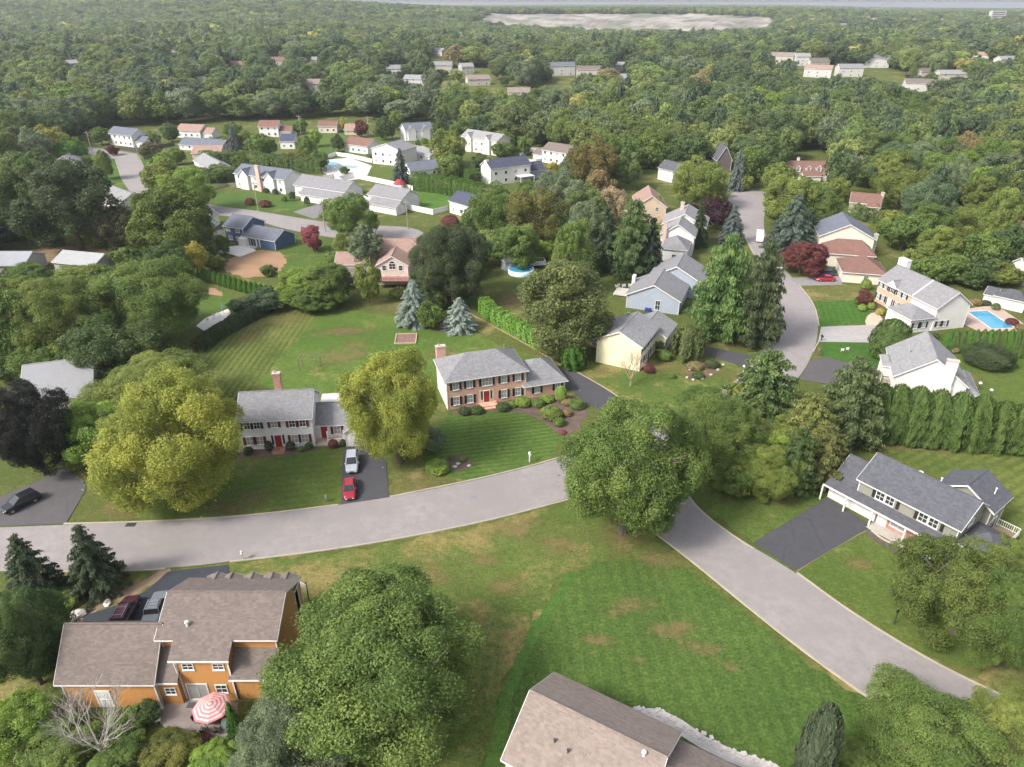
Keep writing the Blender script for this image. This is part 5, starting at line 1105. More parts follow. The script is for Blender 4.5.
q = MB(); q.tube((0, 0, 2.3), (0, 0, 3.6), 2.4, 1.2, 12); q.tube((0, 0, 3.6), (0, 0, 4.1), 1.2, .1, 12); q.build('canopy', simple('dark_red_canvas', (.30, .03, .04), .8), u)
for k in range(4): q = MB(); a = math.pi*(k+.5)/2; q.tube((2*math.cos(a), 2*math.sin(a), 0), (2*math.cos(a), 2*math.sin(a), 2.4), .08, n=5); q.build('post', WHITE, u)
# ---------------------------------------------------------------- fences, poles
def fence(pxs, h, label, m=WHITE, gap=2.4):
    p = [G(*a) for a in pxs]; e = empty('fence', (p[0].x, p[0].y, 0), 0, label, 'fence'); q = MB(); ps = MB()
    for a, b_ in zip(p, p[1:]):
        a = a-p[0]; b_ = b_-p[0]; L_ = (b_-a).length; n = max(1, int(L_/gap)); d = (b_-a)/n; u_ = d.normalized(); s = Vector((-u_.y, u_.x, 0))*.03
        for k in range(n):
            c0 = a+d*k; c1 = a+d*(k+1)
            for s0 in (1,): q.add([c0-s+Vector((0, 0, .08)), c1-s+Vector((0, 0, .08)), c1+s+Vector((0, 0, .08)), c0+s+Vector((0, 0, .08)), c0-s+Vector((0, 0, h)), c1-s+Vector((0, 0, h)), c1+s+Vector((0, 0, h)), c0+s+Vector((0, 0, h))], [(0, 1, 5, 4), (2, 3, 7, 6), (4, 5, 6, 7)])
            ps.box(c0.x-.07, c0.y-.07, 0, c0.x+.07, c0.y+.07, h+.12)
    q.build('panels', m, e); ps.build('posts', m, e)
fence([(340, 181), (354, 178), (392, 186), (413, 191)], 1.9, 'white vinyl fence running from the pools to the red gazebo')
fence([(346, 193), (369, 203), (382, 207)], 1.9, 'short white fence between the split-level houses')
fence([(404, 209), (433, 215), (448, 211)], 1.9, 'low white fence along the street side of the square lawn')
fence([(324, 181), (334, 178), (345, 186), (350, 190)], 1.9, 'white fence stepping around the round pool')
fence([(322, 161), (336, 156), (350, 158), (372, 163)], 1.8, 'white fence behind the covered pool')
fence([(520, 158), (530, 152), (545, 152), (560, 155)], 2.0, 'long white yard fence behind the navy-roofed house')
fence([(520, 163), (536, 163), (546, 161)], 1.6, 'lower white fence in front of the brown-roofed house')
fence([(122, 194), (115, 198), (104, 190), (98, 186)], 1.8, 'white fence stub left of the vase-shaped tree')
fence([(240, 186), (228, 186), (214, 190)], 1.0, 'grey rail along the pale drive left of the two-gabled house', METAL)
fence([(120, 150), (140, 152), (175, 146)], 1.8, 'dark board fence behind the street head', simple('dark_board', (.07, .06, .055), .8))
POLE = mat('utility_pole_wood', (.34, .29, .25), .9, .15); heads = []
for px, py, ty, lab in ((92, 152, 133, 'leftmost utility pole, standing left of the far street head'), (139, 160, 144, 'utility pole at the near side of the far street head'), (160, 146, 130, 'utility pole right of the open-garage house'),
                   (258.5, 211, 183, 'utility pole in front of the two-gabled house'), (325.5, 232, 201, 'utility pole across the street from the blue house'), (408, 229, 201, 'utility pole before the fenced square lawn'),
                   (369, 137, 118, 'utility pole right of the brown-red roof'), (301, 135, 117, 'utility pole near the wood edge above the navy-roofed house'), (604, 93, 84, 'utility pole in the middle woods')):
    p = G(px, py); k = PX(p)[2]; hh = (py-ty)/k/math.cos(R(14))*1.02; hh = min(max(hh, 8), 12)
    e = empty('utility_pole', tuple(p), 0, lab, 'utility pole'); q = MB(); q.tube((0, 0, -.5), (0, 0, hh), .17, .12, 8); q.build('pole', POLE, e)
    q = MB(); q.box(-1.2, -.07, hh-.9, 1.2, .07, hh-.75); q.build('cross_arm', POLE, e)
    q = MB()
    for x in (-1, -.5, .5, 1): q.tube((x, 0, hh-.75), (x, 0, hh-.55), .06, n=6)
    q.build('insulators', METAL, e); q = MB(); q.tube((.35, 0, hh-2.3), (.35, 0, hh-1.4), .22, n=8); q.build('transformer', METAL, e); heads.append(p+Vector((0, 0, hh-.5)))
def wire(a, b_, label):
    q = MB(); pr = a
    for k in range(1, 13):
        t = k/12; c_ = a.lerp(b_, t)-Vector((0, 0, 1.6*4*t*(1-t)*.6)); q.tube(pr, c_, .022, n=4, cap=False); pr = c_
    tag(q.build('power_line', DK), label, 'power line')
wire(heads[3], heads[4], 'sagging wire between the two poles by the blue house'); wire(heads[4], heads[5], 'sagging wire from the blue house pole to the fenced lawn pole')
wire(heads[0], heads[1], 'wire across the far street head'); wire(heads[1], heads[3], 'long wire over the dark hedge behind the vase tree')
# basketball hoop in front of the orange house
p = G(300, 590); e = empty('basketball_hoop', (-23.2, 57.6, 0), R(-30), 'basketball hoop with white backboard peeking over the roof ridge', 'basketball hoop')
q = MB(); q.tube((0, 0, 0), (0, 0, 3.2), .07); q.tube((0, 0, 2.9), (0, -.6, 3.2), .05); q.build('pole', DK, e); q = MB(); q.box(-.75, -.66, 2.8, .75, -.6, 3.7); q.build('backboard', WHITE, e)
q = MB(); n = 14
for k in range(n): a = 2*math.pi*k/n; b_ = 2*math.pi*(k+1)/n; q.tube((.23*math.cos(a), -.9+.23*math.sin(a), 3.0), (.23*math.cos(b_), -.9+.23*math.sin(b_), 3.0), .02, n=4)
q.build('rim', simple('hoop_orange', (.5, .1, .03), .5), e)
# flower pots at the brick house door
for k, (x, w) in enumerate(((-1.9, 'left'), (1.5, 'right'))):
    q = MB(); P0 = H2.w(H2.L/2+x, -.7, 0); q.tube((0, 0, 0), (0, 0, .5), .2, .3, 10); q.tube((0, 0, .5), (0, 0, .8), .3, .12, 8); tag(q.build('flower_pot', simple('terracotta', (.35, .12, .07), .8), loc=P0), 'red flower pot %s of the brick house door' % w, 'flower pot')
# lead walkway
sheet('stone_path', [(938, 408), (948, 398), (962, 402), (975, 408), (985, 416), (960, 420)], mat('slate_patio', (.30, .26, .25), .9, .15, .8, 5), .06)
sheet('path', [(868, 314), (878, 312), (884, 322), (872, 328), (864, 324)], mat('tan_walk', (.45, .37, .28), .9, .15), .06, smooth=1)
# ================================================================ vegetation
def sph(rng, n):
    v = rng.normal(size=(n, 3)); return v/np.linalg.norm(v, axis=1)[:, None]
def leafmesh(name, P, Nn, size, cl, rng, mats, el=1., up=0.):
    n = len(P); Nn = Nn+rng.normal(size=(n, 3))*.55; Nn[:, 2] += up; Nn /= np.linalg.norm(Nn, axis=1)[:, None]
    a = np.cross(Nn, rng.normal(size=(n, 3))); a /= np.linalg.norm(a, axis=1)[:, None]; b = np.cross(Nn, a)
    s = (size*rng.uniform(.6, 1.35, n))[:, None] if np.isscalar(size) else (size*rng.uniform(.7, 1.3, n))[:, None]
    V = np.stack([P-a*s*el, P-b*s*.55+Nn*s*.12, P+a*s*el, P+b*s*.55+Nn*s*.12], 1).reshape(-1, 3)
    me = bpy.data.meshes.new(name); me.vertices.add(4*n); me.vertices.foreach_set('co', V.ravel().astype(np.float32))
    me.loops.add(4*n); me.loops.foreach_set('vertex_index', np.arange(4*n, dtype=np.int32))
    me.polygons.add(n); me.polygons.foreach_set('loop_start', np.arange(0, 4*n, 4, dtype=np.int32)); me.polygons.foreach_set('loop_total', np.full(n, 4, dtype=np.int32))
    me.update(calc_edges=True)
    for nm, val in (('leafv', rng.random(n)), ('clumpv', cl)):
        at = me.attributes.new(nm, 'FLOAT', 'FACE'); at.data.foreach_set('value', np.asarray(val, np.float32))
    for m in mats: me.materials.append(m)
    return me
def deciduous(seed, n, size, K=26, sub=7, lo=-.85, gap=.12, thick=1., boxy=0.):
    """crown of unit radius: big boughs, each a cluster of smaller leaf masses"""
    rng = np.random.default_rng(seed); D = sph(rng, 400); D = D[D[:, 2] > lo]
    C = []
    for d in D:
        if all(np.dot(d, c) < math.cos(1.75/math.sqrt(K)*1.05) for c in C): C.append(d)
        if len(C) >= K: break
    c0, r0, cv = [], [], []
    f1, f2, f3 = sph(rng, 3)*2.1; q1, q2, q3 = rng.random(3)*6
    for d in C:
        if rng.random() < gap*.5: continue
        low = math.sin(float(d @ f1)+q1)+math.sin(float(d @ f2)*1.4+q2)+.7*math.sin(float(d @ f3)*2+q3)
        R_ = (rng.uniform(.48, .74)+.045*low)*(1 if d[2] > -.2 else .97); r = rng.uniform(.26, .36)*math.sqrt(26/K)
        base = d*R_; ck = rng.random()
        for e in sph(rng, sub*3):
            if np.dot(e, d) < -.25: continue
            c0.append(base+e*r*.72); r0.append(r*rng.uniform(.30, .52)); cv.append(ck*.6+rng.random()*.4)
    c0 = np.array(c0); r0 = np.array(r0); cv = np.array(cv)
    w = r0**2; idx = rng.choice(len(c0), n, p=w/w.sum())
    e = sph(rng, n); out = c0/np.linalg.norm(c0, axis=1)[:, None]
    e = e+out[idx]*.55+np.array([0, 0, .25]); e /= np.linalg.norm(e, axis=1)[:, None]
    P = c0[idx]+e*(r0[idx]*(rng.uniform(.6, 1.15, n)**.6+np.where(rng.random(n) < .10, rng.exponential(.35, n), 0)))[:, None]
    nc = n//9; P[:nc] = sph(rng, nc)*rng.uniform(.3, .56, nc)[:, None]; e[:nc] = P[:nc]*2
    k = (np.linalg.norm(P, axis=1) > .30) & (P[:, 2] > -1.); P = P[k]; e = e[k]; idx = idx[k]
    return leafmesh('crown', P, e, size, cv[idx], rng, [LEAF])
def pine(seed, n, size, levels=13, droop=-.05, power=.75, ir=.25, el=1.3, tuft=.15, flat=.35, up_=.12):
    """whorls of branches, each carrying separate tufts of needles"""
    rng = np.random.default_rng(seed); c0, r0, cv, dr = [], [], [], []
    for l in range(levels):
        z = .05+.91*(l/(levels-1))**.93; rad = min((1-z)**power*1.08+.03, 1)*(.85 if l < 1 else 1)
        nb = max(4, int(round(3+7*rad))); off = rng.random()*6
        for k in range(nb):
            a = off+2*math.pi*k/nb+rng.uniform(-.3, .3); L_ = rad*rng.uniform(1-ir, 1.06); ck = rng.random(); zb = z+rng.uniform(-.025, .025)
            m = max(1, int(L_/(tuft*.75)))
            for j in range(m+1):
                t = 1-j*tuft*.8/max(L_, .01)
                if t < .1 and j: break
                r = tuft*(.55+.5*(1-t)+.15*rng.random())*(.6+.4*rad); aa = a+rng.uniform(-.12, .12)
                c0.append((math.cos(aa)*(L_*t-r*.4), math.sin(aa)*(L_*t-r*.4), zb+droop*t*L_+up_*t*t*L_*.5)); r0.append(r); cv.append(ck*.6+rng.random()*.4); dr.append(a)
    c0 = np.array(c0); r0 = np.array(r0); cv = np.array(cv); dr = np.array(dr); w = r0**2; idx = rng.choice(len(c0), n, p=w/w.sum())
    e = sph(rng, n); e[:, 2] = np.abs(e[:, 2])*.9-.25; rr = r0[idx]*rng.uniform(.3, 1.1, n)**.6
    x = e[:, 0]*rr*1.25; y = e[:, 1]*rr*.8; ca, sa = np.cos(dr[idx]), np.sin(dr[idx])
    P = c0[idx]+np.stack([x*ca-y*sa, x*sa+y*ca, e[:, 2]*rr*flat+np.where(x > 0, droop*x*.6, 0)], 1)
    Nn = np.stack([ca*.4+e[:, 0]*.3, sa*.4+e[:, 1]*.3, .75+e[:, 2]*.3], 1)
    return leafmesh('crown', P, Nn, size, cv[idx], rng, [LEAF], el=el)
def column(seed, n, size, prof=((0, .75), (.1, .95), (.35, 1), (.65, .8), (.88, .42), (1, .05)), lobes=9, amp=.1, up=.6):
    """dense arborvitae / clipped shrub: unit radius, unit height"""
    rng = np.random.default_rng(seed); z = rng.random(n*2)
    r = np.interp(z, [p[0] for p in prof], [p[1] for p in prof]); keep = rng.random(n*2) < r; z = z[keep][:n]; r = r[keep][:n]; m = len(z)
    a = rng.random(m)*2*math.pi; ph = rng.random(8)*6
    lum = sum(np.sin(a*(lobes-i)+ph[i]+z*(3+i*2)) for i in range(3))/3; lum2 = np.sin(z*23+np.sin(a*3+ph[4])*3+ph[5])*np.sin(a*7+ph[6]+z*9)
    rr = r*(1+amp*lum+amp*.6*lum2)*(1-.12*rng.random(m))
    P = np.stack([rr*np.cos(a), rr*np.sin(a), z*(1+.03*lum)], 1)
    Nn = np.stack([np.cos(a), np.sin(a), np.full(m, .35)], 1)
    return leafmesh('foliage', P, Nn, size, np.clip(.5+.35*lum+.2*lum2, 0, 1), rng, [LEAF], up=up)
def ball(seed, n, size, amp=.1, flat=0.):
    rng = np.random.default_rng(seed); d = sph(rng, n); d[:, 2] = np.where(d[:, 2] < -.35, -d[:, 2], d[:, 2]); ph = rng.random(9)*6
    l = sum(np.sin(d[:, i % 3]*(5+i)+ph[i]+d[:, (i+1) % 3]*4) for i in range(5))/5
    P = d*(1+amp*l-.15*rng.random(n)**2)[:, None]
    return leafmesh('foliage', P, d, size, np.clip(.5+.6*l, 0, 1), rng, [LEAF], up=.3)
def weeping(seed, n, size):
    rng = np.random.default_rng(seed); P, Nn, cv = [], [], []
    for k in range(70):
        a = rng.random()*6.28; L_ = rng.uniform(.35, 1); m = n//70; t = rng.random(m); top = .95-.25*L_
        x = L_*np.minimum(t*1.8, 1)**.8; z = np.where(t < .35, .7+(top-.7)*t/.35, top-(t-.35)/.65*rng.uniform(.5, .85)); w = .06
        P.append(np.stack([x*math.cos(a)+rng.normal(size=m)*w, x*math.sin(a)+rng.normal(size=m)*w, z+rng.normal(size=m)*.03], 1)); Nn.append(np.tile([math.cos(a), math.sin(a), .5], (m, 1))); cv.append(np.full(m, rng.random()))
    return leafmesh('foliage', np.concatenate(P), np.concatenate(Nn), size, np.concatenate(cv), rng, [LEAF], el=1.5)
def trunkmesh(seed, limbs=7, mat_=None, r=.045, straight=False, rmax=.62, ztop=1.):
    """unit height, unit crown radius"""
    rg = random.Random(seed); q = MB(); pts = [Vector((0, 0, -.05)), Vector((rg.uniform(-.02, .02), rg.uniform(-.02, .02), .35)), Vector((rg.uniform(-.05, .05), rg.uniform(-.05, .05), .7)), Vector((0, 0, ztop))]
    rad = [r*1.5, r, r*.7, r*.2]
    for k in range(3): q.tube(pts[k], pts[k+1], rad[k], rad[k+1], 7, cap=False)
    if not straight:
        for k in range(limbs):
            a = 2*math.pi*k/limbs+rg.uniform(-.4, .4); z = rg.uniform(.35, .6); p = Vector((0, 0, z)); m = Vector((math.cos(a)*.3, math.sin(a)*.3, z+.18)); e = Vector((math.cos(a)*rmax, math.sin(a)*rmax, rg.uniform(.7, .98)))
            q.tube(p, m, r*.55, r*.35, 5, cap=False); q.tube(m, e, r*.35, r*.1, 5, cap=False)
            for j in range(2):
                f = e+Vector((rg.uniform(-.25, .25), rg.uniform(-.25, .25), rg.uniform(.0, .15))); q.tube(m.lerp(e, .4), f, r*.2, r*.05, 4, cap=False)
    me = bpy.data.meshes.new('trunk'); me.from_pydata([tuple(v) for v in q.v], [], q.f); me.materials.append(mat_ or BARK); me.update(); return me
PM = {}
PM['dec_near'] = [deciduous(s, 170000, .0115, K=46, sub=9, gap=.1) for s in (1, 2, 3)]
PM['dec_mid'] = [deciduous(s, 48000, .022, K=34, sub=8, gap=.18) for s in (11, 12, 13, 14)]
PM['dec_far'] = [deciduous(s, 9000, .05, K=24, sub=6, gap=.35) for s in (21, 22, 23, 24, 25)]
PM['dec_low'] = [deciduous(s, 1900, .095, K=16, sub=6) for s in (31, 32, 33)]
PM['pine_mid'] = [pine(s, 34000, .026, levels=11, power=.52, tuft=.24, flat=.42, up_=.15, ir=.35) for s in (1, 2)]
PM['pine_far'] = [pine(s, 7000, .055, levels=10, power=.55, tuft=.26, flat=.42, ir=.35) for s in (5, 6)]
PM['spruce_mid'] = [pine(s, 65000, .023, levels=18, droop=-.24, power=.68, ir=.16, tuft=.17, flat=.3) for s in (7, 8)]
PM['spruce_far'] = [pine(s, 8000, .045, levels=14, droop=-.22, power=.68, ir=.16, tuft=.2, flat=.3) for s in (9,)]
PM['arb'] = [column(s, 9000, .055) for s in (1, 2)]
PM['arb_round'] = [column(s, 16000, .04, prof=((0, .7), (.1, .92), (.4, 1), (.7, .88), (.9, .55), (1, .1)), amp=.2) for s in (3, 4)]
PM['ball'] = [ball(s, 3500, .075) for s in (1, 2, 3)]
PM['ball_big'] = [ball(7, 14000, .038, .12)]
PM['weep'] = [weeping(1, 14000, .045)]
TR = {'dec': [trunkmesh(s) for s in (1, 2, 3)], 'pine': [trunkmesh(4, r=.03, straight=True, ztop=.97)], 'shrub': [trunkmesh(5, 5, r=.03)]}
LOWK = {}
GREEN = dict(mid=(.078, .116, .028), olive=(.108, .136, .032), dark=(.052, .080, .026), deep=(.044, .058, .026), lime=(.12, .178, .032), yellow=(.24, .22, .045), rust=(.15, .115, .05), bluegreen=(.056, .084, .042),
             grey=(.095, .12, .065), spruce=(.19, .225, .195), purple=(.045, .020, .026), plum=(.10, .035, .030), black=(.026, .028, .024), pinegreen=(.070, .105, .038), brightpine=(.080, .130, .040), arb=(.050, .110, .018), arbdark=(.056, .090, .023),
             tan=(.20, .165, .10), crimson=(.17, .05, .055), maple=(.19, .20, .035), hedge=(.085, .17, .025))
GREEN = {k_: tuple(min(q_*(1.5 if k_ not in ('black', 'purple') else 1.1), .6) for q_ in v_) for k_, v_ in GREEN.items()}
rt = random.Random(77)
def jit(c, a=.12): k = 1+rt.uniform(-a, a); return (c[0]*k*(1+rt.uniform(-a, a)*.6), c[1]*k, c[2]*k*(1+rt.uniform(-a, a)*.6), 1)
TREES = []      # (x, y, radius) of planted trees
def plant(kind, mesh, loc, R_, Hc, label, cat, col, group=None, base=None, trunk='dec', name=None, rz=None, clear=0.):
    """kind 'round': crown centre at Hc, vertical semi-axis base; kind 'cone'/'column': height Hc"""
    e = empty(name or 'tree', loc, rt.uniform(0, 6.28) if rz is None else rz, label, cat, group)
    cn = 'crown' if trunk else 'foliage'
    c = link(cn, mesh, e); c.color = col
    if kind == 'round': c.location = (0, 0, Hc); c.scale = (R_, R_, base); th = Hc+base*.55
    else: c.location = (0, 0, clear); c.scale = (R_, R_, Hc-clear); th = Hc*.97
    if trunk:
        t = link('trunk', rt.choice(TR[trunk]), e); t.scale = (R_*.95, R_*.95, th) if kind == 'round' else (R_*.9, R_*.9, th)
    TREES.append((loc[0], loc[1], R_)); return e
def fit_round(cx, cy, hw, hh, cl=.06):
    R_ = V = 5.
    for _ in range(8):
        zc = V*(1+cl); p = G(cx, cy, zc); k = PX(p)[2]; R_ = hw/k
        al = math.atan2(CAMH-zc, p.y); V = max(R_*.5, math.sqrt(max((hh/k)**2-(R_*math.sin(al))**2, .01))/math.cos(al)); V = min(V, R_*1.7)
    return p, R_, V, V*(1+cl)
def fit_cone(cx, yb, yt, hw):
    H_ = 8.
    R_ = 2.
    for _ in range(10):
        b = G(cx, yb); k = PX(b)[2]; R_ = hw/k; b = Vector((b.x, b.y, 0)); 
        # visible foot is the near rim of the skirt
        q = G(cx, yb, 0); b = Vector((q.x*(q.y+R_*.6)/q.y, q.y+R_*.6, 0))
        lo, hi = 1, 40
        for _ in range(20):
            H_ = (lo+hi)/2
            if PX((b.x, b.y, H_))[1] > yt: lo = H_
            else: hi = H_
    return b, R_, H_
n_dec = 0
def dec(cx, cy, hw, hh, col, label, lod=None, cat='tree', name='tree', cl=.06, trunk='dec', ca=.06, mesh=None):
    global n_dec
    p, R_, V, zc = fit_round(cx, cy, hw, hh, cl); k = PX(p)[2]
    s = R_*k; key = lod or ('dec_near' if s > 52 else 'dec_mid' if s > 20 else 'dec_far')
    ms = PM[key]; n_dec += 1; R_ *= 1.13; V *= 1.08; c = GREEN[col] if isinstance(col, str) else col
    return plant('round', mesh or ms[n_dec % len(ms)], (p.x, p.y, float(T(p.x, p.y))), R_, zc, label, cat, jit(c, ca), base=V, trunk=trunk, name=name)
def con(cx, yb, yt, hw, col, label, kind='spruce_mid', cat='conifer', name='spruce', trunk='pine', group=None, ca=.05, clear=.3):
    b, R_, H_ = fit_cone(cx, yb, yt, hw); c = GREEN[col] if isinstance(col, str) else col
    return plant('cone', rt.choice(PM[kind]), (b.x, b.y, 0), R_*1.05, H_, label, cat, jit(c, ca), trunk=trunk, name=name, clear=clear, group=group)
def bush(cx, cy, hw, hh, col, label, cat='shrub', mesh='ball', group=None, ca=.1, name='shrub'):
    p, R_, V, zc = fit_round(cx, cy, hw, hh, -.25); c = GREEN[col] if isinstance(col, str) else col
    e = empty(name, (p.x, p.y, 0), rt.uniform(0, 6), label, cat, group); o = link('foliage', rt.choice(PM[mesh]), e); o.color = jit(c, ca); o.location = (0, 0, zc); o.scale = (R_, R_, V)
    t = link('stem', TR['shrub'][0], e); t.scale = (R_*.7, R_*.7, zc+V*.3); return e
WORDS = dict(mid='mid green', olive='olive green', dark='dark green', grey='grey-green', bluegreen='bluish green', lime='light green', deep='blackish green', yellow='yellowing', rust='rusty', pinegreen='fresh green')
LM = [((805, 168), 'the three-dormer house'), ((865, 205), 'the tan brick house'), ((700, 182), 'the turning circle maple'), ((510, 170), 'the navy-roofed house'), ((418, 131), 'the twin-gabled house'), ((268, 127), 'the rust-roofed house'),
      ((127, 138), 'the open-garage house'), ((190, 131), 'the salmon-roofed house'), ((30, 190), 'the leafless tangle'), ((550, 154), 'the brown-roofed house'), ((478, 142), 'the long pale house'), ((915, 290), 'the brick-fronted house'), ((1005, 295), 'the pool house'), ((645, 190), 'the tan gabled house'), ((590, 165), 'the orange-topped tree'),
      ((329, 127), 'the far cream house'), ((735, 170), 'the slender spruce'), ((520, 272), 'the round pool'), ((40, 255), 'the brown field'), ((640, 240), 'the pine group'), ((257, 235), 'the blue house'), ((395, 262), 'the pinkish house'), ((318, 190), 'the fenced pools'), ((265, 178), 'the two-gabled house'), ((780, 440), 'the corner wood pine'), ((129, 172), 'the far street'), ((662, 338), 'the yellow house')]
def near(px, py):
    (lx_, ly_), nm = min(LM, key=lambda l: (l[0][0]-px)**2+((l[0][1]-py)*2)**2)
    dx, dy = px-lx_, py-ly_; rel = 'left of' if dx < -8 and abs(dx) > abs(dy)*1.5 else 'right of' if dx > 8 and abs(dx) > abs(dy)*1.5 else 'behind' if dy < 0 else 'before'
    if rel in ('behind', 'before') and abs(dx) > 12: rel += '-left of' if dx < 0 else '-right of'
    return rel, nm
NUMW = ['', '', 'two', 'three', 'four', 'five', 'six', 'seven', 'eight', 'nine', 'ten', 'eleven', 'twelve', 'thirteen', 'fourteen', 'fifteen']
EXTRA = [(932, 270, 17, 13, 'mid'), (972, 276, 18, 12, 'dark'), (1004, 274, 16, 12, 'olive'), (905, 232, 20, 18, 'mid'), (942, 244, 22, 20, 'olive'), (978, 252, 20, 20, 'mid'), (1010, 246, 18, 20, 'dark'), (920, 260, 16, 14, 'olive'), (955, 268, 18, 15, 'mid'), (990, 266, 16, 14, 'dark'), (890, 222, 14, 12, 'olive'), (965, 222, 22, 18, 'olive'), (1000, 220, 20, 18, 'mid'),
 (750, 165, 17, 20, 'mid'), (770, 158, 16, 18, 'dark'), (690, 150, 18, 16, 'dark'), (650, 150, 18, 16, 'mid'), (622, 155, 17, 18, 'mid'), (835, 190, 13, 13, 'olive'), (870, 172, 18, 14, 'mid'), (745, 182, 8, 8, 'olive'), (672, 160, 12, 12, 'dark'),
 (585, 200, 18, 16, 'olive'), (600, 185, 14, 16, 'rust'), (560, 232, 16, 14, 'mid'), (540, 250, 12, 10, 'lime'), (588, 262, 14, 14, 'dark'), (575, 180, 14, 12, 'mid'), (612, 240, 12, 14, 'olive'), (480, 225, 14, 12, 'dark'),
 (850, 250, 0, 0, ''), (176, 156, 9, 8, 'mid'), (164, 162, 10, 9, 'lime'), (232, 172, 9, 6, 'mid'), (215, 160, 8, 6, 'dark'), (248, 172, 10, 6, 'mid'), (272, 160, 9, 7, 'dark'), (246, 140, 10, 9, 'olive'), (232, 130, 9, 8, 'mid'), (314, 138, 8, 8, 'lime'), (300, 126, 7, 7, 'mid'), (170, 132, 8, 9, 'dark'), (100, 136, 9, 8, 'mid'), (152, 138, 7, 7, 'olive'), (344, 170, 5, 4, 'mid'),
 (385, 128, 10, 11, 'dark'), (396, 120, 8, 9, 'mid'), (440, 130, 9, 10, 'dark'), (462, 128, 10, 9, 'mid'), (480, 126, 10, 9, 'bluegreen'), (505, 140, 10, 10, 'olive'), (524, 145, 9, 9, 'mid'), (528, 190, 12, 9, 'mid'), (86, 160, 6, 5, 'olive'), (74, 172, 9, 7, 'olive'), (90, 178, 9, 8, 'mid'), (140, 215, 16, 10, 'mid'), (222, 245, 8, 9, 'mid'), (214, 262, 9, 8, 'olive'),
 (268, 270, 8, 6, 'mid'), (345, 245, 12, 12, 'olive'), (338, 262, 12, 12, 'mid'), (420, 280, 10, 12, 'dark'), (400, 292, 9, 6, 'olive'), (440, 245, 12, 8, 'deep'), (30, 222, 16, 10, 'dark'), (100, 240, 14, 8, 'olive'), (130, 258, 16, 12, 'mid'), (236, 305, 9, 6, 'bluegreen'), (700, 366, 0, 0, ''), (660, 345, 6, 6, 'mid'), (705, 300, 12, 14, 'dark'), (740, 262, 9, 12, 'dark'), (675, 300, 0, 0, ''),
 (845, 420, 22, 20, 'olive'), (690, 445, 24, 26, 'mid'), (742, 400, 20, 18, 'olive'), (870, 408, 14, 14, 'dark'), (78, 279, 28, 14, 'olive'), (18, 280, 28, 14, 'mid'), (104, 286, 20, 14, 'mid'), (46, 296, 22, 16, 'dark'), (66, 424, 10, 12, 'lime'), (20, 372, 18, 14, 'dark'), (100, 372, 16, 12, 'mid'), (735, 475, 22, 22, 'mid'), (785, 440, 28, 26, 'olive'), (762, 452, 26, 24, 'lime'), (708, 430, 20, 18, 'lime')]
EXTRA = [e_ for e_ in EXTRA if e_[2]]
# ---- trees one can tell apart, as in the photograph
dec(372, 672, 112, 100, 'mid', 'huge dense green oak nearest the camera at the bottom centre', ca=0)
dec(292, 742, 62, 60, 'grey', 'grey-green tree overlapping the huge oak on its lower left', lod='dec_near')
dec(628, 470, 75, 76, 'mid', 'very large green maple standing at the street junction', ca=0)
dec(150, 392, 66, 40, 'olive', 'light olive tree crown behind the yellow-green maple on the left', lod='dec_near')
dec(168, 440, 74, 72, (.245, .268, .050), 'broad yellow-green maple between the driveway and the white colonial', ca=0)
dec(97, 430, 38, 34, 'lime', 'small lime green tree tucked against the left of the yellow-green maple')
dec(394, 406, 50, 62, (.24, .265, .050), 'upright yellow-tinged maple next to the driveway with the red car', lod='dec_near', ca=0)
dec(424, 438, 18, 14, 'grey', 'small rounded shrub-like tree under the yellow-tinged maple')
dec(26, 428, 40, 50, 'black', 'nearly black copper beech at the left edge above the driveway', lod='dec_near', ca=0)
dec(150, 300, 60, 46, 'mid', 'large dense green tree beside the white patio and long hedge', lod='dec_near')
dec(62, 318, 50, 46, 'olive', 'olive green tree left of the large dense one', lod='dec_near')
dec(12, 330, 38, 44, 'mid', 'green tree cut by the left edge below the pale blue roof')
dec(110, 352, 46, 36, 'dark', 'dark green tree filling the gap above the grey roof with chimney')
dec(50, 360, 34, 26, 'mid', 'mid green tree just above the grey roof with chimney')
dec(14, 290, 22, 16, 'olive', 'low olive tree in front of the pale blue roof')
dec(165, 222, 46, 38, (.105, .140, .032), 'big vase-shaped yellow-green tree with a gap showing a white house', ca=0, lod='dec_mid')
dec(184, 190, 24, 22, 'lime', 'round light green tree behind the vase-shaped one')
dec(166, 176, 20, 18, 'olive', 'olive tree at the side of the far left street')
dec(68, 205, 48, 44, 'deep', 'dense dark oak left of the vase-shaped tree', ca=0)
dec(18, 205, 30, 38, 'dark', 'dark green tree at the left edge above the brown field')
dec(24, 165, 26, 12, 'bluegreen', 'blue-green tree crowning the left edge above the dark oak')
dec(104, 165, 9, 13, 'olive', 'small loose tree on the lawn beside the far left street')
dec(120, 228, 26, 22, (.10, .10, .045), 'rusty brown-green tree between the dark oak and the vase-shaped tree')
dec(162, 265, 26, 22, 'dark', 'dark leafy mass below the vase-shaped tree')
dec(194, 258, 13, 16, 'yellow', 'small golden yellow tree by the soil yard')
dec(205, 250, 12, 14, 'dark', 'dark small tree between the golden one and the blue house')
dec(300, 287, 24, 18, 'lime', 'wide light green shrubby tree before the soil yard')
dec(332, 283, 27, 22, 'mid', 'leafy green tree left of the tall vine-clad one')
dec(312, 297, 24, 10, 'mid', 'low dense green tree at the edge of the back lawn')
dec(262, 300, 20, 12, 'bluegreen', 'low blue-green willow shrub at the left end of the back lawn edge')
dec(352, 217, 24, 24, 'mid', 'tall ragged green tree top before the street bend')
dec(364, 247, 19, 20, 'grey', 'grey-green middle of the ragged tree clad with dead vines', cl=.5)
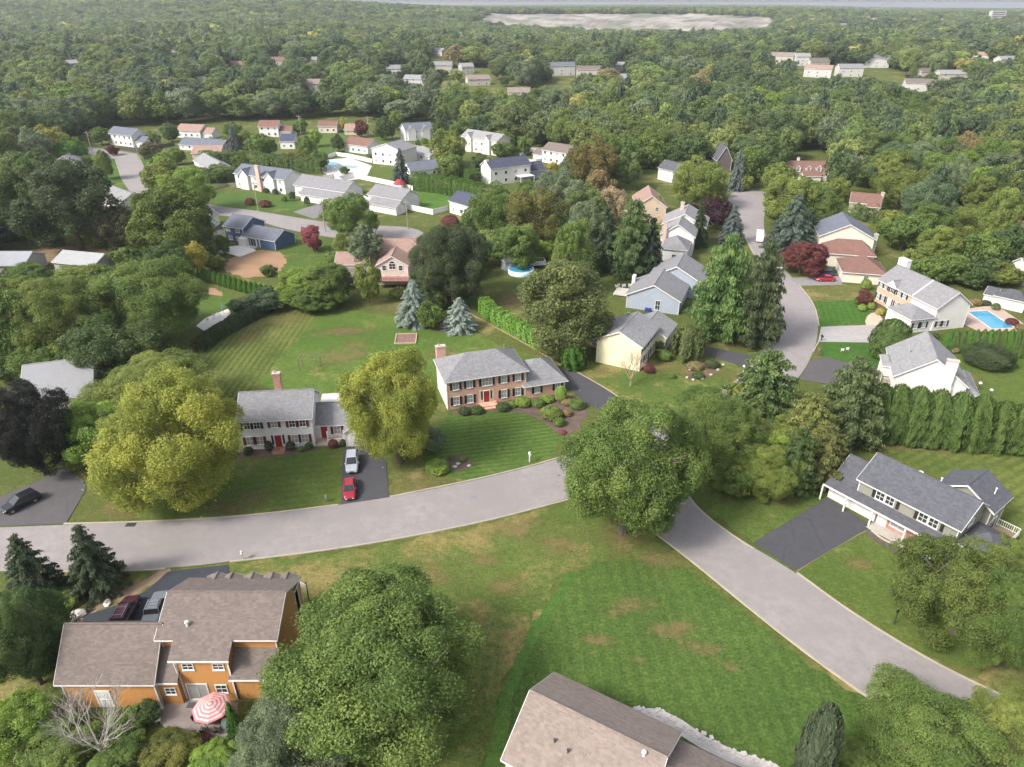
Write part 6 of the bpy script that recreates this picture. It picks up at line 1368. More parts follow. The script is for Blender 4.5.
dec(367, 280, 13, 26, 'olive', 'narrow vine-wrapped trunk of foliage in front of the pinkish house', cl=.1)
dec(379, 256, 8, 18, 'rust', 'reddish brown vine mass against the pinkish house', cl=.1)
dec(340, 209, 18, 13, 'mid', 'bushy green tree by the street in front of the grey roofs')
dec(262, 242, 0.1, .1, 'mid', 'x') if False else None
dec(312, 238, 10, 13, 'crimson', 'small crimson maple on the lawn right of the blue house', ca=0)
dec(447, 262, 42, 42, 'deep', 'dense very dark green maple above the twin blue spruces', ca=0, lod='dec_near')
dec(497, 214, 30, 28, 'mid', 'rounded green tree in front of the navy-roofed house')
dec(535, 218, 30, 30, (.14, .14, .04), 'green tree with yellowing top right of the rounded one')
dec(512, 245, 26, 22, 'mid', 'lower green tree above the round pool')
dec(560, 195, 26, 24, 'grey', 'loose grey-green tree with pinkish twigs')
dec(592, 165, 24, 26, (.155, .135, .045), 'tree with orange-yellow autumn top at the wood edge')
dec(478, 250, 14, 16, 'dark', 'small dark tree by the very dark maple')
dec(567, 302, 50, 48, (.12, .145, .05), 'large tan-tipped green tree right of the round pool', ca=0)
dec(590, 232, 24, 30, 'grey', 'olive grey tree behind the pine group')
dec(610, 205, 14, 18, 'tan', 'thin tan-leaved tree left of the tan house')
dec(722, 436, 46, 44, (.12, .175, .042), 'dense green tree right of the great junction maple', lod='dec_near')
dec(765, 470, 32, 30, 'olive', 'olive-brown tinged tree at the lawn edge in the corner wood', lod='dec_near')
dec(705, 405, 26, 20, 'mid', 'small green tree at the left shoulder of the corner wood')
con(757, 430, 352, 40, (.115, .17, .055), 'bright pale green white pine topping the corner wood', 'pine_mid', name='pine')
con(800, 470, 395, 34, (.17, .19, .06), 'olive golden fir in the middle of the corner wood', 'pine_mid', name='pine')
con(838, 455, 360, 38, (.11, .145, .055), 'tall soft green fir at the right of the corner wood', 'pine_mid', name='pine')
con(815, 492, 425, 26, (.14, .155, .05), 'brown-green fir nearest the charcoal-roofed house', 'pine_mid', name='pine')
con(788, 500, 430, 24, 'dark', 'dark narrow fir at the lower edge of the corner wood', 'pine_mid', name='pine')
con(716, 346, 236, 33, 'brightpine', 'tall bright green pine beside the street bend', 'pine_mid', name='pine')
con(752, 352, 242, 26, (.088, .115, .05), 'tall dark spruce right of the bright pine', 'pine_mid')
con(687, 330, 285, 12, 'dark', 'x', 'pine_mid') if False else None
con(630, 282, 200, 24, 'pinegreen', 'blue-green pine left of the long white house', 'pine_mid', name='pine')
con(648, 282, 218, 17, (.045, .065, .04), 'dark brownish spruce next to the white roofs', 'spruce_mid')
con(604, 272, 208, 22, (.06, .085, .045), 'grey-green spruce at the left of the pine group', 'spruce_mid')
con(583, 262, 222, 14, 'dark', 'short dark spruce leftmost of the pine group', 'spruce_mid')
con(657, 222, 193, 8, 'lime', 'small light green conifer against the tan house', 'spruce_far')
con(697, 248, 203, 11, (.05, .08, .03), 'slim green spruce right of the long white house', 'spruce_mid')
con(415, 328, 279, 20, 'spruce', 'taller blue spruce at the back lawn edge', 'spruce_mid', name='blue_spruce', ca=0)
con(460, 334, 298, 19, 'spruce', 'shorter broad blue spruce on the mulch bed', 'spruce_mid', name='blue_spruce', ca=0)
dec(430, 315, 13, 14, 'mid', 'green shrub between the twin blue spruces')
dec(434, 296, 14, 14, 'dark', 'round green bush behind the taller blue spruce')
con(402, 186, 147, 10, (.085, .115, .10), 'tall blue-grey spruce beside the red gazebo', 'spruce_far', name='blue_spruce')
con(236, 153, 124, 8, (.12, .14, .13), 'pale grey-blue spruce by the navy roof in the far quarter', 'spruce_far', name='blue_spruce')
con(788, 256, 195, 27, (.10, .135, .10), 'large blue-green spruce behind the purple maple', 'spruce_mid', name='blue_spruce')
con(806, 246, 208, 13, (.06, .09, .045), 'slim green spruce against the cream house', 'spruce_mid')
con(730, 246, 205, 14, (.13, .16, .15), 'blue-grey spruce at the left verge of the upper street', 'spruce_mid', name='blue_spruce')
con(735, 192, 148, 9, (.13, .16, .15), 'slender blue spruce behind the turning circle', 'spruce_far', name='blue_spruce')
dec(803, 257, 23, 17, 'plum', 'broad reddish purple maple by the red and blue cars', ca=0)
dec(717, 213, 15, 16, 'purple', 'dark purple round tree at the upper street', ca=0)
dec(700, 182, 27, 24, 'olive', 'yellowish olive maple beside the turning circle', ca=0)
dec(790, 200, 24, 26, 'olive', 'olive tree on the right of the turning circle')
dec(815, 205, 26, 22, 'mid', 'rounded green tree in front of the cream house gable')
dec(778, 180, 16, 16, 'olive', 'yellow-olive tree top left of the rounded green one')
dec(704, 196, 12, 12, 'tan', 'thin bare-twigged tan tree beside the dark purple one')
dec(865, 298, 8, 8, 'plum', 'small purple-leaved bush before the brick-fronted white house', cat='shrub', name='shrub')
bush(866, 285, 5, 6, 'lime', 'light green bush above the small purple one')
for k, (px, py) in enumerate(((871, 306), (858, 301), (880, 312), (862, 308))): bush(px, py, 4, 4, ['lime', 'mid', 'yellow', 'lime'][k], '%s small bush before the brick-fronted white house' % ['light', 'mid green', 'yellowish', 'upright light'][k], group='bushes of the brick-front bed')
# left foreground
con(47, 612, 536, 30, (.085, .115, .070), 'left spruce of the pair below the street on the left', 'spruce_mid')
con(106, 601, 526, 29, (.085, .115, .068), 'right spruce of the pair, beside the dark driveway', 'spruce_mid')
dec(20, 640, 44, 52, 'dark', 'dark green tree at the left edge beside the orange house', lod='dec_near')
dec(62, 600, 16, 12, 'mid', 'low green tree between the two spruces')
dec(10, 725, 38, 34, 'lime', 'light green shrubby tree in the bottom left corner')
dec(58, 745, 36, 28, 'mid', 'green shrubby tree below the orange garage wing')
dec(170, 748, 30, 18, (.15, .16, .04), 'yellow-green shrub below the patio')
dec(126, 722, 20, 16, 'mid', 'green bush against the orange garage wall')
dec(148, 712, 13, 12, 'dark', 'dark green bush at the garage corner by the patio')
dec(120, 760, 30, 20, 'mid', 'green bush at the bottom left of the patio')
dec(216, 762, 26, 16, 'lime', 'light green bush at the bottom of the patio')
bush(200, 744, 12, 8, 'plum', 'dark reddish bush at the patio edge, left one'); bush(226, 748, 12, 9, 'deep', 'dark green bush at the patio edge, right one')
con(240, 745, 700, 10, 'arb', 'small dark conical evergreen right of the parasol', 'spruce_far')
# right foreground
dec(970, 594, 70, 62, (.105, .140, .034), 'broad dense olive-green tree in front of the sage grey house', ca=0)
dec(1008, 620, 40, 50, 'mid', 'darker tree behind the broad olive one at the right edge', lod='dec_near')
dec(1006, 560, 30, 24, 'olive', 'smaller olive tree at the right edge by the low grey roof')
dec(938, 742, 76, 56, 'mid', 'green tree at the bottom right in front of the street', ca=0)
dec(1016, 728, 46, 44, 'olive', 'olive green tree in the bottom right corner', lod='dec_near')
dec(862, 762, 26, 20, 'mid', 'low green tree at the bottom edge right of the narrow evergreen', lod='dec_mid')
con(802, 800, 706, 17, (.085, .11, .06), 'narrow grey-green evergreen at the bottom edge of the rich lawn', 'arb_round', trunk='pine', name='evergreen')
# tall arborvitae screen, one plant each
ORD = ['first', 'second', 'third', 'fourth', 'fifth', 'sixth', 'seventh', 'eighth', 'ninth', 'tenth', 'eleventh', 'twelfth', 'thirteenth', 'fourteenth', 'fifteenth', 'sixteenth', 'seventeenth', 'eighteenth']
scr = [(868, 442, 384, 14), (886, 445, 386, 15), (905, 447, 388, 15), (925, 449, 391, 15), (945, 451, 393, 15), (966, 453, 396, 15), (988, 454, 402, 15), (1009, 455, 404, 15), (1030, 457, 404, 15), (1052, 459, 404, 15)]
for k, (x, yb, yt, w) in enumerate(scr):
    con(x, yb, yt, w, 'arbdark', 'plump tall arborvitae, %s from the left in the screen behind the charcoal-roofed house' % ORD[k], 'arb_round', trunk='pine', name='arborvitae', group='tall arborvitae screen', clear=.05)
con(885, 362, 320, 17, 'arbdark', 'big egg-shaped clipped evergreen beside the pale driveway', 'arb_round', name='evergreen', clear=.05)
bush(989, 357, 23, 14, (.06, .08, .035), 'wide low dark bush between the hedge and the pool spruces', mesh='ball_big')
for k in range(15):
    t = k/14; con(944+t*92, 352+t*8, 330-t*1, 6.0, 'arbdark' if k % 3 else 'arb', 'pointed dark evergreen, %s from the left in the row below the pool' % ORD[k], 'arb', trunk='pine', name='arborvitae', group='row of evergreens below the pool', clear=.05)
bush(955, 350, 4, 4, 'tan', 'pale flowering hydrangea next to the big white chimney, lower'); bush(952, 345, 4, 4, 'tan', 'pale flowering hydrangea next to the big white chimney, upper')
for k in range(17):
    t = k/16; x = 206+t*82; y = 281+t*20+2*math.sin(t*3); con(x, y, y-13, 3.6, 'arb', 'small bright arborvitae, %s from the left in the row by the soil yard' % ORD[k], 'arb', trunk='pine', name='arborvitae', group='arborvitae row by the soil yard', clear=.05)
con(573, 371, 344, 11, (.055, .13, .02), 'rounded bright green arborvitae at the top of the brick house driveway', 'arb_round', name='arborvitae', clear=.05)
con(418, 152, 138, 5, 'arbdark', 'x', 'arb') if False else None
bush(413, 148, 0.1, .1, 'mid', 'x') if False else None
dec(690, 340, 17, 17, 'mid', 'x') if False else None
p, R_, V, zc = fit_round(690, 340, 17, 18); e = empty('weeping_tree', (p.x, p.y, 0), 1, 'small weeping tree with hanging grey-green branches by the yellow house', 'tree'); o = link('crown', PM['weep'][0], e); o.scale = (R_, R_, zc+V); o.color = (.11, .14, .05, 1); o = link('trunk', TR['shrub'][0], e); o.scale = (R_*.7, R_*.7, zc); TREES.append((p.x, p.y, R_))
# foundation shrubs
for i, (px, py, w, h_, c_, lab) in enumerate([(465, 411, 7, 4, 'deep', 'low dark bush left of the brick house door, outer one'), (477, 410, 7, 4.5, 'dark', 'low dark bush left of the brick house door, inner one'), (503, 407, 7, 5, 'dark', 'dark bush just right of the brick house door'), (512, 404, 6, 4, 'mid', 'bush second to the right of the brick house door'),
        (523, 402, 8, 6, 'lime', 'square light green bush before the brick house corner'), (538, 403, 7, 5, 'mid', 'bush below the left window of the brick wing'), (547, 399, 7, 4, 'lime', 'low light bush below the right window of the brick wing'), (551, 413, 11, 8, 'olive', 'largest rounded bush on the mulch bed of the brick house'),
        (561, 395, 6, 9, 'lime', 'upright light green bush at the brick wing corner'), (577, 404, 8, 6, 'mid', 'rounded bush at the right end of the brick house bed'), (567, 402, 6, 4, 'rust', 'rusty spreading bush in the brick house bed'), (559, 422, 6, 5, 'mid', 'small bush at the front of the brick house bed'),
        (567, 413, 5, 4, 'rust', 'small reddish bush right of the largest rounded one'), (562, 432, 4, 2, 'crimson', 'low crimson plant at the tip of the brick house bed'), (248, 451, 5, 4.5, 'deep', 'round dark bush at the left corner of the white colonial'), (269, 447, 4, 6, 'deep', 'upright dark bush left of the red front door of the colonial'),
        (290.5, 446, 4.5, 5, 'deep', 'round dark bush right of the red front door of the colonial'), (309, 446, 4, 4, 'dark', 'round bush near the right corner of the colonial'), (301, 449, 4, 3, 'mid', 'low green bush between the two right bushes of the colonial'), (333, 444, 5, 5, 'plum', 'dark reddish bush before the colonial porch, left'), (343, 443, 3.5, 4, 'deep', 'dark bush before the colonial porch, right'),
        (437, 467, 12, 6, 'lime', 'spreading light green bush at the street lawn beside the small mulch bed'), (463, 459, 4, 3, 'olive', 'small bush in the small mulch bed, right'), (452, 457, 3, 3, 'mid', 'small bush in the small mulch bed, left'),
        (665, 356, 7, 6, 'mid', 'rounded green bush at the yellow house corner'), (649, 369, 6, 5, 'plum', 'dark reddish bush in front of the yellow house'), (695, 366, 8, 4, 'rust', 'low brownish bush at the back of the oval bed'), (712, 364, 7, 5, 'deep', 'low dark bush at the right of the oval bed'), (698, 375, 6, 4, 'dark', 'low dark bush at the front of the oval bed'),
        (672, 376, 4, 3, 'mid', 'small bush left of the oval bed'), (232, 454, 5, 4, 'mid', 'low green bush just left of the colonial house'),
        (250, 202, 5, 4, 'plum', 'dark reddish round bush by the two-gabled house pole, left'), (265, 204, 6, 4, 'plum', 'dark reddish round bush by the two-gabled house pole, right'), (292, 197, 3, 5, 'deep', 'pointed dark bush at the split-level door'), (307, 202, 3, 5, 'deep', 'upright dark bush before the split-level wing'), (284, 199, 3, 3, 'mid', 'low bush before the split-level house'),
        (275, 192, 3, 3, 'deep', 'round bush at the two-gabled house wall, right'), (266, 191, 3, 3, 'deep', 'round bush at the two-gabled house wall, left'), (424, 141, 4, 3, 'mid', 'round bush before the twin-gabled house'), (370, 144, 4, 4, 'mid', 'round dark green bush beside the grey gable'), (369, 158, 4, 4, 'mid', 'round bush beside the grey gable lawn'), (352, 189, 9, 6, 'mid', 'mixed bush inside the white fences'),
        (457, 196, 4, 3, 'plum', 'reddish bush at the narrow white house'), (450, 221, 9, 6, 'plum', 'spreading purple-brown bush before the dark maple'), (412, 168, 0.2, .2, 'mid', '')]):
    if lab: bush(px, py, w, h_, c_, lab)
for k, (px, py, w, hh_) in enumerate([(965, 305, 5, 3), (976, 302, 6, 3.5), (986, 303, 5, 3), (996, 307, 4, 4), (1012, 322, 6, 4), (1022, 328, 6, 4), (956, 312, 4, 4), (944, 338, 4, 4), (936, 336, 4, 3), (930, 337, 4, 3)]):
    bush(px, py, w, hh_, ['plum', 'rust', 'deep', 'dark', 'plum', 'rust', 'deep', 'dark', 'deep', 'dark'][k], 'low %s bush by the rectangular pool, %s of ten listed clockwise' % (['reddish', 'rusty', 'dark', 'green', 'reddish', 'rusty', 'dark', 'green', 'dark', 'green'][k], ORD[k]), group='bushes round the rectangular pool')
# clipped hedges: one continuous plant each
def hedge(pxs, w, h, col, label, dens=150, leaf=.16, rough_=.12, round_=.35):
    rng = np.random.default_rng(int(pxs[0][0]*7)); p = [G(*a) for a in pxs]; o0 = p[0]; Ps, Ns, Cs = [], [], []; s0 = 0
    for a, b_ in zip(p, p[1:]):
        L_ = (b_-a).length; n = int(L_*dens*(w+2*h)/3); t = rng.random(n); u = rng.random(n)*(w+2*h); d = (b_-a).normalized(); s = np.array([-d.y, d.x, 0])
        top = (u > h) & (u < h+w); off = np.where(u <= h, -w/2, np.where(top, u-h-w/2, w/2)); z = np.where(u <= h, u, np.where(top, h, u-h-w))
        off = off*np.where(z > h*.6, 1-round_*((z/h-.6)/.4)**2*.6, 1); q = s0+t*L_
        l = np.sin(q*2.1+np.sin(q*.7)*2)*.6+np.sin(q*5.3+z*2)*.4
        jz = rng.normal(size=n)*rough_*.5
        P = np.outer(t, np.array(b_-a))+np.array(a-o0)+np.outer(off*(1+rough_*l), s); P[:, 2] = z*(1+rough_*.7*l)+jz+.05
        N_ = np.where(top[:, None], np.array([0, 0, 1.]), np.outer(np.sign(off), s)+np.array([0, 0, .3]))
        Ps.append(P); Ns.append(N_); Cs.append(np.clip(.5+.4*l, 0, 1)); s0 += L_
    me = leafmesh('foliage', np.concatenate(Ps), np.concatenate(Ns), leaf, np.concatenate(Cs), rng, [LEAF], up=.4)
    e = empty('hedge', (o0.x, o0.y, 0), 0, label, 'hedge'); o = link('foliage', me, e); o.color = (*GREEN[col], 1) if isinstance(col, str) else (*col, 1)
    q = MB()
    for a, b_ in zip(p, p[1:]):
        n = max(2, int((b_-a).length/1.5))
        for k in range(n): c_ = a.lerp(b_, (k+.5)/n)-o0; q.tube((c_.x, c_.y, 0), (c_.x, c_.y, h*.8), .06, n=5, cap=False)
    q.build('stems', BARK, e)
hedge([(197, 354), (222, 336), (252, 320), (268, 312)], 2.4, 2.6, (.035, .055, .016), 'long clipped dark hedge along the mown left edge of the back lawn', rough_=.06)
hedge([(484, 312), (494, 322), (520, 336), (548, 352)], 2.6, 3.4, 'hedge', 'bright clipped hedge running down from the pool yard toward the brick house')
hedge([(414, 189), (440, 192), (470, 198), (487, 203)], 5, 5.6, (.06, .125, .02), 'tall clipped bright green hedge below the dark-roofed white house', dens=70, leaf=.24)
hedge([(440, 181), (455, 177), (470, 181), (476, 186)], 5, 4.5, (.06, .115, .02), 'second tall hedge stepping up behind the bright one', dens=70, leaf=.24)
hedge([(205, 163), (222, 166), (250, 163), (275, 170), (324, 173)], 5, 5, 'arbdark', 'long dark hedge behind the two-gabled house', dens=50, leaf=.28)
hedge([(190, 178), (215, 183), (238, 180)], 4, 4.5, 'dark', 'dark hedge by the pale drive left of the two-gabled house', dens=50, leaf=.28)
hedge([(0, 242), (20, 240), (38, 238)], 3, 3.5, (.05, .085, .018), 'bright hedge at the left edge above the brown field', dens=60, leaf=.26)
hedge([(852, 215), (870, 222), (884, 224)], 4, 3.5, 'arbdark', 'dark hedge in front of the tan brick house', dens=50, leaf=.28)
dec(72, 150, 13, 13, 'arb', 'egg-shaped clipped green tree left of the far street', lod='dec_far')
# mid-distance trees inside the white-house quarter
for px, py, w, hh_, c_, lab in [(262, 146, 14, 12, 'mid', 'bushy green tree left of the small navy-roofed house'), (306, 148, 11, 11, 'olive', 'light green tree right of the small navy-roofed house'), (318, 160, 10, 10, 'mid', 'green tree before the round pool'), (288, 160, 12, 8, (.14, .14, .04), 'low yellowish tree behind the two-gabled house'),
        (447, 148, 18, 17, 'olive', 'spreading light green tree left of the long pale house'), (452, 167, 14, 12, 'mid', 'green tree above the clipped hedge'), (338, 143, 7, 8, 'dark', 'round dark tree on the far open lawn'), (343, 124, 4, 9, 'yellow', 'slender yellow tree between the cream and salmon roofs'), (361, 128, 7, 8, 'plum', 'dark reddish tree above the brown-red roof'),
        (480, 162, 9, 8, 'dark', 'dark round tree beside the navy-roofed house'), (502, 149, 10, 7, 'mid', 'low round tree above the navy-roofed house'), (150, 152, 10, 9, (.12, .12, .05), 'olive brown tree beside the far street'), (210, 142, 6, 5, 'grey', 'small grey-green tree between the pink roofs'), (240, 162, 8, 7, 'mid', 'small green tree on the dark hedge'),
        (575, 165, 14, 12, 'grey', 'grey green tree right of the brown-roofed house'), (553, 168, 6, 6, 'yellow', 'little yellow tree right of the navy-roofed house'), (418, 146, 3, 6, 'arb', 'slim evergreen left of the twin-gabled house'), (228, 142, 6, 7, 'olive', 'light tree next to the pale grey-blue spruce'), (112, 150, 6, 5, 'plum', 'reddish low tree by the open-garage house'),
        (218, 173, 13, 8, 'mid', 'green tree above the dark hedge by the pale drive'), (300, 176, 0.1, 0.1, 'mid', '')]:
    if lab: dec(px, py, w, hh_, c_, lab, lod='dec_far')
er = {}
for px, py, w, hh_, c_ in EXTRA:
    rel, nm = near(px, py); er.setdefault((WORDS[c_], rel, nm), []).append((px, py, w, hh_, c_))
for (w_, rel, nm), L_ in er.items():
    L_.sort()
    for k, (px, py, w, hh_, c_) in enumerate(L_): dec(px, py, w, hh_, c_, '%s garden tree %s %s' % (w_, rel, nm)+(', %s of %s from left' % (ORD[k], NUMW[len(L_)]) if len(L_) > 1 else ''))
# bleached bare trees
def bare(cx, cy, hw, hh, label, seed, m=PALEBARK):
    p, R_, V, zc = fit_round(cx, cy, hw, hh, .0); rg = random.Random(seed); H_ = zc+V; e = empty('bare_tree', (p.x, p.y, 0), 0, label, 'bare tree')
    def br(q, a, d, L_, r, n):
        b_ = a+d*L_; q.tube(a, b_, r, r*.62, 5 if n > 1 else 3, cap=False)
        if n == 0: return
        for k in range(3 if n > 2 else 3):
            nd = (d+Vector((rg.uniform(-.62, .62), rg.uniform(-.62, .62), rg.uniform(-.1, .45)))).normalized(); br(q, a.lerp(b_, rg.uniform(.6, 1)), nd, L_*rg.uniform(.6, .82), r*.58, n-1)
    t = MB(); t.tube((0, 0, -.2), (0, 0, H_*.22), H_*.022, H_*.018, 7, cap=False); t.build('trunk', m, e)
    for k in range(6):
        q = MB(); a = 2*math.pi*k/6+rg.uniform(-.3, .3); br(q, Vector((0, 0, H_*rg.uniform(.12, .22))), Vector((math.cos(a)*.55, math.sin(a)*.55, 1)).normalized(), H_*.3, H_*.011, 5 if hw > 20 else 4); q.build('limb', m, e)
    TREES.append((p.x, p.y, R_))
bare(92, 730, 29, 40, 'bleached bare tree in the shrubs below the orange garage wing', 4)
bare(632, 368, 12, 24, 'pale leafless shrub tree at the near corner of the yellow house', 8, mat('tan_twigs', (.36, .28, .2), .9, .2))
bare(852, 166, 12, 16, 'leafless grey tree at the woods edge above the tan brick house', 9, mat('grey_twigs', (.3, .29, .27), .9, .2))
bare(30, 185, 26, 14, 'grey leafless tangle at the left edge', 10, mat('grey_twigs', (.3, .29, .27)))
# ================================================================ woods
def poly_in(pts, x, y):
    c = False; j = len(pts)-1
    for i in range(len(pts)):
        if (pts[i][1] > y) != (pts[j][1] > y) and x < (pts[j][0]-pts[i][0])*(y-pts[i][1])/(pts[j][1]-pts[i][1])+pts[i][0]: c = not c
        j = i
    return c
OPEN = [
 [(72, 140), (100, 127), (165, 127), (176, 124), (250, 121), (300, 119), (340, 118), (440, 123), (452, 134), (495, 134), (500, 152), (560, 148), (562, 164), (535, 172), (525, 188), (480, 205), (440, 225), (418, 290), (300, 310), (230, 320), (190, 290), (110, 262), (0, 262), (0, 240), (60, 240), (100, 225), (72, 190), (50, 160)],
 [(626, 205), (628, 172), (662, 172), (690, 168), (700, 190), (706, 260), (700, 320), (620, 320), (600, 285), (655, 240)], [(500, 262), (548, 256), (552, 290), (500, 290)],
 [(724, 190), (775, 188), (778, 215), (812, 208), (868, 230), (886, 262), (900, 268), (960, 296), (1060, 282), (1060, 420), (700, 420), (700, 250)],
 [(787, 154), (826, 154), (828, 182), (787, 180)], [(846, 190), (884, 190), (888, 226), (846, 222)],
 [(650, 170), (672, 170), (672, 184), (645, 180)],
 [(428, 56), (458, 58), (456, 63), (425, 62)], [(462, 66), (500, 72), (500, 90), (462, 90)], [(545, 76), (575, 78), (570, 98), (558, 98)], [(404, 80), (470, 84), (440, 90), (404, 88)], [(800, 64), (900, 70), (905, 84), (860, 80), (800, 80)],
 [(0, 300), (1024, 300), (1024, 800), (0, 800)],
 [(-300, 420), (0, 420), (0, 800), (-300, 800)], [(1024, 420), (1500, 420), (1500, 800), (1024, 800)]]
QUARRY = [(474, 21), (495, 14), (640, 13), (775, 19), (768, 29), (700, 31), (600, 29), (520, 25)]
OPEN.append([(200, 78), (208, 78), (208, 84), (200, 84)])
boxes = []
for h in HOUSES:
    q = [PX(p) for p in h.px]
    if not q or min(a[1] for a in q) > 300: continue
    x0, x1, y0, y1 = min(a[0] for a in q), max(a[0] for a in q), min(a[1] for a in q), max(a[1] for a in q)
    w, hh_ = x1-x0, y1-y0; far_ = h.o.y > 420
    boxes.append((x0+w*(.2 if far_ else .05), x1-w*(.2 if far_ else .05), y0+hh_*.05, y1-hh_*(.5 if far_ else .1), h.o.y))
hw_ = [(h.w(h.L/2, 4, 0).x, h.w(h.L/2, 4, 0).y, 11) for h in HOUSES]
rng = np.random.default_rng(42); CAND = []
def ok(x, y, R_, H_, z):
    bx, by, k = PX((x, y, z)); cx, cy, k = PX((x, y, z+H_*.55)); tx, ty, _ = PX((x, y, z+H_)); rp = R_*k
    pts = [(cx, cy), (cx-rp*.8, cy), (cx+rp*.8, cy), (cx, ty+rp*.3), (cx, by-1), (bx, by)]
    for P_ in OPEN:
        for a in pts:
            if poly_in(P_, *a): return False
    if y < 1900:
        for a in pts[:5]:
            if poly_in(QUARRY, *a): return False
    for x0, x1, y0, y1, hy in boxes:
        if hy > y-3 and cx+rp*.75 > x0 and cx-rp*.75 < x1 and by > y0 and ty < y1 and hy-y < 400: return False
    return True
zones = [(110, 400, 10.6, (5.2, 10), (12, 20)), (400, 700, 13.2, (7.0, 12), (12, 21)), (700, 1200, 14, (7.5, 13), (13, 21)), (1200, 2300, 18, (9, 13), (14, 20)), (2300, 5200, 32, (15, 23), (14, 22))]
hgrid = {}
for q in hw_+[(a, b_, c_+3.2) for a, b_, c_ in TREES]: hgrid.setdefault((int(q[0]//40), int(q[1]//40)), []).append(q)
for y0, y1, sp_, (ra, rb_), (ha, hb) in zones:
    yy = y0
    while yy < y1:
        xm = yy*1.0+30; xx = -xm+rng.uniform(0, sp_)
        while xx < xm:
            x = xx+rng.uniform(-.42, .42)*sp_; y = yy+rng.uniform(-.42, .42)*sp_; xx += sp_
            z = float(T(x, y)); px = PX((x, y, z))[0]
            if px < -160 or px > 1190: continue
            R_ = rng.uniform(ra, rb_); H_ = rng.uniform(ha, hb)
            if sp_ > 15: H_ = min(H_, 19)
            if poly_in(QUARRY, *PX((x, y, z))[:2]) and 1380 < y < 2000: continue
            g0, g1 = int(x//40), int(y//40)
            if y < 1200 and any((x-q[0])**2+(y-q[1])**2 < (q[2]+R_*.5)**2*.55 for i in (-1, 0, 1) for j in (-1, 0, 1) for q in hgrid.get((g0+i, g1+j), ())): continue
            if not ok(x, y, R_, H_, z):
                R_ *= .55; H_ *= .5
                if y > 1150 or not ok(x, y, R_, H_, z) or rng.random() < .25: continue
            CAND.append((x, y, z, R_, H_, R_*PX((x, y, z+H_*.6))[2]))
        yy += sp_
PAL = [('mid', .26), ('olive', .22), ('dark', .14), ('grey', .12), ('bluegreen', .07), ('lime', .035), ('deep', .05), ('yellow', .010), ('rust', .007), ('pinegreen', .043)]
pk = [p[0] for p in PAL]; pw_ = np.array([p[1] for p in PAL]); pw_ /= pw_.sum()
def tone(x, y):
    c = pk[rng.choice(len(pk), p=pw_)]; b_ = np.array(GREEN[c])
    n_ = math.sin(x/61+math.sin(y/47)*2)*math.sin(y/53+1.3)
    m_ = np.array(GREEN['olive' if n_ > 0 else 'dark']); b_ = b_*(1-abs(n_)*.45)+m_*abs(n_)*.45
    return c, b_*rng.uniform(.82, 1.2)
vis = []; rest = []
for c in CAND:
    px, py, _ = PX((c[0], c[1], c[2]+c[4]*.6)); (vis if -5 < px < 1029 and c[1] < 700 else rest).append(c)
vis.sort(key=lambda c: -c[5]); NIND = 150
rest += vis[NIND:]; vis = vis[:NIND]
# name each of the nearer forest trees after the thing it stands by
recs = {}
for c in vis:
    px, py, _ = PX((c[0], c[1], c[2]+c[4]*.6)); rel, nm = near(px, py)
    cn, col = tone(c[0], c[1]); con_ = rng.random() < .13
    if con_: cn = 'dark'; col = np.array(GREEN['bluegreen'])*rng.uniform(.8, 1.1)
    sz = 'tall' if c[4] > 14.5 else 'low' if c[4] < 9.5 else 'medium'
    recs.setdefault((sz, WORDS[cn], 'pine' if con_ else 'tree', rel, nm), []).append((px, c, col, con_))
for (sz, w, kd, rel, nm), L_ in recs.items():
    L_.sort(key=lambda r_: r_[0])
    for k, (px, c, col, con_) in enumerate(L_):
        lab = '%s %s %s %s %s' % (sz, w, kd, rel, nm)
        if len(L_) > 1: lab += ', %s of %s' % (['left', 'right'][k], 'two') if len(L_) == 2 else ', %s of %s from left' % (ORD[k], NUMW[len(L_)])
        x, y, z, R_, H_, s_ = c
        if con_: plant('cone', rt.choice(PM['pine_far']), (x, y, z), R_*.8, H_*1.15, lab, 'tree', (*col, 1), 'woodland trees', trunk='pine', name='pine', clear=1.)
        else: V = H_*.47; plant('round', rt.choice(PM['dec_mid'] if s_ > 19 else PM['dec_far']), (x, y, z), R_, H_-V, lab, 'tree', (*col, 1), 'woodland trees', base=V, name='tree')
# the rest of the woods: one mass, instanced on points
lowm = []
for k, meL in enumerate(PM['dec_far'][:3]+PM['dec_low']+PM['pine_far'][:1]):
    lowm.append(meL)
n = len(rest); arr = np.array([(c[0], c[1], c[2]) for c in rest])
me = bpy.data.meshes.new('woodland'); me.from_pydata(arr.tolist(), [], [])
sc_, tn, vi, rz_ = [], [], [], []
for c in rest:
    x, y, z, R_, H_, s_ = c; _, col = tone(x, y)
    pine_ = rng.random() < .10 and y < 1200
    if pine_: vi.append(6); sc_.append((R_*.8, R_*.8, H_*1.15)); col = np.array(GREEN['bluegreen'])*rng.uniform(.8, 1.1)
    else: vi.append(int(rng.integers(0, 3)) if y < 800 else int(rng.integers(3, 6))); sc_.append((R_*1.08, R_*1.08, H_*.46))
    tn.append((*col, 1)); rz_.append(rng.uniform(0, 6.28))
for nm, ty, dat, key in (('scl', 'FLOAT_VECTOR', sc_, 'vector'), ('tint', 'FLOAT_COLOR', tn, 'color'), ('vid', 'INT', vi, 'value'), ('rz', 'FLOAT', rz_, 'value')):
    at = me.attributes.new(nm, ty, 'POINT'); at.data.foreach_set(key, np.asarray(dat).ravel().tolist())
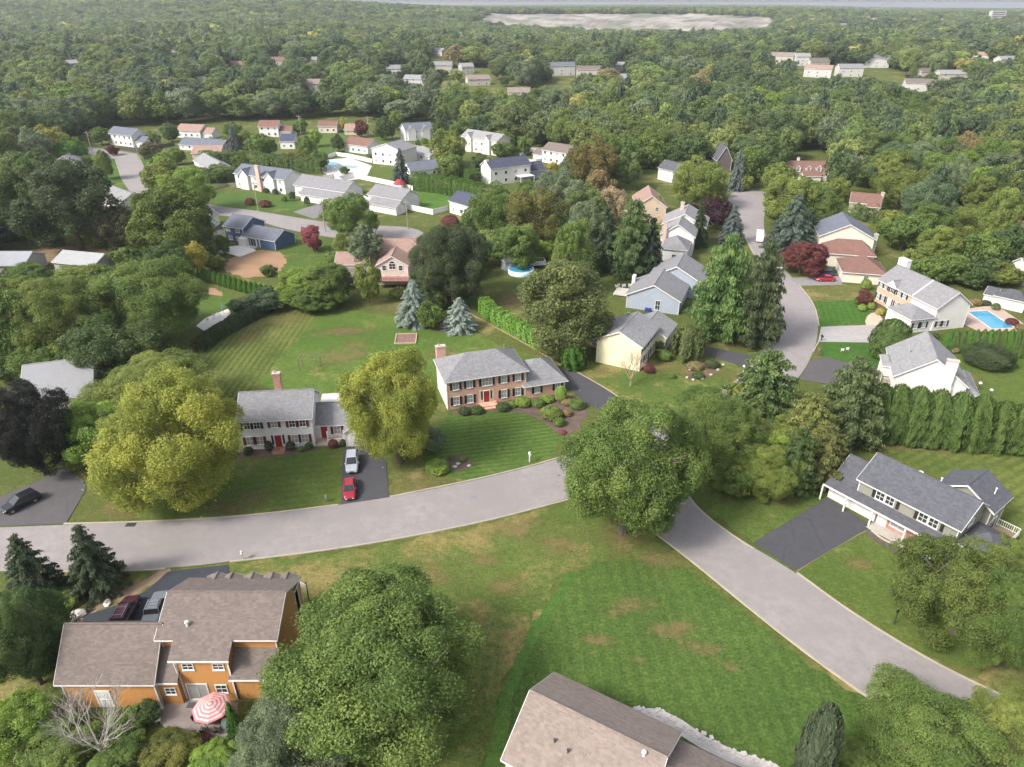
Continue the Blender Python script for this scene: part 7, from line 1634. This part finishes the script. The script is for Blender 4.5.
# crown centre height
off = np.array([(0, 0, (0 if v_ == 6 else c[4]-s_[2])) for v_, c, s_ in zip(vi, rest, sc_)]); me.vertices.foreach_set('co', (arr+off).ravel())
wood = link('woodland', me); wood['kind'] = 'stuff'; tag(wood, 'the mass of green woods stretching from the houses to the horizon', 'woods')
srcs = []
crowns = [o for o in bpy.data.objects if o.name.startswith('crown') and o.parent is not None]
for meL in lowm:
    o = next((q for q in crowns if q.data == meL), None)
    if o is None:
        o = None
    srcs.append((meL, o))
ng = bpy.data.node_groups.new('scatter_woods', 'GeometryNodeTree'); ng.interface.new_socket('Geometry', in_out='INPUT', socket_type='NodeSocketGeometry'); ng.interface.new_socket('Geometry', in_out='OUTPUT', socket_type='NodeSocketGeometry')
gi = ng.nodes.new('NodeGroupInput'); go = ng.nodes.new('NodeGroupOutput'); iop = ng.nodes.new('GeometryNodeInstanceOnPoints'); jn = ng.nodes.new('GeometryNodeJoinGeometry')
def named(nm, ty):
    q = ng.nodes.new('GeometryNodeInputNamedAttribute'); q.data_type = ty; q.inputs['Name'].default_value = nm; return q.outputs['Attribute']
for k, (meL, o) in reversed(list(enumerate(srcs))):
    if o is None:   # a low tree standing in the wood carries this mesh
        r_ = rest[k*37+11]; e = empty('tree', (r_[0], r_[1], r_[2]), 0, ['small round tree deep in the far woods, nearest one of three', 'small round tree deep in the far woods, middle one of three', 'small round tree deep in the far woods, farthest of three', 'a'][k % 3], 'tree', 'woodland trees')
        o = link('crown', meL, e); o.location = (0, 0, r_[4]*.6); o.scale = (r_[3], r_[3], r_[4]*.4); o.color = (.07, .1, .03, 1); t = link('trunk', TR['dec'][0], e); t.scale = (r_[3], r_[3], r_[4]*.8)
    oi = ng.nodes.new('GeometryNodeObjectInfo'); oi.inputs['Object'].default_value = o; oi.transform_space = 'ORIGINAL'
    sm_ = ng.nodes.new('GeometryNodeSetMaterial'); sm_.inputs['Material'].default_value = LEAFI; g2i = ng.nodes.new('GeometryNodeGeometryToInstance')
    ng.links.new(oi.outputs['Geometry'], sm_.inputs[0]); ng.links.new(sm_.outputs[0], g2i.inputs[0]); ng.links.new(g2i.outputs[0], jn.inputs[0])
ng.links.new(gi.outputs[0], iop.inputs['Points']); ng.links.new(jn.outputs[0], iop.inputs['Instance']); iop.inputs['Pick Instance'].default_value = True
ng.links.new(named('vid', 'INT'), iop.inputs['Instance Index']); ng.links.new(named('scl', 'FLOAT_VECTOR'), iop.inputs['Scale'])
cx_ = ng.nodes.new('ShaderNodeCombineXYZ'); ng.links.new(named('rz', 'FLOAT'), cx_.inputs[2]); ng.links.new(cx_.outputs[0], iop.inputs['Rotation'])
ng.links.new(iop.outputs[0], go.inputs[0])
md = wood.modifiers.new('scatter', 'NODES'); md.node_group = ng
print('WOODS', len(vis), len(rest), 'planted', len(TREES))
# ---------------------------------------------------------------- air
HAZE = .0001
if HAZE:
    q = MB(); q.box(-9600, -1100, -2.4, 9600, 9200, 95); o = q.build('haze', bpy.data.materials.new('haze_air')); o['kind'] = 'stuff'
    m = o.data.materials[0]; m.use_nodes = True; t = m.node_tree; t.nodes.clear(); out = t.nodes.new('ShaderNodeOutputMaterial'); pv = t.nodes.new('ShaderNodeVolumePrincipled')
    pv.inputs['Color'].default_value = (.86, .91, 1, 1); pv.inputs['Density'].default_value = HAZE; pv.inputs['Anisotropy'].default_value = .2; t.links.new(pv.outputs[0], out.inputs['Volume'])
